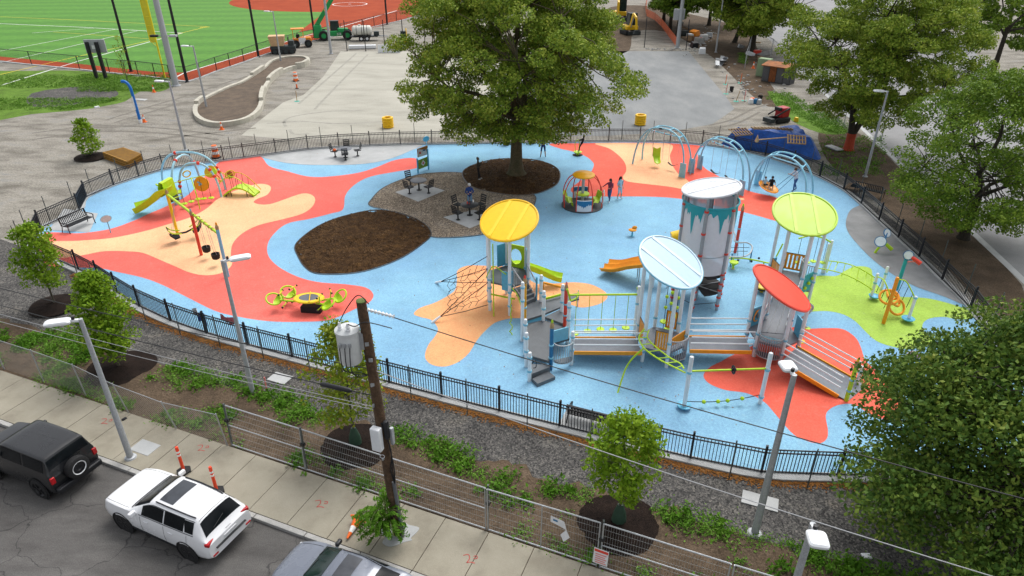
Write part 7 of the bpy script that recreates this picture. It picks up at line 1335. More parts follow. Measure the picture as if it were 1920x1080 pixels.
# ================================================================ planter with stone walls
STONE = ground_mat('cast_stone', [(.3, (.42, .40, .33)), (.7, (.56, .535, .46))], 1.5, 30, .3, .01, fineamt=.3)
PW = [(364, 207), (365, 222), (378, 232.5), (400, 238.5), (428, 237.5), (461, 231), (483, 219), (494, 203), (497, 181), (508, 158), (525, 142), (550, 131), (572, 127), (582, 119), (577, 112), (558, 110), (531, 112), (508, 119), (492, 133), (470, 148), (450, 160), (428, 168), (392, 185), (374, 196)]
pl = smooth(GP(PW), 3); Ai, Bi = ring(pl, 0, -.42) if True else None; sgn = sum(a.x * b.y - b.x * a.y for a, b in zip(pl, pl[1:] + pl[:1]))
Ai, Bi = ring(pl, 0, .42 if sgn > 0 else -.42)
t = thing('stone_planter', 'long curving planter of pale stone blocks filled with soil on the site', 'planter', pl[0]); n_ = len(pl)
for i in range(n_):
    j = (i + 1) % n_; hgt_ = .45 + (.3 if i in (27, 28, 29, 30, 34, 35, 36, 37, 22, 23, 24, 54, 55, 56, 68, 69, 70) else 0)
    q = [Ai[i].lerp(Ai[j], .01), Ai[i].lerp(Ai[j], .99), Bi[i].lerp(Bi[j], .99), Bi[i].lerp(Bi[j], .01)]; MB().prism([p.xy.to_3d() for p in q] if sgn > 0 else [p.xy.to_3d() for p in q][::-1], 0, hgt_).o('stone_block', STONE, t, sm=False)
MB().sheet([Vector((*b.xy, 0)) for b in Bi], .28).o('planter_soil', mat('planter_earth', (.115, .085, .06), .95, .3, 1.2, fine=16, bump=.6, bdist=.04), t, sm=False)
# ================================================================ machines
GRN = mat('machine_green', (.01, .30, .075), .4, .08); MORG = mat('machine_orange', (.80, .26, .01), .45, .1); MYEL = mat('machine_yellow', (.85, .52, .01), .45, .1); MDK = mat('machine_dark', (.03, .04, .042), .6, .2); TANK = mat('tank_white', (.66, .66, .6), .5, .08); PLY = mat('plywood', (.60, .40, .22), .8, .12)
def mwheel(par, c, r, w_, rim, ax='Y'):
    e = thing_part(par, 'wheel', c); M = Matrix.Rotation(R(90), 3, 'X'); MB().lathe([(r * .5, -w_ / 2), (r * .95, -w_ / 2), (r, -w_ * .35), (r, w_ * .35), (r * .95, w_ / 2), (r * .5, w_ / 2)], c, 20, M, cap=False).o('tyre', TYRE, e); MB().lathe([(1e-6, -w_ * .4), (r * .52, -w_ * .42), (r * .52, w_ * .42), (1e-6, w_ * .4)], c, 16, M).o('rim', rim, e)
with At(G(629, 74), R(14)):
    t = thing('telehandler', 'bright green telehandler with raised boom beside the ball field', 'telehandler')
    for x in (-1.7, 1.9):
        for y in (-1.0, 1.0): mwheel(t, (x, y, .75), .75, .5, GRN)
    MB().box((.1, 0, .95), (4.0, 1.3, .75)).o('chassis', GRN, t, bevel=.08); MB().box((-2.5, 0, 1.3), (1.5, 1.7, 1.9), None, .75).o('counterweight', GRN, t, bevel=.15); MB().box((1.3, -.55, 1.45), (1.6, .9, .6)).o('engine_cover', GRN, t, bevel=.12); MB().box((.1, .5, 1.9), (1.5, .95, 1.5), None, .85).o('cab', GLASSG, t, bevel=.06); MB().box((.1, .5, 2.7), (1.4, .95, .1)).o('cab_roof', MDK, t, bevel=.03)
    for x, y in ((-.6, .05), (.8, .05), (-.6, .97), (.8, .97)): pc(t, 'cab_pillar', MDK, (x, y, 1.2), (x * .86 + .02, y, 2.68), .05, n=6)
    b0, b1 = Vector((-2.6, -.15, 2.2)), Vector((2.6, -.6, 9.3)); MB().bar(b0, b0.lerp(b1, .62), .5, .62).o('boom', GRN, t, bevel=.04); MB().bar(b0.lerp(b1, .5), b1, .38, .46).o('boom_extension', GRN, t, bevel=.03); MB().box(b0 + Vector((.1, 0, -.1)), (.9, .6, .9), Matrix.Rotation(R(-50), 3, 'Y')).o('boom_pivot', GRN, t, bevel=.06); pc(t, 'lift_ram', STEEL, (-.8, -.15, 1.4), b0.lerp(b1, .33), .1); text_part(t, 'JCB', .42, (.65, -1.02, .95), Matrix.Rotation(R(90), 3, 'X'), LAMPW, 'side_lettering'); MB().lathe([(1e-6, 0), (.2, .0), (.2, .02)], b0.lerp(b1, .3) + Vector((0, -.27, .1)), 14, Matrix.Rotation(R(90), 3, 'X')).o('warning_disc', YEL, t)
with At(G(530, 100), R(12)):
    t = thing('site_dumper', 'dark tracked site dumper with a plywood bin by the field fence', 'dumper'); 
    for y in (-.75, .75):
        tr = MB().box((.2, y, .38), (3.3, .42, .62)).o('track', RUBB, t, bevel=.15)
        for x in (-1.1, -.35, .4, 1.2): MB().lathe([(.27, -.23), (.27, .23)], (x + .2, y, .34), 14, Matrix.Rotation(R(90), 3, 'X')).o('track_roller', MDK, tr)
    MB().box((.2, 0, .85), (3.4, 1.6, .45)).o('chassis', MDK, t, bevel=.06); MB().box((-.5, 0, 1.75), (2.2, 1.7, 1.35), Matrix.Diagonal(Vector((1, 1, -1))), .78).o('plywood_bin', PLY, t, bevel=.02); MB().box((-.5, 0, 2.38), (2.0, 1.5, .06)).o('bin_fill', SOIL, t, sm=False); MB().box((1.4, 0, 1.35), (.7, 1.2, .8)).o('engine_box', MDK, t, bevel=.08); pt(t, 'roll_bar', MDK, [(1.0, -.6, 1.0), (1.0, -.6, 2.2), (1.0, .6, 2.2), (1.0, .6, 1.0)], .05, 6); MB().lathe([(1e-6, 0), (.16, .0), (.16, .02)], (-.6, -.7, 1.9), 14, Matrix.Rotation(R(80), 3, 'X')).o('round_mark', RED, t)
with At(G(567, 88), R(18)):
    t = thing('compact_tractor', 'orange tractor with canopy between dumper and telehandler', 'tractor')
    for x, r_ in ((-.85, .55), (.9, .55)):
        for y in (-.7, .7): mwheel(t, (x, y, r_), r_, .38, MDK)
    MB().box((.5, 0, 1.05), (1.9, .85, .7)).o('bonnet', MORG, t, bevel=.12); MB().box((-.6, 0, 1.0), (1.3, 1.1, .55)).o('rear_body', MORG, t, bevel=.1); MB().box((-.45, 0, 1.5), (.5, .5, .6)).o('seat', RUBB, t, bevel=.08); MB().box((.1, -.66, 1.0), (1.0, .06, .75)).o('side_panel', LAMPW, t, bevel=.02)
    for x in (-1.1, .35):
        for y in (-.5, .5): pc(t, 'canopy_post', MORG, (x, y, 1.2), (x, y, 2.55), .045, n=6)
    MB().box((-.4, 0, 2.6), (1.9, 1.3, .12)).o('canopy', MORG, t, bevel=.05)
with At(G(684, 76), R(8)):
    t = thing('tank_trailer', 'white water tank on a two-axle trailer beyond the court posts', 'trailer'); MB().lathe([(1e-6, -1.55), (.45, -1.5), (.72, -1.3), (.75, -1.2), (.75, 1.2), (.72, 1.3), (.45, 1.5), (1e-6, 1.55)], (-.3, 0, 1.5), 24, Matrix.Rotation(R(90), 3, 'Y')).o('tank', TANK, t)
    for x in (-1.1, -.3, .5): MB().lathe([(.755, -.04), (.77, 0), (.755, .04)], (x, 0, 1.5), 24, Matrix.Rotation(R(90), 3, 'Y'), cap=False).o('tank_band', BLACK, t)
    MB().box((0, 0, .68), (4.2, 1.5, .16)).o('frame', BLACK, t, bevel=.02); MB().box((1.9, 0, 1.05), (.8, .9, .6)).o('pump', MDK, t, bevel=.06); pt(t, 'hitch', STEEL, [(2.0, .4, .68), (3.6, 0, .6), (2.0, -.4, .68)], .06, 6); pc(t, 'tank_hatch', TANK, (-.6, 0, 2.2), (-.6, 0, 2.38), .22)
    for x in (-.45, .45):
        for y in (-.85, .85): mwheel(t, (x, y, .4), .4, .24, LAMPW)
def excavator(p, a, lb, s=1.0, hoe=False):
    with At(M=Matrix.Translation(p) @ Matrix.Rotation(a, 4, 'Z') @ Matrix.Scale(s, 4)):
        t = thing('mini_excavator', lb, 'excavator', group='yellow diggers behind the court')
        for y in (-.75, .75): MB().box((0, y, .3), (2.2, .4, .58)).o('track', RUBB, t, bevel=.15)
        MB().box((0, 0, .85), (1.7, 1.6, .5)).o('house', MYEL, t, bevel=.12); MB().box((-.15, .25, 1.75), (1.1, 1.0, 1.35), None, .86).o('cab', GLASSG, t, bevel=.05); MB().box((-.15, .25, 2.47), (1.1, 1.0, .1)).o('cab_roof', MDK, t, bevel=.03)
        for x, y in ((-.65, -.2), (.38, -.2), (-.65, .72), (.38, .72)): pc(t, 'cab_pillar', MDK, (x, y, 1.1), (x * .88, y, 2.45), .05, n=6)
        j = [Vector((.9, -.35, 1.0)), Vector((1.6, -.35, 2.6)), Vector((2.5, -.35, 2.2)), Vector((2.75, -.35, .9))]; MB().bar(j[0], j[1], .22, .32).o('boom', MYEL, t, bevel=.03); MB().bar(j[1], j[2], .22, .3).o('boom', MYEL, t, bevel=.03); MB().bar(j[2], j[3], .18, .24).o('arm', MYEL, t, bevel=.03); MB().box(j[3] + Vector((-.1, 0, -.3)), (.5, .6, .45), None, .7).o('bucket', MDK, t, bevel=.04); MB().box((1.5, 0, .3), (.1, 1.7, .45)).o('blade', MDK, t, bevel=.02); pc(t, 'boom_ram', STEEL, (1.1, -.35, 1.0), j[1].lerp(j[2], .3), .06)
excavator(G(1180, 64), R(-75), 'small yellow excavator standing right of the big tree crown', 1.3); excavator(G(1161, 38), R(-95), 'yellow digger with teal cab half hidden behind the big tree', 1.5); excavator(G(760, 84), R(100), 'yellow machine half hidden by the left side of the big tree', .8)
with At(G(1460, 229), R(205)):
    t = thing('skid_loader', 'red mini skid loader on the dirt beyond the tarp pile', 'skid loader')
    for y in (-.48, .48): MB().box((0, y, .28), (1.7, .3, .52)).o('track', RUBB, t, bevel=.14)
    MB().box((-.25, 0, .95), (1.0, .95, .95)).o('body', mat('machine_red', (.42, .012, .02), .4, .1), t, bevel=.12); MB().box((-.78, 0, 1.0), (.06, .7, .7)).o('rear_grille', BLACK, t, bevel=.02)
    for y in (-.5, .5): MB().bar((-.6, y, 1.35), (1.0, y, .75), .09, .14).o('lift_arm', BLACK, t, bevel=.02)
    MB().box((1.3, 0, .35), (.5, 1.1, .4)).o('bucket', MDK, t, bevel=.03); MB().box((.35, 0, 1.3), (.3, .7, .3)).o('control_panel', BLACK, t, bevel=.04)
# ================================================================ tarp pile, pallets, timber
tp = smooth([G(1352, 272), G(1362, 262, .5), G(1395, 245, 1.3), G(1450, 243, 1.3), G(1500, 243, 1.3), G(1516, 256, 1.0), G(1533, 288), G(1536, 300), G(1490, 297), G(1430, 286), G(1380, 279)], 3); BT = mat('tarp_blue', (.012, .10, .44), .45, .3, 2.5, bump=.7, bdist=.15); from mathutils import noise as _mn
c = sum(tp, Vector()) / len(tp); c.z = 0; vs = []; rings_ = 14
for k in range(rings_ + 1):
    f = 1 - k / rings_
    for p in tp:
        q = c + (Vector((p.x, p.y, 0)) - Vector((c.x, c.y, 0))) * f; q.z = 0; e = min(1, (1 - f) / .26); z = 1.5 * e ** .9 + .26 * _mn.noise(q * .6) * e + .4 * (.45 - abs(_mn.noise(q * 1.3))) * (.3 + e) - .05 + .05 * math.sin(10 * math.atan2((p - c).y, (p - c).x)) * (1 - e) * 2; vs.append(Vector((q.x, q.y, max(.03, z))))
n_ = len(tp); m = MB(); m.add(vs, [(k * n_ + i, k * n_ + (i + 1) % n_, (k + 1) * n_ + (i + 1) % n_, (k + 1) * n_ + i) for k in range(rings_) for i in range(n_)]); tag(m.o('tarp_pile', BT), 'heap covered by a wrinkled blue tarpaulin outside the far right fence', 'tarp')
def pallet(p, a, tilt, lb, mt=WOOD, w_=1.1, l_=1.2):
    M = Matrix.Translation(p) @ Matrix.Rotation(a, 4, 'Z') @ Matrix.Rotation(tilt, 4, 'X')
    with At(M=M):
        t = thing('pallet', lb, 'pallet', group='wooden pallets on the tarp')
        for k in range(7): MB().box((-l_ / 2 + l_ * k / 6, 0, .12), (.1, w_, .022)).o('deck_board', mt, t, sm=False)
        for y in (-w_ / 2 + .05, 0, w_ / 2 - .05): MB().box((0, y, .06), (l_ + .1, .06, .09)).o('stringer', mt, t, sm=False)
pallet(G(1388, 249, 1.45), R(15), R(12), 'grey wooden pallet at the left end of the tarp', OWOOD, 1.2, 1.5); pallet(G(1431, 242, 1.62), R(-5), R(-8), 'light new wooden pallet behind the middle of the tarp', WOOD, 1.1, 1.7); pallet(G(1466, 243, 1.62), R(-10), R(-8), 'dark pallet behind the right half of the tarp', OWOOD, 1.0, 1.5); pallet(G(1493, 263, 1.6), R(-15), R(25), 'brown pallet lying on the front slope of the tarp', WOOD, 1.0, 1.3)
tag(MB().bar(G(1422, 262, 1.7), G(1480, 257, 1.72), .14, .05).o('timber_plank', WOOD, sm=False), 'loose timber plank lying across the blue tarp', 'plank'); m = MB().cyl(G(1419, 264, 1.35), G(1421, 253, 1.95), .16, .02, 10); tag(m.o('broken_cone', mat('cone_faded', (.75, .42, .18), .6)), 'faded orange cone stuck on the blue tarp', 'cone')
pv_ = GP([(194, 290), (232, 281), (266, 293), (240, 308)], .35); t = thing('timber_mat', 'brown stack of timber boards outside the far left fence corner', 'timber stack', pv_[0]); BRW = mat('stained_timber', (.30, .15, .02), .7, .25, 4)
for L in range(3):
    for k in range(11): a_ = pv_[0].lerp(pv_[1], (k + .5) / 11); b_ = pv_[3].lerp(pv_[2], (k + .5) / 11); MB().bar(Vector((*a_.xy, .1 + .2 * L)), Vector((*b_.xy, .1 + .2 * L)), .2, .14).o('board', BRW, t, sm=False)
# pallets / rails lying by the right fence
for k, (x, y, a) in enumerate(((1600, 352, .9), (1609, 350, .9), (1564, 277, 1.9))): tag(MB().box(G(x, y, .12), (1.3, .9, .2) if k < 2 else (1.4, .7, .1), rz(a)).o('stacked_board', OWOOD if k < 2 else CONCP, bevel=.02), ('dark stacked boards left of the bench outside the right fence', 'dark stacked boards right of the bench outside the right fence', 'pale slab leaning in the grass near the red wrapped trunk')[k], 'boards')
# white boards, cabinet, shed, debris at the far side
tag(MB().box(G(723, 94, .55) + Vector((.3, 1.2, 0)), (3.2, .08, 1.1)).o('white_board', LAMPW, sm=False), 'large white board leaning behind the court posts', 'board')
for k, (x0, x1, y) in enumerate(((654, 705, 88), (742, 770, 87))): tag(MB().bar(G(x0, y, .3), G(x1, y - 1, .3), .7, .45).o('white_beam', LAMPW, sm=False, bevel=.03), ('long white block behind the court left of the white board', 'white block behind the court right of the white board')[k], 'block')
CABG = mat('cabinet_green', (.24, .33, .19), .6, .08)
with At(G(1430, 143), R(-42)): t = thing('utility_cabinet', 'pale green utility cabinet near the rusty roofed shed', 'cabinet'); MB().box((0, 0, 1.05), (1.5, .9, 2.1)).o('body', CABG, t, bevel=.04); MB().box((-.36, -.47, 1.05), (.68, .03, 1.9)).o('door', CABG, t, bevel=.01); MB().box((.36, -.47, 1.05), (.68, .03, 1.9)).o('door', CABG, t, bevel=.01); MB().box((-.08, -.5, 1.3), (.04, .04, .2)).o('handle', STEEL, t); MB().box((.4, -.49, 1.5), (.25, .02, .2)).o('label_plate', LAMPW, t, sm=False)
with At(G(1449, 155), R(-42)):
    t = thing('metal_shed', 'low dark shed with rusty roof next to the green cabinet', 'shed'); MB().box((.3, .6, .95), (3.4, 1.4, 1.9)).o('wall', mat('shed_grey', (.06, .062, .066), .6, .2), t, sm=False)
    for k in range(4): MB().box((-1.0 + .85 * k, -.13, .95), (.78, .05, 1.7)).o('door', mat('shed_door', (.09, .092, .1), .5, .2) if k != 1 else mat('shed_rust', (.22, .07, .02), .8, .4), t, bevel=.01)
    MB().box((.3, .5, 1.98), (3.7, 1.9, .1), Matrix.Rotation(R(8), 3, 'X')).o('roof', mat('rusty_sheet', (.28, .10, .03), .8, .4, 1.5), t, sm=False)
t = thing('chain_link_fence', 'grey chain-link fence running behind the cabinet to the pale road', 'fence', G(1400, 125)); FL2 = GP([(1396, 128), (1404, 100), (1415, 85), (1445, 105), (1478, 140), (1520, 180), (1570, 230), (1600, 262)]) 
for a, b in zip(FL2, FL2[1:]): pc(t, 'post', STEEL, a, a + Vector((0, 0, 2.3)), .05, n=6); ob = MB().grid([[a.lerp(b, k / 3) + Vector((0, 0, z)) for k in range(4)] for z in (.05, 2.2)]).o('wire_mesh', WIRES, t); uv_grid(ob, 4, 2, (b - a).length, 2.15); pc(t, 'top_rail', STEEL, a + Vector((0, 0, 2.2)), b + Vector((0, 0, 2.2)), .03, n=6)
for k, (x, y, lb) in enumerate(((1582, 234, 'thin grey post on the pale road edge, left of the lamp'), (1652, 262, 'thin grey post on the pale road edge, right of the lamp'), (1606, 243, 'thin grey post right of the red wrapped trunk'))): t = tall_pole(G(x, y), 2.4, STEEL, .04, .04, 'sign_post', lb, 'post', 'thin posts on the far pavement')
OM = mesh_mat('safety_mesh_orange', (.75, .13, .03), .16, .085, False, 0); t = thing('safety_fence', 'orange plastic mesh fence running back from the tall grey pole', 'fence', G(1268, 88)); SFp = GP([(1268, 88), (1252, 66), (1240, 50), (1228, 38), (1212, 30), (1210, 16), (1213, 6)])
for a, b in zip(SFp, SFp[1:]): ob = MB().grid([[a.lerp(b, k / 3) + Vector((0, 0, z)) for k in range(4)] for z in (.05, 1.25)]).o('mesh', OM, t); uv_grid(ob, 4, 2, (b - a).length, 1.2); pc(t, 'stake', OWOOD, a, a + Vector((0, 0, 1.4)), .03, n=5)
rnd = random.Random(77)
t = thing('scrap_heap', 'heap of crumpled grey metal sheets on the dirt beside the court', 'scrap heap', G(1352, 118))
for k in range(9): p = G(1344 + 18 * rnd.random(), 108 + 12 * rnd.random(), .25 + .3 * rnd.random()); MB().box(p, (1.6, .5, .05), Matrix.Rotation(rnd.uniform(-.4, .4), 3, 'X') @ rz(1.2 + rnd.uniform(-.3, .3))).o('metal_sheet', STEEL, t, sm=False)
DBM = [BLACK, OWOOD, LAMPW, STEEL, RED, CONEO, LAMPG, WOOD, KERBM]; DB = [('crate', 1302, 84), ('crate', 1311, 76), ('crate', 1295, 72), ('crate', 1320, 70), ('crate', 1317, 95), ('crate', 1302, 62), ('crate', 1283, 62), ('crate', 1330, 66)]
DL = ['dark tilted box on the debris pile behind the court', 'pale box on the debris pile behind the court', 'brown box behind the right court post', 'white panel piece beside the far trees', 'white bucket-like block at the court corner', 'orange machine part under the far trees', 'dark block between the far trunks', 'grey slab leaning under the far trees']
for k, (nm, x, y) in enumerate(DB): m = [BLACK, KERBM, OWOOD, LAMPW, LAMPW, MORG, MDK, STEEL][k]; tag(MB().box(G(x, y, .4), (rnd.uniform(.9, 1.7), rnd.uniform(.6, 1.1), .8), rz(rnd.uniform(0, 3)) @ Matrix.Rotation(rnd.uniform(-.3, .3), 3, 'X'), .85).o('debris_block', m, bevel=.04), DL[k], 'debris')
for k in range(14):
    x, y = (rnd.uniform(1278, 1345), rnd.uniform(40, 92)) if k < 7 else (rnd.uniform(1385, 1440), rnd.uniform(40, 110)); q = k % 7
    tag(MB().box(G(x, y, .2), (rnd.uniform(.6, 2.2), rnd.uniform(.3, .7), rnd.uniform(.15, .6)), rz(rnd.uniform(0, 3)) @ Matrix.Rotation(rnd.uniform(-.4, .4), 3, 'Y')).o('debris_piece', (BLACK, KERBM, OWOOD, LAMPW, STEEL, WOOD, RED)[q], sm=False), ('black', 'grey stone', 'weathered brown', 'white', 'dull steel', 'fresh wooden', 'red')[q] + (' piece of debris among the far trees behind the court' if k < 7 else ' piece of debris near the far chain-link fence corner'), 'debris', 'scattered debris under the far trees')
rk = MB(); MBK = bpy.data.materials['kerb_granite']
for k in range(160):
    z_ = rnd.random(); x, y = (1335 - 40 * z_ + rnd.gauss(0, 9), 60 + 40 * z_ + rnd.gauss(0, 5)) if k < 80 else ((1285 + rnd.uniform(-75, 0), 92 + rnd.gauss(0, 1.5)) if k < 110 else (1400 + rnd.gauss(0, 30), 160 + rnd.gauss(0, 16))); rk.ball(G(x, y, .05), rnd.uniform(.06, .22), 6, (1, rnd.uniform(.6, 1), .6))
rk.o('rubble', KERBM, kind='stuff')
def bucket(p, lb, mt=BLACK, r=.17, h=.4): t = thing('bucket', lb, 'bucket', p, 'buckets on the site'); MB().lathe([(r * .8, 0), (r, h), (r * .94, h), (r * .75, .03), (1e-6, .03)], p, 16, cap=False).o('bucket_body', mt, t); pt(t, 'handle', STEEL, [p + Vector((math.cos(a) * r, 0, h + math.sin(a) * r * .8)) for a in [i * math.pi / 8 for i in range(9)]], .012, 4)
bucket(G(1371, 172), 'black bucket near the right edge of the court', h=.55, r=.24); bucket(G(1424, 190), 'black bucket beside the pile of tools', h=.6, r=.26); bucket(G(1421, 194), 'small black bucket tipped near the tools', r=.22)
t = thing('tool_pile', 'small pile of tools and bags on the dirt left of the grass', 'tool pile', G(1412, 188))
for k, (dx, dy, mt) in enumerate(((0, 0, LAMPW), (.5, .1, DBLUE), (.9, .2, BLACK), (.3, .5, CONEO), (.8, -.2, LAMPG))): MB().box(G(1408, 190, .25) + Vector((dx, dy, 0)), (.5, .4, .5), rz(k), .8).o('tool_bag', mt, t, bevel=.06)
SP = [(1361, 176, GRN), (1388, 156, CONEO), (1380, 190, WOOD), (1395, 189, PINKP), (1360, 158, CONEO), (557, 190, WOOD)]
SL = ['thin pink stake at the right edge of the court', 'tall orange stake by the muddy ground', 'leaning wooden stake near the tools', 'pink stake near the tools', 'orange stake above the court bucket', 'wooden stake left of the far stone dust']
for k, (x, y, mt) in enumerate(SP): p = G(x, y); t = thing('survey_stake', SL[k], 'stake', p, 'survey stakes on the site'); MB().bar(p, p + Vector((.25 if k == 2 else .03, 0, 1.1)), .06, .04).o('stake', mt if k not in (0, 3) else PINKP, t, sm=False); MB().lathe([(.3, .012), (1e-6, .014)], p, 10).o('paint_dot', mat('marking_teal', (.05, .38, .30), .8), t)
p = S(2.75, 5.3); t = thing('survey_stake', 'pink painted stake right of the middle street lamp', 'stake', p, 'survey stakes on the site'); MB().bar(p, p + Vector((.02, 0, .75)), .05, .03).o('stake', PINKP, t, sm=False); MB().bar(p + Vector((.02, 0, .75)), p + Vector((.02, 0, .8)), .05, .03).o('stake_top', PINKP, t, sm=False)
# jacket and bag at the front fence
p = S(-3.1, 7.95); t = thing('blue_jacket', 'blue and white jacket hanging over the front fence at left', 'jacket', p)
def cloth(par, c, w_, h, mt, nm, seed, dn): 
    R_ = []
    for i in range(8):
        r_ = []
        for j in range(9): u = j / 8 - .5; v = i / 7; q = c + KU * (u * w_ * (1 - .25 * v * math.sin(seed + j))) + dn * (.05 + .09 * math.sin(6 * u + seed) + .05 * v) + Vector((0, 0, -h * v * (1 - .2 * math.cos(4 * u + seed)))); r_.append(q)
        R_.append(r_)
    return MB().grid(R_).o(nm, mt, par)
cloth(t, p + Vector((0, 0, 1.0)), .55, .6, mat('cloth_blue', (.02, .07, .40), .85, .2), 'jacket_body', 1, KN * .6); cloth(t, p + KU * -.3 + Vector((0, 0, 1.14)), .32, .45, mat('cloth_white', (.62, .64, .66), .85, .15), 'sleeve', 2, KN * .9)
p = S(-1.55, 7.9); t = thing('red_cloth', 'crumpled red cloth draped on the front fence left of the lamp', 'cloth', p); cloth(t, p + Vector((0, 0, 1.2)), .75, .3, mat('cloth_red', (.55, .14, .16), .85, .2), 'cloth', 4, KN * .8); cloth(t, p + KU * .2 + Vector((0, 0, 1.15)), .4, .42, mat('cloth_red', (.38, .07, .09), .85, .2), 'fold', 5, KN * 1.2)
# small litter
for k, (q, sz, mt, lb) in enumerate(((G(1625, 1042, .12), (.3, .22, .05), LAMPW, 'crumpled pale litter on the soil under the near right tree'), (G(233, 785, .15), (.2, .12, .06), BLACK, 'dark scrap on the pavement edge at left'), (G(390, 222), (1.0, .4, .18), CONCP, 'small pale block left of the planter'), (G(262, 187), (1.6, .7, .12), CONCP, 'pale flat slab at the grass edge'), (G(182, 202), (.5, .3, .3), LAMPW, 'white lump at the edge of the grass'), (G(1493, 224, .2), (.4, .3, .4), YEL, 'yellow sack in the grass beyond the red loader'))): tag(MB().box(q, sz, rz(k), .8).o('litter' if k < 2 else 'loose_block', mt, bevel=.02), lb, 'litter' if k < 2 else 'block')
# ================================================================ people
HAIRD = mat('hair_dark', (.018, .012, .010), .6, .3, 30); HAIRB = mat('hair_brown', (.10, .055, .03), .6, .3, 30); HAIRW = mat('hair_white', (.6, .58, .55), .7, .1, 30)
def cl(name, c): return mat('cloth_' + name, c, .85, .12, 18)
NAVY, DENIM, LDENIM, BLKC, OLIVE, LBLUE, MAROON, WHT, SHOEW, SHOED = cl('navy', (.018, .05, .19)), cl('denim', (.05, .11, .27)), cl('pale_denim', (.16, .28, .42)), cl('black2', (.012, .012, .014)), cl('olive', (.05, .045, .03)), cl('light_blue', (.38, .58, .68)), cl('maroon', (.22, .04, .085)), cl('white2', (.62, .64, .68)), cl('shoe_white', (.6, .6, .6)), cl('shoe_dark', (.03, .02, .03))
def person(loc, heading, h, lb, outfit, pose=None, hair=HAIRD, long=False, bun=False, bald=False):
    k = h / 1.75
    J = dict(pelvis=(0, 0, .96), waist=(0, 0, 1.12), chest=(.0, 0, 1.34), neck=(0, 0, 1.48), head0=(.01, 0, 1.58), head1=(.015, 0, 1.69))
    for s, n in ((1, 'l'), (-1, 'r')): J.update({'sh' + n: (0, s * .175, 1.41), 'el' + n: (-.02, s * .235, 1.13), 'wr' + n: (.05, s * .245, .89), 'ha' + n: (.07, s * .245, .81), 'hip' + n: (0, s * .09, .90), 'kn' + n: (.02, s * .1, .5), 'an' + n: (-.02, s * .1, .09), 'to' + n: (.15, s * .12, .045)})
    J.update(pose or {}); RD = dict(pelvis=(.15, .12), waist=(.135, .105), chest=(.165, .12), neck=(.055, .058), head0=(.078, .088), head1=(.075, .088))
    for n in 'lr': RD.update({'sh' + n: (.07, .07), 'el' + n: (.047, .047), 'wr' + n: (.032, .03), 'ha' + n: (.04, .022), 'hip' + n: (.1, .1), 'kn' + n: (.064, .064), 'an' + n: (.043, .045), 'to' + n: (.042, .033)})
    E = [('pelvis', 'waist', 't'), ('waist', 'chest', 't'), ('chest', 'neck', 't'), ('neck', 'head0', 'n'), ('head0', 'head1', 'n')]
    for n in 'lr': E += [('chest', 'sh' + n, 't'), ('sh' + n, 'el' + n, 'ua'), ('el' + n, 'wr' + n, 'fa'), ('wr' + n, 'ha' + n, 'h'), ('pelvis', 'hip' + n, 'th'), ('hip' + n, 'kn' + n, 'th'), ('kn' + n, 'an' + n, 'sn'), ('an' + n, 'to' + n, 'ft')]
    names = list(J); me = bpy.data.meshes.new('sk'); me.from_pydata([Vector(J[n]) * k for n in names], [(names.index(a), names.index(b)) for a, b, _ in E], []); ob = bpy.data.objects.new('sk', me); COL.objects.link(ob); md = ob.modifiers.new('skin', 'SKIN')
    sv_ = me.skin_vertices[0].data
    for i, n in enumerate(names): sv_[i].radius = (RD[n][0] * k, RD[n][1] * k); sv_[i].use_root = (n == 'pelvis')
    ss = ob.modifiers.new('sub', 'SUBSURF'); ss.levels = 2; ss.render_levels = 2
    me2 = bpy.data.meshes.new_from_object(ob.evaluated_get(bpy.context.evaluated_depsgraph_get())); bpy.data.objects.remove(ob); bpy.data.meshes.remove(me)
    vs = [v.co.copy() for v in me2.vertices]; fs = [tuple(p.vertices) for p in me2.polygons]; bpy.data.meshes.remove(me2)
    keys = ['t', 'n', 'ua', 'fa', 'h', 'th', 'sn', 'ft']; segs = [(Vector(J[a]) * k, Vector(J[b]) * k, c) for a, b, c in E]
    def near(p):
        best = None
        for a, b, c in segs:
            d = b - a; f = max(0, min(1, (p - a).dot(d) / max(d.length_squared, 1e-9))); q = (p - a - d * f).length / {'t': 1.7, 'th': 1.25}.get(c, 1.0)
            if best is None or q < best[0]: best = (q, c)
        return best[1]
    mi = [keys.index(near(sum((vs[i] for i in f), Vector()) / len(f))) for f in fs]
    fm = MB(); T.append(Matrix.Identity(4))
    for n, s in (('l', 1), ('r', -1)):                   # five unequal bent fingers, rooted in the palm
        wv, hv = Vector(J['wr' + n]) * k, Vector(J['ha' + n]) * k; d = (hv - wv).normalized(); sd_v = d.cross(Vector((0, s, 0))); sd_v = sd_v.normalized() if sd_v.length > .1 else Vector((1, 0, 0)); cu = d.cross(sd_v)
        for q, (o_, L) in enumerate(((-.028, .06), (-.01, .075), (.009, .07), (.027, .055))): b = hv + sd_v * o_ * k; fm.tube([b, b + d * L * .55 * k, b + (d * L * .9 + cu * .02) * k], [.009 * k, .0085 * k, .006 * k], 5)
        b = wv.lerp(hv, .55); fm.tube([b, b + (d * .03 - sd_v * .035) * k, b + (d * .065 - sd_v * .045) * k], [.01 * k, .009 * k, .007 * k], 5)
    T.pop(); nb = len(vs); vs += fm.v; fs += [tuple(nb + i for i in f) for f in fm.f]; mi += [4] * len(fm.f)
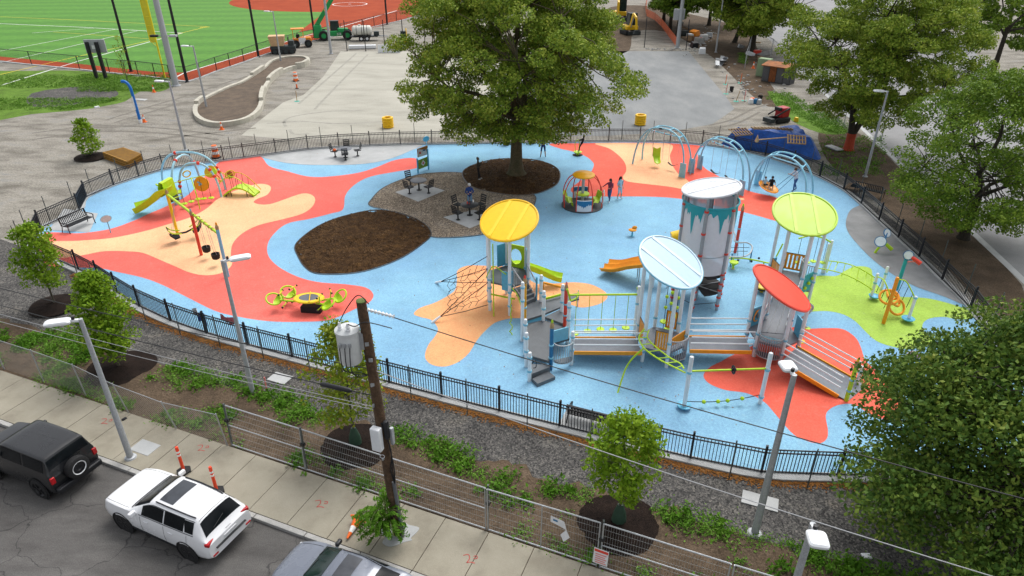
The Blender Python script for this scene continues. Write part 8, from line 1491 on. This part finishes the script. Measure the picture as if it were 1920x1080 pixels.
    with At(loc, heading):
        t = thing('person', lb, 'person'); m = MB(); m.add(vs, fs); mats = [outfit.get(q, SKINL) for q in keys]; b = m.o('body', mats, t); b.data.polygons.foreach_set('material_index', mi)
        hc = (Vector(J['head0']) * .45 + Vector(J['head1']) * .55) * k; ax = (Vector(J['head1']) - Vector(J['neck'])).normalized()
        if not bald:
            H_ = MB(); H_.lathe([(1e-6, .125), (.06, .115), (.098, .06), (.104, 0), (.1, -.05), (.085, -.07)], hc + Vector((-.022, 0, .012)) * k, 16, Matrix.Rotation(R(-14), 3, 'Y') @ Matrix.Scale(k, 3), cap=False); ho = H_.o('hair', hair, t)
            if long: MB().tube([hc + Vector((-.06, 0, .05)) * k, hc + Vector((-.1, 0, -.08)) * k, hc + Vector((-.11, 0, -.28)) * k, hc + Vector((-.1, .0, -.42)) * k], [.07 * k, .1 * k, .09 * k, .03 * k], 10).o('hair_length', hair, ho)
            if bun: MB().ball(hc + Vector((-.07, 0, .12)) * k, .05 * k, 10).o('hair_bun', hair, ho)
        for s in (-1, 1): MB().ball(hc + Vector((.083, s * .033, -.005)) * k, .012 * k, 6).o('eye', BLACK, t); MB().ball(hc + Vector((0, s * .088, -.02)) * k, .022 * k, 8, (.8, .4, 1.2)).o('ear', SKINL, t)
        MB().ball(hc + Vector((.098, 0, -.03)) * k, .018 * k, 8, (1, .7, 1.2)).o('nose', SKINL, t); MB().ball(hc + Vector((.084, 0, -.07)) * k, .02 * k, 8, (.4, 1.2, .35)).o('mouth', PINKP, t)
        return t
DN_ = R(-90)
person(G(897, 337, .12), R(10), 1.68, 'person in dark jacket and black trousers standing on the mulch, holding a phone up', dict(t=OLIVE, ua=OLIVE, fa=OLIVE, th=BLKC, sn=BLKC, ft=SHOEW), dict(ell=(.12, .2, 1.15), wrl=(.3, .12, 1.35), hal=(.35, .1, 1.4), elr=(.12, -.2, 1.15), wrr=(.3, -.1, 1.33), har=(.35, -.08, 1.38), knl=(.08, .1, .5), anl=(.16, .1, .09), tol=(.32, .12, .045)), HAIRB, bun=True)
person(T2 + Vector((-.05, 1.15, .03)), DN_, 1.74, 'person in navy jacket and pale jeans standing behind the black table', dict(t=NAVY, ua=NAVY, fa=NAVY, th=LDENIM, sn=LDENIM, ft=SHOED), dict(ell=(.08, .27, 1.18), wrl=(.24, .12, 1.2), hal=(.28, .06, 1.24), elr=(.05, -.27, 1.15), wrr=(.22, -.1, 1.12), har=(.27, -.05, 1.12)), HAIRW)
person(G(1018, 294, .03), DN_, 1.78, 'person in navy shirt and shorts standing right of the big tree', dict(t=NAVY, ua=NAVY, th=NAVY, ft=SHOED), dict(ell=(.06, .26, 1.14), wrl=(.22, .12, 1.1), hal=(.27, .06, 1.1), elr=(.06, -.26, 1.14), wrr=(.22, -.12, 1.08), har=(.27, -.06, 1.08), knl=(.03, .15, .5), anl=(-.02, .19, .09), tol=(.14, .22, .045), knr=(.03, -.14, .5), anr=(-.02, -.18, .09), tor=(.14, -.21, .045)), HAIRB)
ks = G(1083, 291) + Vector((.1, 0, .31)); person(ks, R(170), 1.42, 'child in black standing on the small lime spinner by the far fence', dict(t=BLKC, ua=BLKC, fa=BLKC, th=BLKC, sn=BLKC, ft=SHOEW), dict(pelvis=(-.25, 0, .9), waist=(-.33, 0, 1.05), chest=(-.4, 0, 1.26), neck=(-.42, 0, 1.4), head0=(-.41, 0, 1.5), head1=(-.4, 0, 1.61), shl=(-.4, .17, 1.33), shr=(-.4, -.17, 1.33), ell=(-.2, .22, 1.2), wrl=(.05, .12, 1.2), hal=(.1, .08, 1.2), elr=(-.2, -.22, 1.2), wrr=(.05, -.12, 1.15), har=(.1, -.08, 1.15), hipl=(-.22, .09, .85), hipr=(-.22, -.09, .85), knl=(-.05, .1, .5), knr=(-.05, -.1, .5)), HAIRD)
person(G(1142, 378, .03), R(-120), 1.62, 'person in maroon checked shirt and jeans walking with one arm out', dict(t=MAROON, ua=MAROON, fa=MAROON, th=DENIM, sn=DENIM, ft=SHOEW), dict(elr=(.05, -.36, 1.24), wrr=(.12, -.52, 1.1), har=(.15, -.6, 1.08), ell=(.08, .24, 1.15), wrl=(.24, .1, 1.12), hal=(.29, .05, 1.12), knl=(.16, .1, .52), anl=(.2, .1, .1), tol=(.36, .11, .06), knr=(-.02, -.1, .5), anr=(-.26, -.1, .16), tor=(-.14, -.11, .05)), HAIRD, long=True)
person(G(1161, 373, .03), R(-60), 1.6, 'person in light blue shirt and shorts walking on the red patch edge', dict(t=LBLUE, ua=LBLUE, th=LBLUE, ft=SHOEW), dict(wrl=(.06, .24, .9), ell=(-.04, .25, 1.12), elr=(.0, -.26, 1.13), wrr=(.18, -.18, 1.02), har=(.24, -.15, 1.0), knl=(.08, .1, .5), anl=(.06, .1, .09), tol=(.22, .12, .045), anr=(-.12, -.1, .1), tor=(.04, -.12, .045)), HAIRD, long=True)
person(G(1488, 358, .03), R(195), 1.75, 'person in white shirt and jeans pushing the saucer swing', dict(t=WHT, ua=WHT, th=DENIM, sn=DENIM, ft=SHOED), dict(waist=(.05, 0, 1.12), chest=(.12, 0, 1.33), neck=(.17, 0, 1.46), head0=(.2, 0, 1.55), head1=(.22, 0, 1.66), shl=(.12, .175, 1.4), shr=(.12, -.175, 1.4), ell=(.3, .24, 1.2), wrl=(.5, .2, 1.28), hal=(.57, .18, 1.3), elr=(.26, -.26, 1.18), wrr=(.46, -.26, 1.2), har=(.53, -.25, 1.22), knl=(.14, .1, .52), anl=(.1, .1, .09), tol=(.26, .12, .045), knr=(-.06, -.1, .5), anr=(-.26, -.1, .12), tor=(-.12, -.12, .045)), HAIRB)
sit = dict(pelvis=(0, 0, .12), waist=(-.04, 0, .27), chest=(-.06, 0, .48), neck=(-.05, 0, .62), head0=(-.03, 0, .72), head1=(-.02, 0, .83), shl=(-.06, .17, .55), shr=(-.06, -.17, .55), ell=(.02, .26, .35), elr=(.02, -.26, .35), wrl=(.16, .3, .25), hal=(.22, .32, .24), wrr=(.16, -.3, .25), har=(.22, -.32, .24), hipl=(.02, .09, .1), hipr=(.02, -.09, .1), knl=(.4, .11, .2), knr=(.4, -.11, .2), anl=(.62, .12, -.1), anr=(.62, -.12, -.1), tol=(.75, .13, -.02), tor=(.75, -.13, -.02))
person(SDc + Vector((-.22, .1, .12)), R(-80), 1.25, 'small child in pale shirt sitting at the left of the saucer swing', dict(t=LBLUE, ua=LBLUE, th=BLKC, ft=SHOEW), {**sit, 'elr': (.0, -.34, .5), 'wrr': (.1, -.5, .6), 'har': (.13, -.57, .63)}, HAIRB)
person(SDc + Vector((.24, .1, .04)), R(-110), 1.45, 'child in black shirt sitting at the right of the saucer swing', dict(t=BLKC, ua=BLKC, th=BLKC, ft=SHOEW), sit, HAIRD)
